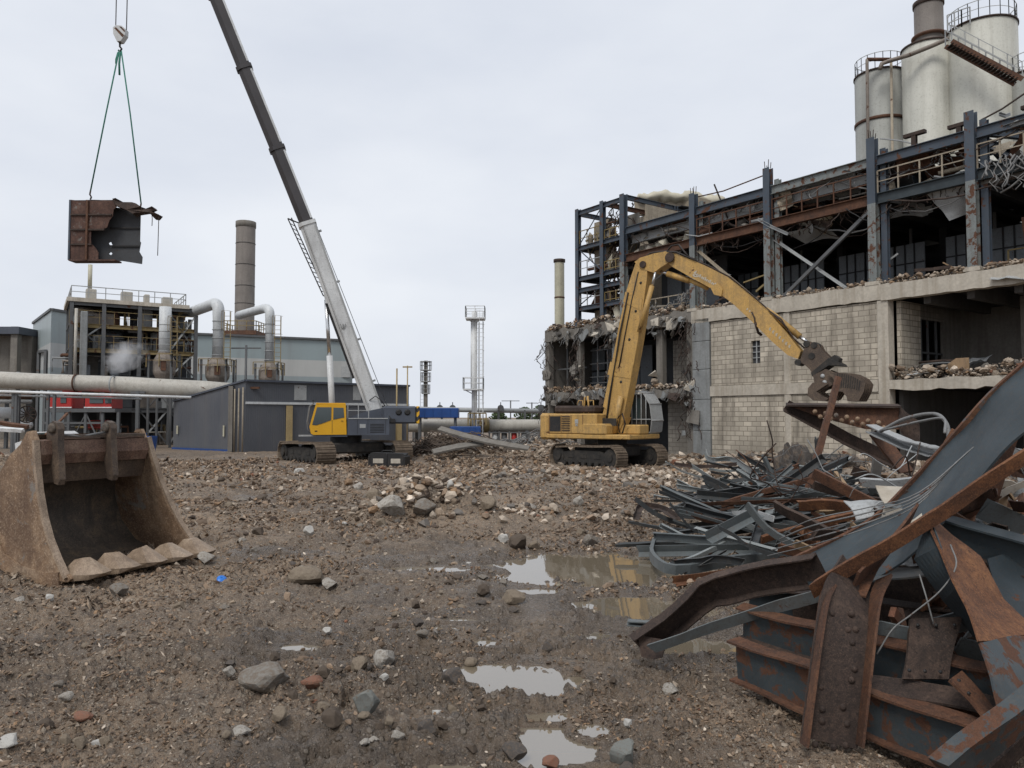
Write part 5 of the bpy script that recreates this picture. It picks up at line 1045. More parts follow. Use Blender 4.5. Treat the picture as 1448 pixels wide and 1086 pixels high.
# poles
def pole(px, py, Y, r, mat, label, arms=(), name='utility_pole', cat='pole'):
    c = gx(px,Y); z = zy(py,Y); t = thing(name, label, cat, c); m = mb(); m.tube([(c.x,c.y,-.2),(c.x,c.y,z)],r,8); m.build('shaft', M[mat], t)
    for w_, dz in arms: mb().box(c.x-w_,c.x+w_,c.y-.05,c.y+.05,z-dz-.05,z-dz+.05).build('crossarm', M[mat], t)
pole(347,488,62,.10,'steelgrey','grey pole with crossarm above the shed corner',((1.2,.25),)); pole(333,508,62,.06,'steelgrey','thin bare grey pole left of the crossarm pole')
pole(561,521,54,.055,'ypanel','plain yellow pole at the right end of the dark shed'); pole(576,517,56,.045,'ypanel','slim yellow pole with a short crossarm near the crane counterweight',((.35,.1),))
pole(722,566,120,.10,'steelgrey','grey lamp post with twin arms on the horizon',((1.4,.1),),'lamp_post','lamp post'); pole(752,569,110,.10,'steelgrey','grey lamp post nearest the building on the horizon',((.8,.1),),'lamp_post','lamp post')
# brown chimney
Y = 92; c = gx(344,Y); r = 27*Y/1088/2; zt = zy(314,Y); t = thing('brick_chimney', 'tall brown grey chimney with a railed platform behind the ducts', 'chimney', c); m = mb(); m.lathe([(r*1.06,-.2),(r*1.0,12),(r*.98,zt-.15),(r*.94,zt)],32,(c.x,c.y,0)); m.build('shaft', M['chim'], t)
m = mb(); m.lathe([(r*.99,zt-.7),(r*1.04,zt-.68),(r*1.04,zt-.02),(r*.9,zt)],32,(c.x,c.y,0)); m.build('cap_band', M['concd'], t)
m = mb()
for z in (zy(345,Y),zy(375,Y),zy(405,Y),zy(430,Y)): m.lathe([(r*1.0,z-.04),(r*1.02,z-.03),(r*1.02,z+.03),(r*1.0,z+.04)],32,(c.x,c.y,0),cap=False)
m.build('shaft_band', M['concdk'], t)
z = zy(470,Y); mb().box(c.x-r*2,c.x+r*1.9,c.y-r*2,c.y+r*2,z-.5,z).build('platform', M['rust'], t); m = mb(); q = [(c.x-r*2,c.y-r*2,z),(c.x+r*1.9,c.y-r*2,z),(c.x+r*1.9,c.y+r*2,z),(c.x-r*2,c.y+r*2,z),(c.x-r*2,c.y-r*2,z)]; railing(m,q,1.1,.04,1.0); m.build('guard_rail', M['yrail'], t)
m = mb()
for a, b in ((-1,-1),(1,-1),(1,1),(-1,1)): m.bar((c.x+a*r*1.7,c.y+b*r*1.7,-.2),(c.x+a*r*1.7,c.y+b*r*1.7,z-.5),.3)
m.build('platform_leg', M['steelgrey'], t)
# white access tower
Y = 66; k = Y/1088; t = thing('access_tower', 'white steel flare column with caged ladder and two railed platforms', 'tower', gx(672,Y)); c = gx(670.5,Y); zt = zy(441,Y)
m = mb(); m.tube([(c.x,Y,-.2),(c.x,Y,zt)],3.6*k,14); m.tube([(c.x-3.9*k,Y+.1,zy(550,Y)),(c.x-3.9*k,Y+.1,zy(452,Y))],1.2*k,8); m.build('column', M['white'], t)
m = mb(); ladder(m,(c.x+8*k,Y-.1,.2),(c.x+8*k,Y-.1,zt),(1,0,0),.5,.35,(0,-1,0)); m.build('caged_ladder', M['white'], t); m = mb()
for px in (677,683): m.tube([gx(px,Y)+V((0,.3,0)),gx(px,Y)+V((0,.3,zy(455,Y)))],.05,6)
m.build('guide_pipe', M['galv'], t)
for py, x0, x1, nm in ((450,-12,15,'platform'),(550,-15,13,'platform')):
    z = zy(py,Y); mb().box(c.x+x0*k,c.x+x1*k,Y-.8,Y+.9,z-.12,z).build(nm, M['white'], t); m = mb(); q = [(c.x+x0*k,Y-.8,z),(c.x+x1*k,Y-.8,z),(c.x+x1*k,Y+.9,z),(c.x+x0*k,Y+.9,z),(c.x+x0*k,Y-.8,z)]; railing(m,q,.95,.028,.7); m.build('guard_rail', M['white'], t)
m = mb(); m.bar((c.x-14*k,Y,zy(551,Y)),(c.x,Y,zy(558,Y)),.08); m.bar((c.x+10*k,Y,zy(451,Y)),(c.x+2*k,Y,zy(457,Y)),.08); m.bar((c.x-9*k,Y,zy(451,Y)),(c.x-2*k,Y,zy(457,Y)),.08); m.build('bracket', M['white'], t)
m = mb(); q = gx(683,Y)+V((0,-.2,0)); railing(m,[gx(663,Y)+V((0,-1,zy(601,Y))),gx(688,Y)+V((0,-1,zy(601,Y)))],1.0,.05,.5); m.build('yellow_rail', M['yrail'], t)
Y = 92; k = Y/1088; c = gx(602,Y); zt = zy(510,Y); t = thing('access_tower', 'small distant brown tower with two ring platforms right of the crane', 'tower', c); m = mb(); m.tube([(c.x,Y,-.2),(c.x,Y,zt)],2.8*k,12); m.build('column', M['concd'], t)
for py, w_ in ((511,8),(523,8),(539,7),(556,6)):
    z = zy(py,Y); m = mb(); m.lathe([(.1,z-.1),(w_*k,z-.1),(w_*k,z),(.1,z)],16,(c.x,Y,0)); m.build('platform', M['galv'], t)
    if py > 512: m = mb(); railing(m,[(c.x+w_*k*math.cos(a*.785),Y+w_*k*math.sin(a*.785),z) for a in range(9)],1.0,.03,1.0); m.build('guard_rail', M['galv'], t)
m = mb(); ladder(m,(c.x-5*k,Y-.2,2),(c.x-5*k,Y-.2,zt-1),(1,0,0),.4,.4); m.build('ladder', M['galv'], t)
# pipes and blue troughs across the middle distance
t = thing('pipeline', 'thick white pipeline crossing behind the debris mound', 'pipeline', gx(680,68)); m = mb(); m.tube([P(560,602,67),P(664,602,68)],.56,20); m.build('pipe_section', M['pipe'], t); m = mb(); m.tube([P(664.5,602,68),P(690,602,68.4)],.62,20); m.build('joint_sleeve', M['yrail'], t); m = mb(); m.tube([P(690.5,602,68.4),P(800,602,69)],.56,20); m.build('pipe_section', M['pipe'], t)
for px in (590,640,700,745): p = gx(px,68.4); mb().box(p.x-.15,p.x+.15,p.y-.3,p.y+.3,-.2,zy(609,68.4)).build('saddle_post', M['steelgrey'], t)
t = thing('pipeline', 'slim rusty pipeline on posts above the thick white one', 'pipeline', gx(680,72)); m = mb(); m.tube([P(560,578,71),P(800,582,73)],.22,12); m.build('pipe_section', M['galv'], t)
for px in (585,625,665,705,742,765): p = gx(px,72); mb().box(p.x-.1,p.x+.1,p.y-.1,p.y+.1,-.2,zy(580,72)).build('post', M['steelgrey'], t)
for px in (622,640,708,765): p = P(px,577,72); m = mb(); m.lathe([(.3,-.15),(.3,.15)],14,p,(0,1,0)); m.bar(p,p+V((0,0,.55)),.08); m.build('valve', M['steelgrey'], t)
for px0,px1,py0,py1,Y,lb in ((589,649,577,591,65.5,'long blue tank trough lying above the thick white pipeline'),(637,680,603,622,64.5,'blue box container under the thick white pipeline'),):
    t = thing('blue_container', lb, 'container', gx((px0+px1)/2,Y)); a, b = gx(px0,Y), gx(px1,Y); z0, z1 = zy(py1,Y), zy(py0,Y); mb().cbox(a.x,b.x,Y-.7,Y+.7,z0,z1,.05).build('body', M['bluep'], t); m = mb()
    for q in range(1,5): x = a.x+(b.x-a.x)*q/5; m.box(x-.05,x+.05,Y-.75,Y-.7,z0+.05,z1-.05)
    m.build('rib', M['bluep'], t)
    mb().box(a.x+.2,a.x+.4,Y-.4,Y+.4,-.2,z0).build('support_post', M['steelgrey'], t); mb().box(b.x-.4,b.x-.2,Y-.4,Y+.4,-.2,z0).build('support_post', M['steelgrey'], t)
t = thing('pipe_rack', 'dark low rack with small red and white vessels beside the gutted building', 'rack', gx(725,67)); a, b = gx(690,67), gx(775,67)
for z in (zy(611,67),zy(622,67)): mb().box(a.x,b.x,66.8,67.6,z-.08,z).build('shelf_beam', M['steelgrey'], t)
for px in (692,706,720,734,748,762): p = gx(px,66.9); mb().box(p.x-.07,p.x+.07,p.y-.07,p.y+.07,-.2,zy(610,67)).build('post', M['steelgrey'], t)
for px, mt in ((700,'white'),(713,'steelgrey'),(727,'red'),(741,'galv')): p = P(px,621,67.2); m = mb(); m.lathe([(.25,0),(.25,.5),(.1,.6)],12,p); m.build('vessel', M[mt], t)
# far trees
def bush(px, py, wpx, Y, seed, label):
    rr = random.Random(seed); c = gx(px,Y); zt = zy(py,Y); w_ = wpx*Y/1088/2; t = thing('bushy_tree', label, 'tree', c); m = mb(); m.tube([(c.x,Y,-.2),(c.x+.2,Y,zt*.55)],.22,8,scale=[1,.5]); m.build('trunk', M['rustd'], t); m = mb()
    for k in range(900):
        a, b, g_ = rr.gauss(0,.42), rr.gauss(0,.42), rr.uniform(-1,1)
        p = V((c.x+a*w_, Y+b*w_, zt*.62+g_*zt*.38*math.sqrt(max(.05,1-a*a)))); q = V((rr.gauss(0,1),rr.gauss(0,1),rr.gauss(0,1))).normalized(); s = rr.uniform(.2,.45); u = q.orthogonal().normalized()*s; v = q.cross(u)
        m.add([p-u*.5,p+v*.6,p+u*.5,p-v*.6],[(0,1,2,3)])
    m.build('crown', M['leaf'], t)
for px, py, w_, sd, lb in ((742,576,26,1,'dark green bushy tree on the horizon, leftmost of three'),(764,573,24,2,'dark green bushy tree tucked against the gutted corner'),(705,580,20,3,'low hazy green tree behind the slim pipeline')): bush(px,py,w_,140,sd,lb)
# ------------------------------------------------------------------ machines
class Plane:
    """vertical plane through point o along horizontal direction d; photo pixel -> point on it"""
    def __init__(s, o, d): s.o = V(o); s.d = V(d).normalized(); s.n = V((s.d.y,-s.d.x,0))
    def __call__(s, px, py, off=0.0):
        q = P(px,py,10); c = V((0,0,CAM_H)); r = q-c; o = s.o+s.n*off; t = (o-c).dot(s.n)/r.dot(s.n); return c+r*t
    def poly(s, m, pts, w, off=0.0):
        """solid plate of thickness w (centred at off) with outline pts (pixels)"""
        q = [s(a,b) for a, b in pts]; n = len(q); a = s.n*(off-w/2); b = s.n*(off+w/2)
        ar = sum((q[i].dot(s.d))*(q[(i+1)%n].z)-(q[(i+1)%n].dot(s.d))*q[i].z for i in range(n))
        if ar < 0: q = q[::-1]
        m.add([p+a for p in q]+[p+b for p in q], [list(range(n))[::-1], list(range(n,2*n))]+[[i,(i+1)%n,n+(i+1)%n,n+i] for i in range(n)]); return m
def track_unit(t, Mx, L, H, W, nm='crawler_track', pads=46):
    r = H/2; hl = L/2-r; per = 2*(L-H)+2*math.pi*r; m = mb(Mx); pl = per/pads*.93; th = .045
    def at(s):
        s %= per
        if s < 2*hl: x = -hl+s; return V((x,0,H-.05*(1-(x/hl)**2)-(.12*max(0,-x/hl)**2))), V((1,0,0)), V((0,0,1))
        s -= 2*hl
        if s < math.pi*r: a = math.pi/2-s/r; return V((hl+r*math.cos(a),0,r+r*math.sin(a))), V((math.sin(a),0,-math.cos(a))), V((math.cos(a),0,math.sin(a)))
        s -= math.pi*r
        if s < 2*hl: return V((hl-s,0,0)), V((-1,0,0)), V((0,0,-1))
        s -= 2*hl; a = -math.pi/2-s/r; return V((-hl+r*math.cos(a),0,r+r*math.sin(a))), V((math.sin(a),0,-math.cos(a))), V((math.cos(a),0,math.sin(a)))
    for k in range(pads):
        p, tt, nn = at(per*k/pads); q = frame(p, tt, nn); o = m.M; m.M = Mx @ q
        m.hull([(x,y,z) for x in (-pl/2,pl/2) for y in (-W/2,W/2) for z in (-.02,th)]); m.box(-pl*.36,-pl*.22,-W/2+.02,W/2-.02,th,th+.035); m.box(pl*.2,pl*.32,-W/2+.02,W/2-.02,th,th+.02); m.M = o
    bt = m.build(nm, M['track'], t)
    m = mb(Mx); m.prism([(-hl-.1,.22),(-hl-.1,.62*H),(-hl*.4,.78*H),(hl*.6,.78*H),(hl+.05,.6*H),(hl+.1,.25)],-W*.30,W*.30); m.build('side_frame', M['trackd'], bt)
    m = mb(Mx); m.cyl((hl,-W*.36,r),(hl,W*.36,r),r*.78,24); m.cyl((hl,-W*.42,r),(hl,W*.42,r),r*.35,16); m.build('idler_wheel', M['trackd'], bt)
    m = mb(Mx)
    for k in range(36): a = k*math.pi/18; 
    m.cyl((-hl,-W*.36,r),(-hl,W*.36,r),r*.8,18); m.cyl((-hl,-W*.45,r),(-hl,W*.45,r),r*.45,16); m.build('drive_sprocket', M['trackd'], bt)
    for k in range(7): x = -hl*.75+hl*1.5*k/6; m = mb(Mx); m.cyl((x,-W*.40,.19),(x,W*.40,.19),.13,14); m.build('roller', M['trackd'], bt)
    for y in (-W*.31,W*.31):
        for x in (-hl*.5,0,hl*.5): mb(Mx).cbox(x-.22,x+.22,y-.015,y+.015,.42*H,.64*H,.01).build('frame_cover', M['trackd'], bt)
    return bt
# ---------------------------------------------------------------- crawler crane
CY = 41.0; cc = gx(490,CY); yaw = R(12); UF = V((-math.cos(yaw),-math.sin(yaw),0)); UM = frame(cc, UF)
cr = thing('crawler_crane', 'telescopic crawler crane with yellow cab, white boom base and raised dark boom', 'crane', M=UM)
k = CY/1088
ax = V((.6,-.8,0)).normalized(); TM = frame(cc+V((-.15,.15,0)), ax)
for s in (1,-1): track_unit(cr, TM @ Matrix.Translation((0.05,s*2.15,-.06)), 5.3, 1.06, 1.0)
m = mb(TM); m.cbox(-1.3,1.3,-1.75,1.75,.42,.98,.08); m.box(-.9,-.5,-2.0,2.0,.45,.85); m.box(.5,.9,-2.0,2.0,.45,.85); m.build('carbody', M['trackd'], cr)
m = mb(UM); m.cyl((0,0,.9),(0,0,1.38),.82,28); m.build('slewing_ring', M['black'], cr)
def X(px): return (490-px)*k
def Z(py): return CAM_H+(590-py)*k
m = mb(UM); m.cbox(1.0,X(548),-1.35,1.2,Z(614.5),Z(592),.05) if False else m.cbox(X(548),1.35,-1.35,.42,1.38,Z(592),.04); m.box(X(548),X(491.5),.42,1.52,1.38,Z(591)); m.box(X(491.5),1.5,.42,1.5,1.30,1.42); m.build('house', M['cranegrey'], cr)
m = mb(UM); m.box(X(546),X(493),1.525,1.55,Z(592.3),Z(591)); m.build('deck_edge', M['galv'], cr)
m = mb(UM); m.prism([(X(493),Z(590)),(X(520),Z(581)),(X(541),Z(576.5)),(X(556),Z(576)),(X(556),Z(592)),(X(493),Z(592))],.0,.16); m.prism([(X(493),Z(590)),(X(520),Z(581)),(X(541),Z(576.5)),(X(556),Z(576)),(X(556),Z(592)),(X(493),Z(592))],-1.0,-.84); m.build('boom_foot_frame', M['cranegrey'], cr)
m = mb(UM); m.cbox(X(586),X(541),-1.35,1.3,Z(599),Z(574.5),.09); m.build('counterweight', M['cranegrey'], cr)
m = mb(UM); m.cbox(X(590),X(586),-1.38,1.33,Z(599),Z(574.5),.03); m.build('hazard_panel', M['hazard'], cr)
m = mb(UM)
for a in (561,573): m.lathe([(.16,0),(.16,.03),(.1,.05)],16,(X(a),1.3,Z(583)),(0,1,0)); 
m.build('lifting_eye', M['black'], cr)
m = mb(UM); m.box(X(556),X(547),.3,1.45,Z(597),Z(592)); m.build('winch_housing', M['black'], cr)
m = mb(UM)
for i in range(6): z = Z(611-i*2.2); m.box(X(541),X(522),1.52,1.535,z,z+.035)
m.build('side_louvre', M['black'], cr); m = mb(UM)
for px_ in (505,519,543): mb(UM).box(X(px_)-.008,X(px_)+.008,1.52,1.53,1.45,Z(592)).build('panel_seam', M['black'], cr)
m = mb(UM); railing(m,[(X(492),1.4,Z(591)),(X(520),1.4,Z(591))],.75,.02,.5); m.build('handrail', M['galv'], cr)
m = mb(UM); m.tube([(X(545),.2,Z(576)),(X(538),.3,Z(566)),(X(530),.2,Z(560)),(X(522),0,Z(566))],.025,6); m.tube([(X(548),1.3,Z(588)),(X(552),1.34,Z(594)),(X(545),1.36,Z(600))],.03,6); m.build('hydraulic_hose', M['black'], cr)
m = mb(UM); m.box(X(516),X(508),1.52,1.532,1.75,1.95); m.build('service_hatch', M['galv'], cr)
# cab
cp = [(443.6,612),(441.5,603),(449.5,572.5),(489.2,571.8),(490.6,613.5),(447,613.8)]
m = mb(UM); m.prism([(X(a),Z(b)) for a, b in cp],.52,1.55); cab = m.build('cab', M['cabyellow'], cr)
for pts in ([(445.2,600),(451.2,576.5),(470.3,576.5),(470,593.8),(458,598.5),(450,600.8)],[(472.7,593.2),(472.9,576.9),(486.2,577.1),(487.2,590.2)]):
    m = mb(UM); m.prism([(X(a),Z(b)) for a, b in pts],1.553,1.57); m.build('side_window', M['glass'], cab)
m = mb(UM); q = [(444.2,600.5),(450.4,575.5)]; m.add([(X(q[0][0])+.045,.6,Z(q[0][1])),(X(q[0][0])+.045,1.47,Z(q[0][1])),(X(q[1][0])+.03,1.47,Z(q[1][1])),(X(q[1][0])+.03,.6,Z(q[1][1]))],[(0,1,2,3)]); m.build('windscreen', M['glass'], cab)
m = mb(UM); m.cbox(X(489),X(449.5),.55,1.52,Z(572.2),Z(570.6),.02); m.build('roof_panel', M['cabyellow'], cab)
m = mb(UM); m.box(X(471.6),X(471.2),1.55,1.562,Z(612),Z(594)); m.build('door_seam', M['black'], cab); m = mb(UM); m.bar((X(486),1.575,Z(595)),(X(483),1.575,Z(595)),.02); m.build('door_handle', M['black'], cab)
m = mb(UM); m.tube([(X(447),1.5,Z(571)),(X(441),1.5,Z(575)),(X(438),1.5,Z(595)),(X(439),1.5,Z(606)),(X(443),1.5,Z(611))],.02,6); m.tube([(X(447),.7,Z(571)),(X(441),.7,Z(575)),(X(438),.7,Z(595)),(X(443),.7,Z(611))],.02,6); m.build('front_guard_rail', M['greytube'], cab)
m = mb(UM); m.tube([(X(446),1.5,Z(571)),(X(446),1.5,Z(567.5))],.02,6); m.cyl((X(446),1.5,Z(568)),(X(446),1.5,Z(567)),.05,8); m.build('beacon', M['black'], cab)
m = mb(UM); m.box(X(452),X(448.5),1.55,1.56,Z(609.5),Z(608)); m.build('cab_badge', M['black'], cab)
m = mb(UM); m.box(1.3,X(427),.9,1.2,Z(616),Z(614)); m.build('step_plate', M['galv'], cr)
# boom
piv = UM @ V((-1.55,-.42,0)); BP = Plane(piv, UF)
def boom_prof(w, h, c=.16): 
    w, h = w/2, h/2; return [(-w,-h+c*1.4),(-w+c,-h),(w-c,-h),(w,-h+c*1.4),(w,h-c*.5),(w-c*.5,h),(-w+c*.5,h),(-w,h-c*.5)]
bsec = [((537,600),(434,316),.80,.84,'boomwhite'),((435.6,320),(391.5,210),.68,.74,'boomdark'),((392.8,213),(345,95.5),.62,.72,'boomdark'),((346.5,99),(303.5,-8),.56,.70,'boomdark'),((304.5,-5),(166,-345),.50,.66,'boomdark')]
bm_root = None; bn = BP.n
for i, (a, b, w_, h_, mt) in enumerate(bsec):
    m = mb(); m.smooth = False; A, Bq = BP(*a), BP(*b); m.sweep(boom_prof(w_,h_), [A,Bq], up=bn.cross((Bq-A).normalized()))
    o = m.build('boom_section', M[mt], cr); d_ = (Bq-A).normalized(); u_ = bn.cross(d_); u_ = u_ if u_.x > 0 else -u_; m = mb(); m.sweep(PB_(.03,.10),[A+d_*.3+u_*(h_*.5-.05)-bn*(w_*.5+.01),Bq-d_*.3+u_*(h_*.5-.05)-bn*(w_*.5+.01)],up=u_); m.build('boom_sheen', M['duct' if i else 'galv'], o)  # pale strip per section paints the sky sheen of the boom's top plate
    if i < 4:
        d = (Bq-A).normalized(); m = mb(); m.sweep(boom_prof(w_+.10,h_+.12), [Bq-d*.16,Bq+d*.04], up=bn.cross(d)); m.build('boom_collar', M['boomwhite' if i == 0 else 'boomdark'], o)
tip = BP(166,-345); m = mb(); m.cyl(tip+bn*-.3,tip+bn*.3,.42,20); m.build('boom_head', M['boomdark'], cr)
m = mb(); BP.poly(m,[(458,418),(470,416),(470,428),(461,430)],.5,.0); m.build('ram_bracket', M['boomwhite'], cr)
m = mb(); m.tube([BP(471,603),BP(466,503)],.165,16); m.build('ram_cylinder', M['boomwhite'], cr); m = mb(); m.tube([BP(466,504),BP(461,424)],.10,14); m.build('ram_rod', M['silver'], cr)
m = mb()
for a, b in (((407,309),(457,418)),((412,308),(461,415))): m.bar(BP(*a,.3),BP(*b,.3),.06)
for i in range(17): t_ = i/16; a = BP(407+50*t_,309+109*t_,.3); b = BP(412+49*(min(1,t_+.05)),308+107*min(1,t_+.05),.3); m.bar(a,b,.035)
m.bar(BP(407,309,.3),BP(424,316,.3),.06); m.bar(BP(457,418,.3),BP(464,420,.3),.06); m.build('stowed_jib', M['black'], cr)
m = mb(); m.bar(BP(464,428,-.1),BP(503,534,-.1),.35,.14,up=bn); m.build('cable_tray', M['black'], cr)
m = mb(); m.bar(BP(428.5,322,-.42),BP(521,578,-.42),.012,.05,up=bn); m.build('boom_seam', M['black'], cr)
m = mb(); c = BP(485,462,-.42)
for a in (-.14,.0,.14): m.bar(c+V((a,-.01,.16)),c+V((a*.3,-.01,-.12)),.03)
m.build('boom_emblem', M['greytube'], cr)
m = mb(); m.tube([BP(449,322),BP(447,318),BP(548,575)],.018,5); m.tube([BP(434.5,316,0),BP(300,-12,0)],.012,5); m.build('hoist_rope', M['wire'], cr)
m = mb(); d = BP(541,577)-BP(449,322)
for t_ in (.02,.3,.62,.85): p = BP(449+92*t_,322+255*t_); m.bar(p+V((.0,0,0)),p+V((.14,0,.05)),.10)
m.build('rope_guide', M['galv'], cr)
# hook block, slings and the torn tank load
LY = tip.y; LPn = Plane(gx(168,LY), (1,0,0)); kl = LY/1088
t = thing('hook_block', 'striped white hook block hanging on two ropes above the torn tank', 'hook block', LPn(170,60))
m = mb(); LPn.poly(m,[(162,41),(166,38),(174,38.5),(179.5,43),(179,51),(173,60),(167.5,60.5),(162.5,50)],.35); m.build('side_plate', M['boomwhite'], t)
m = mb(); LPn.poly(m,[(164,42),(166.5,41),(178,52),(175.5,55)],.37); LPn.poly(m,[(171,40),(174,40.2),(179,45),(178.8,48)],.37); m.build('red_stripe', M['rust'], t)
m = mb(); m.tube([LPn(169.5,60),LPn(169.5,66),LPn(172,69),LPn(170,73),LPn(167.5,71)],.05,8); m.build('hook', M['black'], t)
for a, b in ((163.5,164.5),(178.8,180.3)): m = mb(); m.tube([LPn(a,44),V((LPn(b,0).x,LY,tip.z))],.025,6); m.build('hoist_rope', M['wire'], t)
for pts, lb in (([(168.5,71),(150,160),(128,270)],'green lifting sling to the left edge of the torn tank'),([(171.5,72),(184,160),(199.5,288)],'green lifting sling to the torn right end of the tank')):
    t = thing('lifting_sling', lb, 'sling', LPn(*pts[-1])); m = mb(); m.tube([LPn(*p) for p in pts],.035,6); m.build('strap', M['sling'], t); m = mb(); p = LPn(*pts[-1]); m.tube([p,p+V((-.03,0,-.18)),p+V((.05,0,-.32)),p+V((0,0,-.45))],.04,6); m.build('shackle', M['rustd'], t)
t = thing('sling_tail', 'short loose green sling tail hanging under the hook', 'sling', LPn(169,106)); m = mb(); m.tube([LPn(170,74),LPn(168.6,90),LPn(169,106)],.05,6); m.tube([LPn(167,74),LPn(164,84),LPn(164,90)],.04,6); m.build('strap', M['sling'], t)
sc_ = .1381
def ld(l): return [(60+a*sc_,260+b*sc_) for a, b in l]
t = thing('torn_tank', 'rusty torn steel tank section swinging from the crane slings', 'tank section', LPn(140,370))
m = mb(); LPn.poly(m,ld([(290,168),(745,165),(770,225),(730,265),(722,330),(690,370),(662,448),(600,470),(500,482),(497,560),(500,610),(545,655),(575,705),(572,770),(470,787),(290,780)]),.03); m.build('front_plate', M['loadrust'], t)
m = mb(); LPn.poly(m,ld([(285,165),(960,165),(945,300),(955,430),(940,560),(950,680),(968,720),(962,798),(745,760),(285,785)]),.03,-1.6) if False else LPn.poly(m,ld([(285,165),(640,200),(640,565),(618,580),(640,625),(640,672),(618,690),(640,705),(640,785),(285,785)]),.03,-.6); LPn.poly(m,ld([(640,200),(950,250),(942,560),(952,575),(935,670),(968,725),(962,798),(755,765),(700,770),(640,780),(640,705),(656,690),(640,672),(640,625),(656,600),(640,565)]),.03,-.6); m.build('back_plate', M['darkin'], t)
a = LPn(*ld([(290,165)])[0]); b = LPn(*ld([(290,780)])[0]); m = mb(); m.box(a.x-.06,a.x+.03,LY-.05,LY+.62,b.z,a.z); m.build('side_plate', M['blue'], t)
c = LPn(*ld([(745,165)])[0]); m = mb(); m.sheet((a.x,LY-.02,a.z),(c.x,LY-.02,a.z),(c.x+.2,LY+.6,a.z+.05),(a.x,LY+.6,a.z),8,6,.03,.03,5); m.build('top_plate', M['rustd'], t)
m = mb(); d = LPn(*ld([(750,790)])[0]); m.box(a.x,d.x,LY-.08,LY+.6,b.z-.05,b.z+.02); m.build('bottom_plate', M['loadrust'], t)
m = mb()
for x in (318,472,622): pa_, pb_ = [LPn(*q) for q in ld([(295,x),(715 if x < 400 else 640 if x < 480 else 510,x)])]; mb().box(pa_.x,pb_.x,LY-.09,LY-.02,pa_.z-.04,pa_.z+.04).build('stiffener', M['rustd'], t)
m = mb(); p = LPn(*ld([(470,170)])[0]); m.box(p.x-.05,p.x+.05,LY-.12,LY-.02,b.z,p.z); m.build('stiffener', M['rust'], t)
m = mb()
for x in (425,612): pa_, pb_ = [LPn(*q) for q in ld([(640,x),(945,x+10)])]; mb().box(pa_.x,pb_.x,LY+.50,LY+.57,pa_.z-.04,pa_.z+.04).build('stiffener', M['black'], t)
g = ld([(715,150),(760,150),(820,185),(910,178),(960,200),(1010,235),(1050,248),(1130,238),(1165,268),(1110,272),(1205,318),(1165,352),(1130,345),(1095,290),(1030,300),(960,298),(935,315),(860,265),(790,240),(740,215)])
m = mb(); q = [LPn(*p) for p in g]; LPn.poly(m,g,.4,-.15)
for i in range(len(m.v)): m.v[i] = m.v[i]+V((0,.35*mnoise.noise(m.v[i]*2.5),.06*mnoise.noise(m.v[i]*5)))
m.build('torn_flap', M['rustd'], t)
m = mb(); m.tube([LPn(*p) for p in ld([(1120,300),(1125,360),(1122,430)])],.02,5); m.tube([LPn(*p) for p in ld([(1185,310),(1192,340),(1180,735)])],.02,5); m.build('hanging_wire', M['rustd'], t)
# ---------------------------------------------------------------- demolition excavator
ec = V((4.82,37.0,0)); EF = V((.79,-.61,0)).normalized(); EM = frame(ec, EF); ET = frame(ec+V((-.25,0,0)), (.6,-.8,0))
ex = thing('demolition_excavator', 'yellow high reach excavator with caged cab and grapple, parked against the gutted building', 'excavator', M=EM)
for s in (1,-1): track_unit(ex, ET @ Matrix.Translation((0,s*1.32,-.05)), 4.6, 1.02, .68)
m = mb(ET); m.cbox(-1.2,1.2,-1.1,1.1,.45,.98,.08); m.build('carbody', M['trackd'], ex)
m = mb(EM); m.cyl((0,0,.95),(0,0,1.3),.7,26); m.build('slewing_ring', M['trackd'], ex)
m = mb(EM); m.cbox(-3.0,1.75,-1.5,1.5,1.28,1.5,.04); m.build('deck', M['yellow'], ex)
m = mb(EM); m.cbox(-3.25,-2.7,-1.52,1.52,1.22,2.5,.12); m.build('counterweight', M['yellow'], ex)
m = mb(EM); m.cbox(-2.69,.02,-1.5,-.42,1.505,2.47,.05); body = m.build('engine_housing', M['yellow'], ex)
m = mb(EM); m.cbox(.03,.55,-1.5,-.6,1.505,1.95,.04); m.cbox(-.75,.5,-1.53,-.5,1.505,2.0,.04); m.build('tool_box', M['yellow'], ex)
m = mb(EM); m.cbox(-2.69,.0,-.41,1.45,1.505,2.55,.06); m.cbox(-2.6,-.3,-1.2,1.2,2.48,2.86,.10); m.build('engine_hood', M['rustd'], ex)
m = mb(EM); m.box(-2.6,-1.98,-1.515,-1.5,1.62,2.35); m.build('air_grille', M['black'], body)
m = mb(EM)
for i in range(7): z = 1.65+.11*i; m.box(-1.9,-1.45,-1.53,-1.501,z,z+.05)
m.build('louvre_panel', M['rustd'], body)
for x in (-2.63,-1.94,-1.38,-.72): mb(EM).box(x-.012,x+.012,-1.51,-1.5,1.55,2.42).build('door_seam', M['rust'], body); m = mb(EM); m.box(-1.16,-.98,-1.512,-1.5,2.0,2.2); m.box(-1.13,-1.01,-1.516,-1.512,1.88,1.97); m.build('square_decal', M['white'], body)
m = mb(EM)
for x, y in ((-1.35,-1.0),(-.75,-1.0),(-.75,.5)): m.tube([(x,y,2.5),(x,y,2.95),(x+.1,y,3.1),(x+.3,y,3.1),(x+.35,y,2.5)],.025,6)
m.tube([(-.9,-1.1,2.5),(-.85,-1.1,3.25),(-.7,-1.1,3.3),(-.62,-1.1,2.5)],.05,8); m.build('handrail', M['yellow'], ex)
m = mb(EM); m.lathe([(.09,0),(.09,.5),(.07,.55)],12,(-1.9,.3,2.8)); m.build('exhaust_pipe', M['rustd'], ex)
m = mb(EM); m.box(-.05,.75,-.95,-.4,1.9,2.25); m.build('valve_block', M['trackd'], ex)
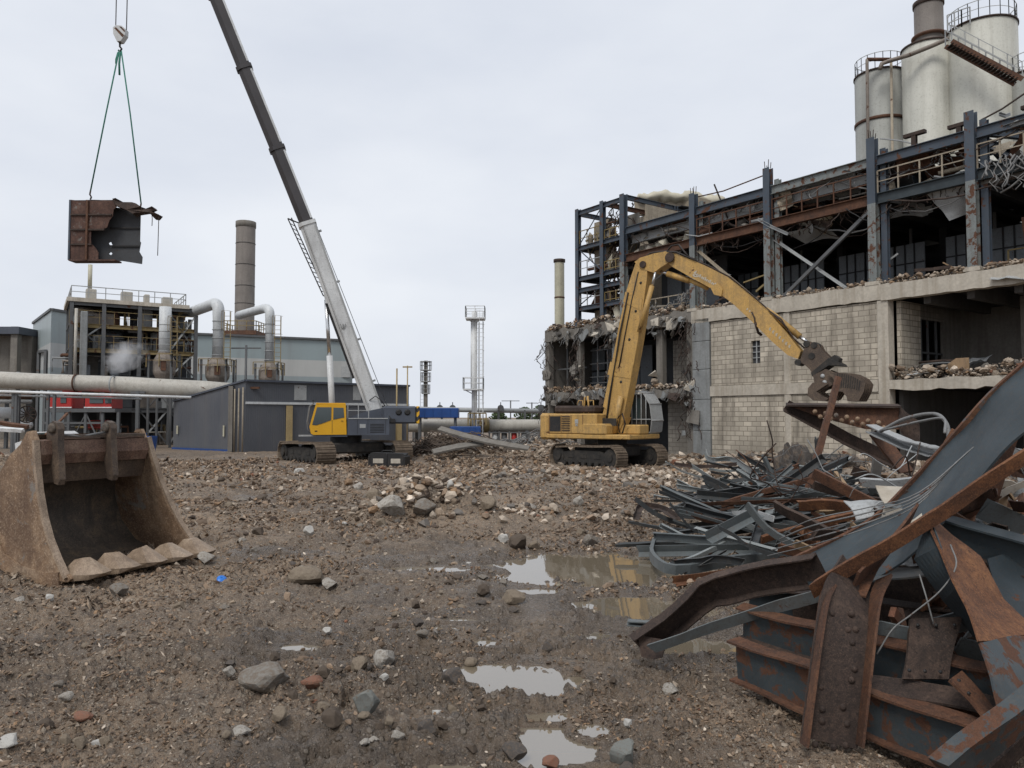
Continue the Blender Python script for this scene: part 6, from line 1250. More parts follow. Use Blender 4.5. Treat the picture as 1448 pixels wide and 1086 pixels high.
# cab with guard
m = mb(EM); m.prism([(.15,1.5),(1.3,1.5),(1.62,1.9),(1.55,3.0),(1.15,3.4),(.15,3.4)],.45,1.45); cab = m.build('cab', M['trackd'], ex)
m = mb(EM); m.add([(1.655,.52,2.0),(1.655,1.38,2.0),(1.585,1.38,2.95),(1.585,.52,2.95)],[(0,1,2,3)]); m.build('windscreen', M['black'], cab)
m = mb(EM); m.box(.3,1.3,.435,.45,2.1,3.2); m.build('side_window', M['glass'], cab)
m = mb(EM)
for i in range(13):
    y = .38+1.14*i/12; m.tube([(1.5,y,1.45),(1.83,y,1.62),(1.9,y,2.2),(1.8,y,2.9),(1.45,y,3.45),(1.0,y,3.55)],.022,6)
for pth in ([(1.92,.36,2.15),(1.92,1.54,2.15)],[(1.8,.36,2.95),(1.8,1.54,2.95)],[(1.45,.36,3.47),(1.45,1.54,3.47)],[(1.5,.36,1.45),(1.5,1.54,1.45)]): m.tube(pth,.035,6)
for i in range(6): x = .35+.25*i; m.tube([(x,.38,1.55),(x,.38,3.4)],.02,6)
m.tube([(.3,.38,2.2),(1.85,.38,2.2)],.025,6); m.tube([(.3,.38,3.4),(1.4,.38,3.4)],.025,6); m.build('guard_cage', M['galv'], ex)
m = mb(EM); m.cbox(.6,1.75,-.55,.4,1.505,1.95,.05); m.build('front_fairing', M['yellow'], ex)
# boom, arm, rams in the plane of the forward direction
AP = Plane(EM @ V((.2,-.3,0)), EF)
m = mb(); AP.poly(m,[(852,608),(863,560),(870,517),(879,465),(891,410),(903,374),(920,377),(919,396),(913,440),(905,490),(895,545),(886,590),(878,612)],.62)
for i in range(len(m.v)): pass
boom = m.build('boom', M['yellow'], ex)
m = mb()
for o in (-.33,.33): AP.poly(m,[(866,520),(872,500),(893,548),(889,560)],.03,o) if False else AP.poly(m,[(858,575),(869,520),(877,480),(880,480),(874,525),(864,580)],.03,o)
m.build('boom_rib', M['yellow'], boom)
for pts in ([(864,530),(868,512),(900,517),(896,536)],[(886,428),(889,414),(913,424),(911,440)],[(853,600),(857,585),(888,590),(882,606)]): m = mb(); AP.poly(m,pts,.66); m.build('weld_collar', M['yellow'], boom)
for c_ in ((872,540),(884,480),(893,440),(900,400)): m = mb(); m.dome(AP(c_[0]+6,c_[1],.31),AP.n,.07,.04); m.build('grease_point', M['trackd'], boom)
m = mb(); AP.poly(m,[(902,372),(910,366),(930,360),(946,357),(953,362),(951,372),(940,379),(929,387),(922,385),(909,380)],.66); m.build('boom_knuckle', M['yellow'], ex)
for o in (-.36,.36):
    m = mb(); c = AP(947,364,o); m.cyl(c-AP.n*.04,c+AP.n*.04,.22,18); c = AP(909,374,o); m.cyl(c-AP.n*.04,c+AP.n*.04,.16,16); m.build('pivot_pin', M['rustd'], ex)
m = mb(); AP.poly(m,[(947,362),(955,358),(968,363),(1000,377),(1030,392),(1060,417),(1088,441),(1112,468),(1135,497),(1131,508),(1117,503),(1095,484),(1070,459),(1040,431),(1018,414),(985,396),(955,379),(946,372)],.50); arm = m.build('arm', M['yellow'], ex)
m = mb(); AP.poly(m,[(1008,406),(1020,402),(1026,410),(1024,420),(1014,418)],.66); m.build('arm_lug', M['yellow'], ex)
for n_, a, b, o in (('boom_ram',(868,612),(878,560),.5),('boom_ram',(876,614),(886,556),-.5)): m = mb(); m.tube([AP(*a,o),AP(*b,o)],.13,14); m.build('ram_cylinder', M['yellow'], ex)
m = mb(); m.tube([AP(904,470,.42),AP(922,404,.42)],.115,14); m.build('ram_cylinder', M['yellow'], ex); m = mb(); m.tube([AP(922,405,.42),AP(927,385,.42)],.06,10); m.build('ram_rod', M['silver'], ex)
m = mb(); m.tube([AP(904,470,-.42),AP(922,404,-.42)],.115,14); m.build('ram_cylinder', M['yellow'], ex)
m = mb(); m.tube([AP(975,397,0),AP(944,387,0)],.14,14); m.tube([AP(975,396,0),AP(1001,408,0)],.10,10); m.build('ram_cylinder', M['yellow'], ex); m = mb(); m.tube([AP(945,387.5,0),AP(934,384,0)],.07,10); m.build('ram_rod', M['silver'], ex)
m = mb(); m.tube([AP(1082,438,0),AP(1092,444,0),AP(1131,476,0)],.13,14); m.build('ram_cylinder', M['yellow'], ex); m = mb(); m.tube([AP(1131,476,0),AP(1143,485,0)],.07,10); m.build('ram_rod', M['silver'], ex)
def hoses(n, seed, mid, o0, o1):
    rr = random.Random(seed)
    for i in range(n):
        o = o0+(o1-o0)*rr.random(); m = mb(); m.tube([AP(a+rr.uniform(-1,1),b+rr.uniform(-1,1),o) for a, b in mid],.026,6); m.build('hydraulic_hose', M['black'] if i % 2 else M['rustd'], ex)
hoses(3,1,[(868,510),(878,462),(889,412),(900,374),(908,365)],-.3,.3); hoses(4,2,[(908,366),(920,357),(938,355),(956,356),(985,368)],-.3,.3); hoses(4,3,[(965,361),(1000,375),(1032,392),(1062,417),(1090,441),(1115,466)],-.28,.28); hoses(4,4,[(1088,440),(1105,452),(1122,478),(1143,497)],-.3,.3); hoses(5,5,[(857,600),(862,562),(868,520),(877,468),(888,414)],.2,.4); hoses(2,9,[(876,520),(884,470),(893,425),(903,385)],.33,.34); hoses(3,6,[(876,612),(872,592),(880,585),(884,600),(880,612)],.4,.6); hoses(3,8,[(942,357),(950,348),(960,346),(968,356),(975,364)],-.3,.3)
M['wornwhite'] = paint('worn_white', (.52,.47,.38), .6, .2, .5, 3.0)
# faded white script on the arm: an unreadable run of slanted strokes
m = mb(); rr = random.Random(4)
def stroke(a, b, w_=.05): m.bar(AP(*a,.256), AP(*b,.256), w_, .012, up=AP.n)
for i in range(13):
    x = 983+i*2.35; y = 386.5+i*1.32; h_ = 3.0+1.6*((i*7) % 3 == 0); stroke((x-.6,y+2.2),(x+1.0,y+2.2-h_),.055)
    if i % 2 == 0: stroke((x+.2,y+1.6),(x+2.2,y+1.2),.04)
stroke((981,386),(985,383.5),.06); stroke((980,388),(982,391),.06); stroke((982,391),(987,391),.05); m.build('faded_lettering', M['wornwhite'], arm)
m = mb()
for i in range(7): x = 1088+i*4.6; y = 465+i*4.1; stroke((x,y+1.5),(x+1.2,y-1.6),.06); stroke((x,y+1.5),(x+1.6,y+1.9),.05); stroke((x+1.2,y-1.6),(x+2.4,y-.6),.045)
for i in range(3): x = 1056+i*3.4; y = 437+i*2.9; stroke((x,y+1.2),(x+1.4,y-1.0),.06)
m.build('faded_lettering', M['wornwhite'], arm)
m = mb(); m.tube([AP(1063,441,.26),AP(1067,450,.27),AP(1068,458,.27)],.03,6); m.tube([AP(1068,456,.27),AP(1070,463,.2),AP(1072,470,-.1),AP(1077,474,-.1)],.06,6); m.build('hanging_hose', M['rustd'], ex)
# grapple
def gp(l): return [(1100+a*.12893,440+b*.12893) for a, b in l]
m = mb()
for o in (-.24,.24): AP.poly(m,gp([(255,570),(330,360),(370,335),(470,370),(500,430),(590,515),(560,580),(400,690),(370,640),(300,580)]),.06,o)
AP.poly(m,gp([(330,520),(480,440),(560,520),(420,640)]),.4); m.build('grapple_bracket', M['iron'], ex)
m = mb()
for a in ((360,370),(440,385),(265,570),(415,500)): c = AP(*gp([a])[0],-.27); m.cyl(c-AP.n*.03,c+AP.n*.57,.13,14)
m.build('pivot_pin', M['trackd'], ex)
m = mb(); AP.poly(m,gp([(395,680),(410,720),(590,600),(735,605),(720,580),(590,520)]),.85); AP.poly(m,gp([(585,520),(640,485),(690,520),(680,570),(600,560)]),.55); m.build('rotator', M['trackd'], ex)
gb = mb()
for o in (-.42,.42): AP.poly(gb,gp([(420,710),(560,640),(690,690),(720,760),(600,830),(470,880),(440,800)]),.07,o)
AP.poly(gb,gp([(480,720),(640,690),(680,740),(520,840)]),.75); gb.build('grapple_body', M['iron'], ex)
m = mb()
for a in ((490,712),(512,780)): c = AP(*gp([a])[0],.46); m.dome(c,AP.n,.09)
m.build('pin_cap', M['galv'], ex)
m = mb()
for o in (-.55,.0,.55): AP.poly(m,gp([(430,790),(380,850),(375,930),(440,985),(560,990),(600,960),(530,930),(470,885),(600,800),(520,780)]),.10,o)
m.build('grapple_jaw', M['iron'], ex)
jw = mb()
for o in (-.6,-.3,0,.3,.6): AP.poly(jw,gp([(600,690),(680,680),(860,690),(960,740),(1005,800),(985,890),(930,990),(810,990),(800,940),(760,890),(700,880),(650,960),(610,985),(625,900),(690,800),(650,740)]),.09,o)
AP.poly(jw,gp([(700,700),(860,700),(960,760),(985,830),(940,860),(800,870),(700,850)]),1.1); jaw = jw.build('grapple_jaw', M['iron'], ex)
for i in range(11): 
    a = (700+i*24,690+i*i*.75); m = mb(); AP.poly(m,gp([a,(a[0]+12,a[1]+2),(a[0]+12-12,a[1]+170-i*6),(a[0]-12,a[1]+168-i*6)]),1.32); m.build('jaw_rib', M['trackd'], jaw)
M['bucketworn'] = rusty('worn_edge', (.16,.115,.08), (.30,.225,.16), (.40,.31,.23), 1.5, .5)
M['bucketred'] = rusty('red_brown_beam', (.06,.035,.026), (.15,.085,.06), (.25,.17,.12), 1.2, .65)
# ---------------------------------------------------------------- big bucket in the left foreground
BX, BY = V((.907,-.42,0)).normalized(), None; b0 = G(94,822); b0.z = hz(b0.x+.3,b0.y+1)-.02; KM = frame(b0, BX)
bk = thing('excavator_bucket', 'huge rusty excavator bucket with five worn teeth lying open on the mud', 'excavator bucket', M=KM)
W0, W1 = 2.38, 1.9
def wy(f, z): return f*(W0+(W1-W0)*min(1,max(0,z)/2.0))
side = [(.02,.10),(-.17,.34),(-.36,.62),(-.50,.92),(-.62,1.3),(-.70,1.72),(-.74,2.02),(-.82,2.16),(-.96,2.14),(-1.1,1.95),(-1.35,1.78),(-1.62,1.45),(-1.78,1.0),(-1.72,.55),(-1.45,.20),(-1.0,.03),(-.45,-.03),(-.12,.0)]
for f, nm in ((0,'side_plate'),(1,'side_plate')):
    m = mb(KM); n = len(side); th = .055*(1 if f == 0 else -1); vs = [(x,wy(f,z)-th*0,z) for x,z in side]+[(x,wy(f,z)+th,z) for x,z in side]
    fs = [list(range(n)),list(range(2*n-1,n-1,-1))]+[[i,n+i,n+(i+1)%n,(i+1)%n] for i in range(n)]; fs = fs if f == 0 else [q[::-1] for q in fs]
    m.add(vs,fs); m.build(nm, M['bucket'], bk)
    m = mb(KM); e = [(x+.012,wy(f,z)+(-.012 if f == 0 else .012),z) for x,z in side[:7]]; m.sweep(PB_(.09,.05),e,up=(1,0,.3)); m.build('side_cutter', M['bucketworn'], bk)
    m = mb(KM); e = [(x,wy(f,z)+(-.02 if f == 0 else .02),z+.05) for x,z in side[13:18]]; m.sweep(PB_(.03,.24),e,up=(0,0,1)); m.build('wear_plate', M['bucket'], bk)
prof = [(-.05,.10),(-.45,.02),(-1.0,.06),(-1.42,.23),(-1.68,.57),(-1.73,1.0),(-1.58,1.42),(-1.32,1.73),(-1.08,1.9),(-.92,2.05)]
m = mb(KM); ny = 10; vs = []
for x, z in prof:
    for j in range(ny+1): vs.append((x, wy(.02+.96*j/ny, z), z+.012*mnoise.noise(V((x*4,j*.9,z*4)))))
N = len(vs); fs = []
for i in range(len(prof)-1):
    for j in range(ny): a = i*(ny+1)+j; fs.append([a,a+1,a+ny+2,a+ny+1])
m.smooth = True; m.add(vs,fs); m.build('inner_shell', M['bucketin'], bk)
m = mb(KM); vs = []
for i, (x, z) in enumerate(prof):
    d = V((x+.8,z-1.0)).normalized()*.05
    for j in range(ny+1): vs.append((x+d.x, wy(j/ny, z), z+d.y))
m.smooth = True; m.add(vs,[q[::-1] for q in fs]); m.build('outer_shell', M['bucket'], bk)
m = mb(KM); m.sweep([(-.16,-.17),(.10,-.20),(.17,-.05),(.15,.15),(-.12,.17)],[(-.86,.05,1.86),(-.86,wy(.985,1.9),1.86)],up=(0,0,1)); m.build('torque_beam', M['bucketred'], bk)
m = mb(KM); m.sweep(PB_(.05,.30),[(-.92,.06,1.52),(-.92,wy(.98,1.5),1.52)],up=(.35,0,1)); m.build('throat_plate', M['iron'], bk)
m = mb(KM); m.sweep(PB_(.16,.05),[(-.78,.4,2.06),(-.78,wy(.96,2),2.06)],up=(0,0,1)); m.build('top_flange', M['iron'], bk)
for y in (.22,1.10):
    m = mb(KM)
    for o in (0,): m.prism([(-.52,1.44),(-.55,1.36),(-.64,1.38),(-.82,1.95),(-.84,2.12),(-.78,2.25),(-.70,2.30),(-.62,2.27),(-.58,2.18),(-.58,2.0)],y,y+.10)
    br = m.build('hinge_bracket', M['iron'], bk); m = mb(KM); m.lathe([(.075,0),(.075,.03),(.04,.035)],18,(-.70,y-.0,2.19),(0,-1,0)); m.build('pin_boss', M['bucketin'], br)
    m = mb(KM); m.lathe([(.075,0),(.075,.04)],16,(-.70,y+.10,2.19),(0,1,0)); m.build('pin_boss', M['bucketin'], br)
m = mb(KM); m.tube([(-.7,.32,2.1),(-.72,.7,2.06),(-.7,1.1,2.12)],.02,6); m.build('lashing_wire', M['greytube'], bk)
m = mb(KM); m.sweep([(-.30,-.05),(.06,-.05),(.12,.0),(.06,.05),(-.30,.06)],[(.0,-.02,.10),(.0,W0+.02,.10)],up=(0,0,1)); m.build('lip_plate', M['bucket'], bk)
for i in range(5):
    y = .22+i*(W0-.44)/4; h_ = .19+.02*(i % 2); m = mb(KM); rr = random.Random(i); j = lambda: rr.uniform(-.015,.015)
    m.hull([(-.22+j(),y-.13,.16),(-.22+j(),y+.13,.16),(-.06,y-.07,.33+j()),(-.06,y+.07,.33+j()),(.10,y-.06,.35+j()),(.10,y+.05,.36+j()),(.40+j(),y-.19,.17),(.42+j(),y+.17,.17),(.50,y-.02,.17),(.38,y-.17,.10),(.38,y+.17,.10),(-.1,y-.19,.02),(-.1,y+.19,.02),(.14,y-.21,.14),(.14,y+.21,.14),(.16,y-.2,.06),(.16,y+.2,.06)]); m.dent(.02,6,i); m.build('tooth', M['bucketworn'], bk)
# black crate by the crane
c = gx(551,36.5); t = thing('equipment_crate', 'low black steel crate with two pale panels in front of the crane', 'crate', (c.x,36.5,hz(c.x,36.5))); zb = hz(c.x,36.5); m = mb(Matrix.Translation((c.x,36.5,zb)) @ Matrix.Rotation(R(-8),4,'Z'))
m.hull([(-.88,-.4,.12),(-.72,-.4,.0),(.72,-.4,.0),(.88,-.4,.12),(-.88,-.4,.55),(.88,-.4,.52),(-.75,-.4,.66),(.78,-.4,.62),(-.88,.4,.12),(.88,.4,.12),(-.8,.4,.64),(.8,.4,.62),(-.7,.4,0),(.7,.4,0)]); m.build('body', M['black'], t); q = m.M
for x0, x1, z1 in ((-.9,-.8,.5),(-.05,.05,.62),(.8,.9,.5)): mb(q).cbox(x0,x1,-.44,.44,0,z1,.03).build('frame_post', M['black'], t)
for x0, x1 in ((-.66,-.16),(.2,.66)): m = mb(q); m.cbox(x0,x1,-.425,-.39,.16,.38,.01); m.build('pale_panel', M['conc'], t)
m = mb(q); m.tube([(-.4,0,.64),(-.3,0,.74),(.1,0,.74),(.2,0,.64)],.03,6); m.build('handle', M['black'], t)
# ------------------------------------------------------------------ scrap steel on the right and debris on the mounds
def cr_path(pts, n=5):
    """smooth curve through points"""
    pts = [V(p) for p in pts]; 
    if len(pts) < 3: return pts
    q = [pts[0]*2-pts[1]]+pts+[pts[-1]*2-pts[-2]]; o = []
    for i in range(1, len(q)-2):
        a, b, c, d = q[i-1], q[i], q[i+1], q[i+2]
        for k in range(n):
            t = k/n; o.append(.5*((2*b)+(c-a)*t+(2*a-5*b+4*c-d)*t*t+(3*b-a-3*c+d)*t**3))
    return o+[pts[-1]]
def pp(l): return [P(a,b,Y) for a,b,Y in l]
def resample(path, step):
    o = [V(path[0])]
    for a, b in zip(path[:-1], path[1:]):
        n = max(1, int((V(b)-V(a)).length/step+.5)); o += [V(a).lerp(V(b), k/n) for k in range(1, n+1)]
    return o
SD = [0]
def scrap(name, label, prof, pts, mat, up=(0,0,1), smooth=False, cat='scrap steel', group=None, n=5, dent=None):
    m = mb(); path = cr_path(pts,n) if smooth else [V(p) for p in pts]; SD[0] += 1.7; L_ = sum((b-a).length for a, b in zip(path[:-1],path[1:]))
    if isinstance(up, list) is False and name not in ('steel_stud','broken_bar','steel_offcut'): path = resample(path, .14 if L_ < 6 else .4)
    k = len(prof); m.sweep(prof, path, up); m.dent(dent if dent is not None else .016, 2.6, SD[0]); t0 = (path[0]-path[1]).normalized(); t1 = (path[-1]-path[-2]).normalized(); rr = random.Random(int(SD[0]*10))
    for q in range(k): m.v[q] = m.v[q]+t0*rr.uniform(-.05,.05)*min(1,L_); m.v[-1-q] = m.v[-1-q]+t1*rr.uniform(-.05,.05)*min(1,L_)
    return m.solo(name, M[mat] if isinstance(mat, str) else mat, label, cat, group=group, base=min(path, key=lambda p: p.z))
def plate(name, label, quads, mat, t=.014, cat='scrap steel', sub=1, rivets=None, base=None, nx=7, amp=.018):
    """bent plate from corner pairs [(left,right),...], subdivided, dented and ragged at its edges"""
    rows = []; SD[0] += 2.3; rr = random.Random(int(SD[0]*10))
    for (a, b), (c, d) in zip(quads[:-1], quads[1:]):
        n = max(2, int((V(c)-V(a)).length/.10)) if len(quads) < 8 else 1
        for k in range(n): rows.append((V(a).lerp(V(c),k/n), V(b).lerp(V(d),k/n)))
    rows.append((V(quads[-1][0]), V(quads[-1][1]))); n = len(rows); top = []
    for i, (a, b) in enumerate(rows):
        e = rr.uniform(-.006,.006); f = rr.uniform(-.006,.006)
        for k in range(nx+1):
            u = k/nx; u = u+(e if k == 0 else f if k == nx else 0); p = a.lerp(b,u); p = p+V((mnoise.noise(p*2.4+V((SD[0],0,0))), mnoise.noise(p*2.4+V((0,SD[0],0))), mnoise.noise(p*2.4+V((0,0,SD[0])))))*amp*1.6; top.append(p)
    w_ = nx+1; N = len(top); bot = []
    for i in range(n):
        for k in range(w_):
            dx = top[i*w_+min(k+1,nx)]-top[i*w_+max(k-1,0)]; dy = top[min(i+1,n-1)*w_+k]-top[max(i-1,0)*w_+k]; nr = dy.cross(dx); nr = nr.normalized() if nr.length > 1e-8 else V((0,0,1)); bot.append(top[i*w_+k]-nr*t)
    fs = []
    for i in range(n-1):
        for k in range(nx): a = i*w_+k; fs += [[a,a+1,a+w_+1,a+w_],[N+a+w_,N+a+w_+1,N+a+1,N+a]]
    rim = [k for k in range(w_)]+[i*w_+nx for i in range(1,n)]+[(n-1)*w_+k for k in range(nx-1,-1,-1)]+[i*w_ for i in range(n-2,0,-1)]
    for a, b in zip(rim, rim[1:]+rim[:1]): fs.append([b,a,N+a,N+b])
    m = mb(); m.add(top+bot, fs); return m.solo(name, M[mat], label, cat, base=base or min(top, key=lambda p: p.z))
def rivets(parent, spots, r, mat='rustd', name='rivet', nrm=(0,-1,.2)):
    for p in spots: m = mb(); m.dome(p, nrm, r, r*.7); m.build(name, M[mat], parent)
# 1 the broad slate plate sweeping from the upper right down to the left
L1 = pp([(1462,505,6.6),(1400,560,6.7),(1345,622,6.85),(1290,682,7.0),(1225,742,7.1),(1122,792,7.2)]); R1 = pp([(1475,590,6.0),(1420,638,6.1),(1370,695,6.25),(1310,762,6.4),(1240,818,6.5),(1150,836,6.55)])
Lc, Rc = cr_path(L1,4), cr_path(R1,4); big = plate('bent_girder_plate','broad slate grey girder plate sweeping diagonally over the scrap heap',list(zip(Lc,Rc)),'slate',.02)
m = mb(); m.sweep(PB_(.05,.03),[p+V((0,0,.005)) for p in Lc],up=[(p-q).normalized() for p,q in zip(Lc,Rc)]); m.build('rusted_flange', M['rustp'], big)
# 2 long rusted angle running under it
scrap('angle_bar','long orange rusted angle bar slanting across the heap below the slate plate',PL_(.13,.12,.02),pp([(1475,618,5.6),(1440,640,5.6),(1330,716,5.7),(1240,772,5.75),(1148,827,5.8)]),'rusto',(0,-.35,1))
# 3 bent brown channel on the left
scrap('bent_channel','bent dark brown channel with a crushed end resting on the mud left of the heap',PC_(.10,.29,.014),pp([(908,912,7.35),(948,884,7.3),(1000,838,7.2),(1060,822,7.0),(1160,806,6.6)]),'rustd',(0,-.45,1))
plate('crushed_plate','crushed corner plate at the tip of the bent brown channel',[(P(902,895,7.35),P(907,930,7.3)),(P(918,902,7.3),P(922,934,7.2)),(P(945,905,7.2),P(936,932,7.15))],'rustd')
scrap('flat_strip','pale blue grey flat strip lying against the bent brown channel',PB_(.012,.11),pp([(921,917,7.1),(1010,887,6.9),(1090,862,6.7),(1168,838,6.4)]),'zinc',(0,-.5,1))
scrap('steel_offcut','short grey offcut lying flat on the mud behind the crushed plate',PC_(.10,.05,.01),pp([(888,880,8.3),(930,884,8.2)]),'zinc')
# 4 riveted channel standing upright in front, folding over at its top
pth = pp([(1172,1050,5.35),(1180,985,5.4),(1190,905,5.5),(1199,845,5.65),(1212,815,5.9)]); cp_ = cr_path(pth,4)
st = thing('riveted_channel', 'brown riveted channel standing upright in front of the heap, folded over at its top', 'scrap steel', cp_[0])
upv = (0,-1,.15); m = mb(); m.sweep([(-.19,-.012),(.19,-.012),(.19,.012),(-.19,.012)],cp_,upv); m.build('web', M['rustd'], st)
for s in (-1,1): m = mb(); sd_ = V((s*.185,0,0)); m.sweep(PB_(.018,.13),[p+sd_+V((0,-.045,0)) for p in cp_],upv); m.build('flange', M['rust'], st)
rr = random.Random(3)
for i in range(9):
    t_ = .06+.8*i/9
    for s in (-.10,.02,.09):
        if rr.random() < .7: p = cp_[int(t_*(len(cp_)-1))]; m = mb(); m.dome(p+V((s+rr.uniform(-.03,.03),-.012,rr.uniform(-.03,.03))),(0,-1,.1),.026,.016); m.build('rivet', M['rustd'], st)
up_ = pp([(1206,830,5.75),(1235,800,5.95),(1262,768,6.15),(1290,730,6.4)]); uc = cr_path(up_,4); m = mb(); m.sweep(PB_(.02,.30),uc,(.4,-.2,.9)); m.build('folded_flange', M['rust'], st)
m = mb(); m.sheet(P(1175,832,5.75),P(1225,838,5.7),P(1255,778,6.2),P(1195,800,6.2),6,6,.02,.015,4); m.build('top_fold', M['rustp'], st)
# 5 long plate girders lying low behind it
def girder(label, a, b, h, mats, tilt=(0,-.35,1), fl=.14, name='plate_girder'):
    a, b = P(*a), P(*b); t = thing(name, label, 'scrap steel', a); u = V(tilt).normalized(); d = (b-a).normalized(); sd = d.cross(u).normalized(); u = sd.cross(d)
    m = mb(); m.sweep([(-.008,-h/2),(.008,-h/2),(.008,0),(.008,h/2),(-.008,h/2),(-.008,0)],resample([a,b],.12),u); SD[0] += 1; m.dent(.03,2.2,SD[0]); m.build('web', M[mats[0]], t)
    for s, mt in ((1,mats[1]),(-1,mats[2])): m = mb(); m.sweep([(-fl/2,-.009),(0,-.009),(fl/2,-.009),(fl/2,.009),(0,.009),(-fl/2,.009)],resample([a+u*s*h/2-d*random.Random(int(SD[0])).uniform(0,.08),b+u*s*h/2],.12),u); m.dent(.03,2.2,SD[0]); m.build('flange', M[mt], t)
    m = mb(); n = 10
    for k in range(1,n): p = a.lerp(b,k/n)
    return t
girder('lowest long plate girder with slate and rust web on the mud under the heap',(1045,935,6.5),(1420,1078,4.75),.34,('slater','rust','rust'),(0,-.15,1),.15)
girder('second long rusty girder stacked on the lowest one, grey at its left end',(1050,880,6.9),(1460,990,5.2),.30,('slater','rust','rustd'),(0,-.25,1),.14)
girder('dark girder buried in the middle of the heap behind the upright riveted channel',(1120,860,7.4),(1460,905,6.0),.34,('rustd','rustd','rustd'),(0,-.2,1),.14)
girder('slate girder end poking out under the pale strip left of the upright channel',(1060,846,7.6),(1180,862,7.3),.26,('slate','slate','rustd'),(0,-.1,1),.2)
girder('grey channel girder lying behind the orange folded plate at the right',(1335,752,6.6),(1490,800,6.2),.26,('slate','slate','rustd'),(0,-.2,1),.2)
girder('low dark girder running to the right edge above the lowest one',(1220,985,5.6),(1470,1032,4.9),.22,('rust','rustd','rust'),(0,-.4,1),.2)
# 6 folded plate, slate left face and orange right face
A = plate('folded_plate','slate grey triangular plate hanging from the peak of the folded orange sheet',[(P(1312,738,5.75),P(1317,738,5.75)),(P(1292,790,5.8),P(1332,775,5.6)),(P(1330,850,5.75),P(1352,830,5.5)),(P(1385,905,5.65),P(1388,880,5.4))],'slate')
O1 = plate('folded_plate','orange rusted folded sheet leaning down to the right foreground',[(P(1314,736,5.72),P(1330,738,5.9)),(P(1338,800,5.5),P(1385,786,5.9)),(P(1362,858,5.2),P(1420,850,5.7)),(P(1384,908,4.95),P(1470,895,5.4)),],'rusto',.014)
plate('folded_plate','slate patched lower sheet below the orange folded sheet at the right edge',[(P(1382,910,4.94),P(1475,896,5.38)),(P(1402,960,4.75),P(1480,945,5.1)),(P(1420,1012,4.6),P(1490,990,4.9))],'slater',.014)
plate('bent_plate','wide slate plate behind the orange folded sheet at the right edge',[(P(1395,790,6.3),P(1480,770,6.5)),(P(1420,850,6.0),P(1490,850,6.2)),(P(1440,900,5.9),P(1495,910,6.0))],'slate')
plate('shade_sheet','dark sheet added at the back of the hollow under the slate plate to stand for its shade',[(P(1180,800,7.3),P(1420,800,6.9)),(P(1170,850,7.2),P(1430,860,6.7)),(P(1165,905,7.1),P(1440,930,6.4))],'rustd')  # added dark sheet, gives the hollow its deep shade
plate('shade_sheet','second dark sheet added over the hollow behind the upright channel to stand for shade',[(P(1195,806,7.0),P(1320,800,6.6)),(P(1230,822,6.4),P(1330,812,6.1))],'zincd')  # another added shade sheet, closing the hollow from above
# 7 dark bolted plate
bp = plate('bolted_plate','dark square plate with bolt holes leaning inside the heap',[(P(1289,876,5.6),P(1360,872,5.65)),(P(1282,916,5.5),P(1350,912,5.5)),(P(1275,957,5.4),P(1340,962,5.4))],'rustd',.03)
rivets(bp,[P(1286+i*22,948+i*1,5.37) for i in range(3)]+[P(1298+i*26,884,5.56) for i in range(3)],.014,'black','bolt',(0,-1,.5))
sp = plate('gusset_plate','small rusty gusset plate with holes at the right foot of the heap',[(P(1344,962,5.0),P(1362,950,5.1)),(P(1372,990,4.9),P(1388,980,5.0)),(P(1396,1020,4.8),P(1410,1008,4.9))],'rust',.02)
rivets(sp,[P(1356+k*14,962+k*18,4.93) for k in range(3)],.012,'black','bolt_hole',(0,-.6,.8))
# 8 bottom right slate beam
scrap('box_beam','slate grey box beam crossing the bottom right corner',PB_(.10,.26),pp([(1335,1092,4.45),(1400,1040,4.45),(1470,985,4.5)]),'slater',(0,-.5,1))
scrap('flat_bar','dark flat bar leaning at the bottom right corner behind the box beam',PB_(.02,.16),pp([(1405,1092,4.7),(1470,1030,4.7)]),'rustd',(0,-.4,1))
# 10 rusty posts
scrap('rusty_post','rusty square post leaning upright behind the slate girder plate at the right edge',PB_(.13,.10),pp([(1438,575,6.9),(1402,690,6.9),(1396,712,6.9)]),'rust',(1,0,.3))
scrap('thin_post','thin rusty pole leaning against the raised riveted girder',PB_(.11,.09),pp([(1186,532,16.2),(1160,630,15.6),(1128,742,14.6)]),'rust',(0,1,.2))
# 12 raised riveted girder triangle
ga = P(1112,572,17); gb_ = P(1272,574,16.4); rg = thing('raised_girder', 'brown riveted girder raised over the heap under the grapple, with a long slanting flange', 'scrap steel', P(1285,668,16.5))
m = mb(); m.add([P(1116,574,17),P(1275,577,16.4),P(1275,607,16.4),P(1225,607,16.5),P(1160,590,16.8)]+[p+V((0,.03,0)) for p in [P(1116,574,17),P(1275,577,16.4),P(1275,607,16.4),P(1225,607,16.5),P(1160,590,16.8)]],[(4,3,2,1,0),(5,6,7,8,9)]+[(i,(i+1)%5,5+(i+1)%5,5+i) for i in range(5)]); m.build('web', M['rust'], rg)
m = mb(); m.sweep(PB_(.34,.04),[ga,gb_],(0,-.15,1)); m.build('flange', M['rustd'], rg)
m = mb(); m.sweep(PL_(.22,.24,.025),[P(1112,574,17),P(1200,622,16.8),P(1292,666,16.5)],(0,-.3,1)); m.build('flange', M['rustd'], rg)
m = mb(); m.sheet(P(1272,575,16.4),P(1300,594,16.2),P(1300,640,16.2),P(1274,612,16.4),5,5,.05,.02,6); m.build('torn_end', M['rustd'], rg)
for i in range(14): m = mb(); m.dome(P(1152+i*7.5,582+i*1.3+(i%2)*6,16.75-.03*i)+V((0,-.02,0)),(0,-1,0),.055); m.build('rivet', M['bucket'], rg)
scrap('slant_strip','grey channel slanting from under the raised girder down to the slate plate',PC_(.22,.16,.02),pp([(1232,606,15.5),(1280,628,14),(1325,640,12)]),'galv',(0,-.2,1))
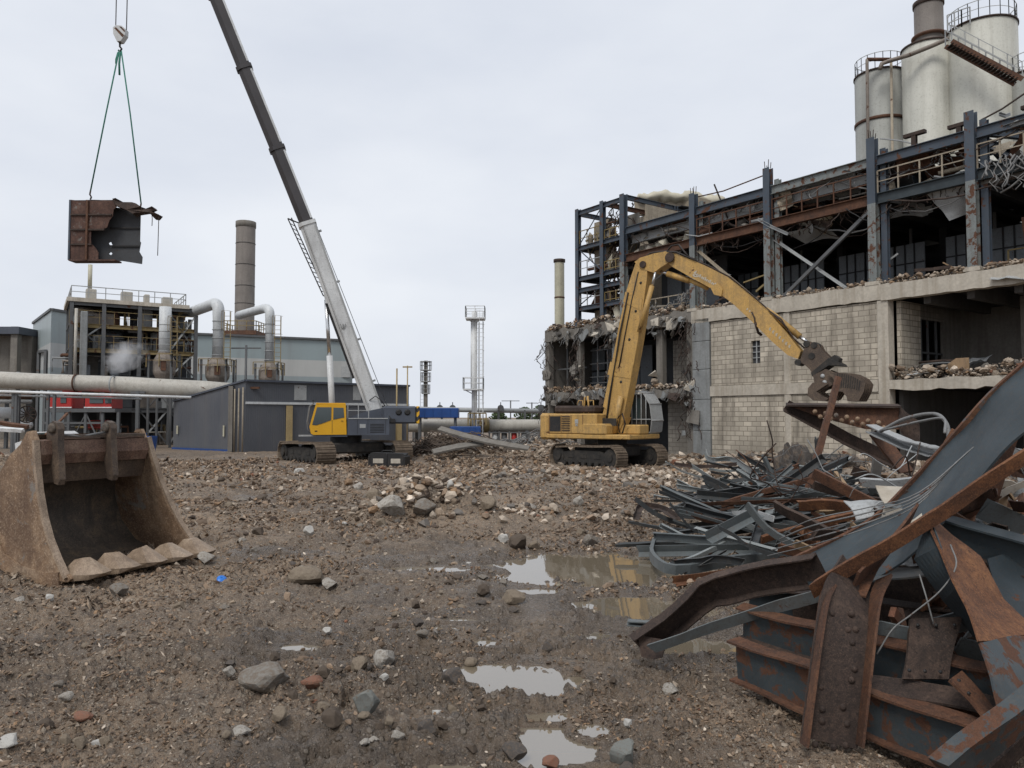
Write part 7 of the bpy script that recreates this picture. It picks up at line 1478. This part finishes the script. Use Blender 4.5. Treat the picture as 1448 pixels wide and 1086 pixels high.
scrap('brown_prop','brown prop carrying the torn end of the raised girder',PB_(.26,.08),pp([(1238,612,15.5),(1260,640,15.3),(1282,668,15)]),'rust',(0,-1,.2))
scrap('brown_prop','short brown stump under the middle of the raised girder',PB_(.2,.1),pp([(1238,600,17.5),(1242,640,17.5),(1238,672,17.5)]),'concd',(0,-1,.2))
plate('torn_plate','orange torn sheet caught at the edge of the slate girder plate',[(P(1345,605,7.4),P(1360,612,7.2)),(P(1325,640,7.5),P(1345,648,7.2)),(P(1310,652,7.6),P(1322,668,7.3)),(P(1296,690,7.7),P(1312,700,7.4))],'rusto')
# cables
def cable(label, pts, r, mat='greytube', name='loose_cable', group=None): 
    m = mb(); q = cr_path(pp(pts),5); m.tube(q,r,6); return m.solo(name, M[mat], label, 'cable', base=min(q, key=lambda p: p.z), group=group)
cable('thick grey cable arching over from the grey channel into the heap',[(1245,610,13),(1280,592,12.5),(1320,585,12),(1338,598,11.6),(1342,622,11.4)],.03); cable('second grey cable arching beside the thick one',[(1250,608,12.6),(1300,596,12),(1334,592,11.5),(1336,612,11)],.02)
for i in range(5): cable('thin cable draped in a sheaf along the slate girder plate',[(1085+6*i,786-8*i,7.3),(1150,770-9*i,6.6-.05*i),(1230,745-7*i,6.5),(1300,712-4*i,6.3),(1345+8*i,660-7*i,6.4)],.005+.002*(i%2),group='cables draped over the slate plate')
r_ = random.Random(9)
for i in range(26):
    x = r_.uniform(1195,1440); y = r_.uniform(640,790); Y = r_.uniform(7.4,9.5); d = r_.uniform(30,110); cable('thin curled wire sticking out of the heap behind the slate plate',[(x,y,Y),(x+d*.3+r_.gauss(0,8),y-r_.uniform(0,25),Y),(x+d*.7,y-r_.uniform(-25,30),Y+.2),(x+d,y+r_.uniform(-40,40),Y+.3)],.004+.005*r_.random(),r_.choice(('greytube','rust','rustd','galv')),group='curled wires behind the slate plate')
cable('long thin wire curving down in front of the dark hollow of the heap',[(1344,770,5.6),(1352,800,5.5),(1330,835,5.5),(1290,868,5.55),(1262,890,5.5),(1240,925,5.5)],.006,'greytube'); cable('straight wire propping down to the dark bolted plate',[(1300,812,5.7),(1310,845,5.6),(1320,882,5.55)],.006,'greytube')
# ---- heap of light steel studs in the middle distance
def strip_(label, pts, prof, mat, up, group=None, name='steel_stud'): return scrap(name, label, prof, pts, mat, up, True, group=group, n=4)
def gz(px, py, dz): g = G(px,py,.3); return V((g.x,g.y,max(hz(g.x,g.y),0)+dz))
S = [('pale grey stud bent into a long flat loop nearest the muddy puddle',[(1110,772),(1040,775),(955,788),(922,770),(925,752)],.12,'zinc',(0,-.2,1)),
     ('grey stud forming the back of the flat loop',[(925,752),(990,758),(1060,762),(1135,765)],.22,'zinc',(0,-.2,1)),
     ('long blue grey channel lying across the stud heap',[(955,728),(1010,742),(1080,750),(1165,758)],.42,'zinc',(0,-.3,1)),
     ('rust orange angle at the front foot of the stud heap',[(955,797),(1030,788),(1100,778),(1145,768)],.06,'rusto',(0,-.2,1)),
     ('dark I section with a flat top jutting left over the heap',[(952,678),(990,683),(1040,690)],.8,'rustd',(0,-.1,1)),
     ('curled pale plate strip standing at the back of the stud heap',[(998,655),(1003,672),(1035,678),(1058,700),(1075,705)],.85,'zincl',(0,-.8,.5)),
     ('grey stud slanting up from the loop to the heap top',[(980,728),(1020,712),(1050,698)],.5,'zinc',(0,-.4,1)),
     ('second grey stud slanting up beside the first one',[(1010,728),(1040,712),(1065,700)],.55,'zincl',(0,-.4,1)),
     ('long black bar across the top of the stud heap',[(1010,732),(1060,722),(1120,712),(1200,700)],.75,'zincd',(0,-.2,1)),
     ('pale long channel lying along the back of the stud heap',[(1110,690),(1160,675),(1200,662)],.7,'zincl',(0,-.2,1)),
     ('white end of a folded stud standing up in the heap',[(1088,745),(1090,725),(1086,716)],.35,'zincl',(0,-1,.1)),
     ('second white stud end standing beside the thin pole',[(1108,748),(1112,735),(1106,728)],.35,'zincl',(0,-1,.1)),
     ('curved brown strip leaning out of the left of the stud heap',[(900,735),(908,718),(935,722),(958,735)],.35,'rustd',(0,-.3,1))]
for lb, l, dz, mt, up in S: strip_(lb, [gz(a,b,dz+.05*i*0) for i,(a,b) in enumerate(l)], PC_(.06,.15,.01) if mt not in ('rusto','rustd') else PL_(.12,.10,.012), mt, up)
r_ = random.Random(21); GS = 'bent steel studs in the heap by the puddle'
LBS = {'zinc':'bent blue grey steel stud tangled in the heap beyond the muddy puddle','zincl':'bent pale steel stud tangled in the heap beyond the muddy puddle','zincd':'bent dark steel stud tangled in the heap beyond the muddy puddle','rust':'bent rusty strip tangled in the heap beyond the muddy puddle'}
for i in range(210):
    px = r_.gauss(1100,78); py = r_.gauss(722,27)
    if px < 940 or px > 1235: continue
    py = max(672,min(785,py)); L_ = r_.uniform(.7,2.9); a = r_.gauss(0,.6)+(math.pi if r_.random()<.5 else 0) if i % 3 else r_.uniform(0,6.28); dz = .05+.75*r_.random()*math.exp(-((px-1105)/95)**2); c = gz(px,py,dz); d = V((math.cos(a),math.sin(a)*.8,r_.gauss(0,.26))); bd = V((r_.gauss(0,.10),r_.gauss(0,.10),r_.gauss(0,.06)-.03))*(3 if i % 9 == 0 else 1)
    pts = [c-d*L_/2+bd*r_.uniform(-.5,1),c-d*L_*.15,c+d*L_*.2+bd*.3,c+d*L_/2-bd*r_.uniform(0,1.3)]
    for p in pts: p.z = max(p.z, hz(p.x,p.y)+.03)
    mt = r_.choice(('zinc','zinc','zincl','zincd','zincd','zincd','rust')); h_ = r_.uniform(.035,.12)
    strip_(LBS[mt], pts, PC_(.045,h_,.006) if i % 3 else PB_(.008,h_), mt, (r_.gauss(0,.4),-r_.uniform(.0,.8),1), GS) if i % 4 else scrap('steel_stud', LBS[mt], PL_(h_*1.3,h_*1.3,.008), [pts[0],pts[-1]], mat=mt, up=(r_.gauss(0,.6),-.6,1), group=GS)
r_ = random.Random(55)
for i in range(26):          # taller bars propped on the heap
    px = r_.gauss(1120,55); py = r_.uniform(690,735); a = gz(px,py,.1); e = V((r_.gauss(0,1),r_.gauss(0,.6),r_.uniform(.25,.7))).normalized()*r_.uniform(.8,1.9); mt = r_.choice(('zinc','zincd','zincl','rust','rustd'))
    scrap('propped_bar', {'zinc':'blue grey','zincd':'dark','zincl':'pale','rust':'rusty','rustd':'dark brown'}[mt]+' bar propped at a slant on the stud heap', r_.choice((PL_(.08,.08,.01),PC_(.06,.13,.01),PB_(.02,.11))), [a-e*.2,a+e*.8], mt, (0,-1,.4), group='bars propped on the stud heap')
r_ = random.Random(57)
for i in range(46):
    c = gz(r_.gauss(1130,60),r_.uniform(690,765),r_.uniform(.1,.8)); q = [c]; d = V((r_.gauss(0,1),r_.gauss(0,.6),r_.gauss(0,.35))).normalized()
    for j in range(5): d = (d+V((r_.gauss(0,.35),r_.gauss(0,.3),r_.gauss(0,.3)))).normalized(); q.append(q[-1]+d*r_.uniform(.15,.45))
    for p in q: p.z = max(p.z, hz(p.x,p.y)+.02)
    m = mb(); qq = cr_path(q,3); m.tube(qq, r_.uniform(.006,.014), 5); m.solo('loose_wire', M[r_.choice(('rust','rustd','greytube','greytube'))], 'thin twisted wire tangled in the stud heap', 'wire', base=min(qq, key=lambda p: p.z), group='wires in the stud heap')
# ---- backing heap behind the slate plate: timber, sheet and rusty bars
r_ = random.Random(33); GB = 'broken bars and boards behind the slate plate'
LBB = {'rust':'rusty bar in the jumbled heap behind the slate girder plate','rusto':'orange rusted bar in the jumbled heap behind the slate girder plate','wood':'broken timber board in the jumbled heap behind the slate girder plate','galv':'grey bar in the jumbled heap behind the slate girder plate','rustd':'dark bar in the jumbled heap behind the slate girder plate','conc':'pale board in the jumbled heap behind the slate girder plate'}
for i in range(110):
    x = r_.uniform(4.0,9.6); y = r_.uniform(7.6,14.5); top = .55+.75*sstep(3.5,6.5,x)*math.exp(-((y-9.5)/4.5)**2); z = hz(x,y)+r_.random()**.7*top; L_ = r_.uniform(.5,2.0); a = r_.uniform(0,3.14); d = V((math.cos(a),math.sin(a),r_.gauss(0,.25))); mt = r_.choice(('rust','rust','rustd','rusto','wood','galv','rustd','conc'))
    c = V((x,y,z)); q = [c-d*L_/2,c+V((r_.gauss(0,.06),0,r_.gauss(0,.05))),c+d*L_/2]
    for p in q: p.z = max(p.z, hz(p.x,p.y)+.02)
    strip_(LBB[mt], q, PB_(r_.uniform(.02,.06),r_.uniform(.08,.2)), mt, (r_.gauss(0,.5),-.4,1), GB, 'broken_bar')
r_ = random.Random(34)
for i in range(16):
    px = r_.uniform(1215,1440); py = r_.uniform(690,800); Y = r_.uniform(7.3,9.6); c = P(px,py,Y); c.z = max(c.z, hz(c.x,c.y)+.1); s = r_.uniform(.2,.45); m = mb(); m.sheet(c+V((-s,-.05,-s*.3)),c+V((s,0,-s*.35)),c+V((s,s*.8,s*.3)),c+V((-s,s*.8,s*.35)),6,6,.07,.012,200+i,3); mt = r_.choice(('galv','rust','rustd','zinc','conc')); m.solo('torn_sheet', M[mt], {'galv':'torn grey sheet','rust':'torn rusty sheet','rustd':'torn dark sheet','zinc':'torn blue grey sheet','conc':'torn pale board'}[mt]+' caught in the jumbled heap behind the slate plate', 'scrap sheet', group='torn sheets in the heap')
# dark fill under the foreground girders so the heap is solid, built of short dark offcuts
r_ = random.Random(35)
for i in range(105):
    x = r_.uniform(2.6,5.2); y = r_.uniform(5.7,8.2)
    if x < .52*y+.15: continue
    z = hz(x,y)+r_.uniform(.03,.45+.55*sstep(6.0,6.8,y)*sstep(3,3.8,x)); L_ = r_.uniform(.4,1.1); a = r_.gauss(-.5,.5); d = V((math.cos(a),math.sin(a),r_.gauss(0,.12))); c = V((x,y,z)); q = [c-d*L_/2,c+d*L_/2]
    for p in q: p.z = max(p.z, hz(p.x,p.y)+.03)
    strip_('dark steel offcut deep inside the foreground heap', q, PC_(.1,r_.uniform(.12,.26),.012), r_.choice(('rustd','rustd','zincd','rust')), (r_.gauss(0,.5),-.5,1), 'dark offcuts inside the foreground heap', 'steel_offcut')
r_ = random.Random(91); GJ = 'small broken pieces on the right heap'; LJ = {'rust':'small rusty broken piece on the right heap','rusto':'small orange rusted piece on the right heap','conc':'small pale board piece on the right heap','zinc':'small grey steel piece on the right heap','rustd':'small dark steel piece on the right heap','wood':'small splintered timber on the right heap','st_brick':'small reddish brick lump on the right heap'}
for i in range(95):
    if i < 60: c = P(r_.uniform(1270,1448), r_.uniform(690,800), r_.uniform(6.5,7.6))
    else: c = P(r_.uniform(1245,1448), r_.uniform(840,1000), r_.uniform(5.6,6.6)); c.z = min(c.z, .75)
    c.z = max(c.z, hz(c.x,c.y)+.03); L_ = r_.uniform(.12,.6); d = V((r_.gauss(0,1),r_.gauss(0,.7),r_.gauss(0,.35))).normalized()*L_; mt = r_.choice(('rust','rust','rusto','conc','zinc','zinc','rustd','wood','st_brick')); scrap('broken_piece', LJ[mt], r_.choice((PB_(.015,.10),PL_(.06,.07,.01),PB_(.05,.07),PC_(.05,.09,.008),PB_(.012,.2))), [c-d/2,c+V((0,0,r_.gauss(0,.02))),c+d/2], mt, (r_.gauss(0,.5),-.5,1), group=GJ)
# ---- mounds in front of the wall
def clump(px, py0, py1, wpx, Y, seed, label, mat='st_dark'):
    c = gx(px,Y); s = wpx*Y/1088/2; h_ = zy(py0,Y)-hz(c.x,Y)+.25; o = bpy.data.objects.new('earth_lump', rock_mesh('earth_lump',seed,(16,.5,.85),M[mat],5)); COL.objects.link(o); me = o.data
    for v in me.vertices: v.co *= 1+.16*mnoise.noise(v.co*3.5+V((seed,0,0)))+.10*mnoise.noise(v.co*9)+.06*mnoise.noise(v.co*20)
    o.location = (c.x,Y,hz(c.x,Y)-.25); o.scale = (s,s*.8,h_*.66); o.rotation_euler = (0,0,seed); tag(o,label,'earth lump')
clump(1128,645,690,80,21,3,'large dark slab-like earth lump leaning behind the stud heap'); clump(1196,648,682,62,23,5,'smaller dark earth lump right of the large one behind the thin pole')
# planks and rebar at the centre mound
def plank(label, a, b, w_, t_, mat, name='fallen_plank'): return scrap(name, label, PB_(w_,t_), pp([a,b]) if len(a) == 3 else [a,b], mat, (0,-.3,1), cat='plank')
scrap('fallen_plank','long pale plank bowed from the centre mound down towards the excavator',PB_(.5,.10),pp([(622,606,42),(660,617,41.5),(700,626,41),(748,634,40.5)]),'concd',(0,-.4,1),True,'plank'); scrap('fallen_plank','shorter pale plank lying across the foot of the centre mound',PB_(.55,.10),pp([(612,639,40.5),(650,631,41),(682,627,41.5)]),'concd',(0,-.4,1),True,'plank')
m = mb(); r_ = random.Random(8)
for i in range(150):
    x = -4.9+r_.gauss(0,1.1); y = 44+r_.gauss(0,.9); z = hz(x,y); L_ = r_.uniform(.8,2.6); a = r_.uniform(-.4,.5); m.tube([(x,y,z),(x+L_*.3,y-.2,z+r_.uniform(.1,.7)),(x+L_*.7,y-.3,z+r_.uniform(.0,.6)),(x+L_,y-.4,z-.1+r_.uniform(-.3,.4))],.03,5)
o = m.build('rebar_tangle', M['iron']); tag(o, kind='stuff')
m = mb()
for i in range(110):
    x = 1.3+r_.gauss(0,1.0); y = 45.5+r_.gauss(0,.9); z = hz(x,y); L_ = r_.uniform(.6,1.8); a = r_.uniform(-3,3); m.tube([(x,y,z),(x+L_*.4*math.cos(a),y-.2,z+r_.uniform(.1,.5)),(x+L_*math.cos(a),y+L_*.3*math.sin(a),z+r_.uniform(-.2,.3))],.028,5)
o = m.build('rebar_tangle', M['greytube']); tag(o, kind='stuff')
# broken beams at the far left behind the bucket
for i, (a, b, mt, lb) in enumerate((((0,598,40),(40,604,40),'rust','rusty beam lying on the debris at the far left edge'),((-10,606,39),(32,609,39),'white','white board lying on the debris at the far left edge'),((40,640,34),(95,585,40),'rusto','orange brown pole leaning behind the bucket near the red cabins'))): scrap('loose_beam', lb, PB_(.22,.18) if i < 2 else PB_(.10,.10), pp([a,b]), mt, (0,-.3,1), cat='beam')
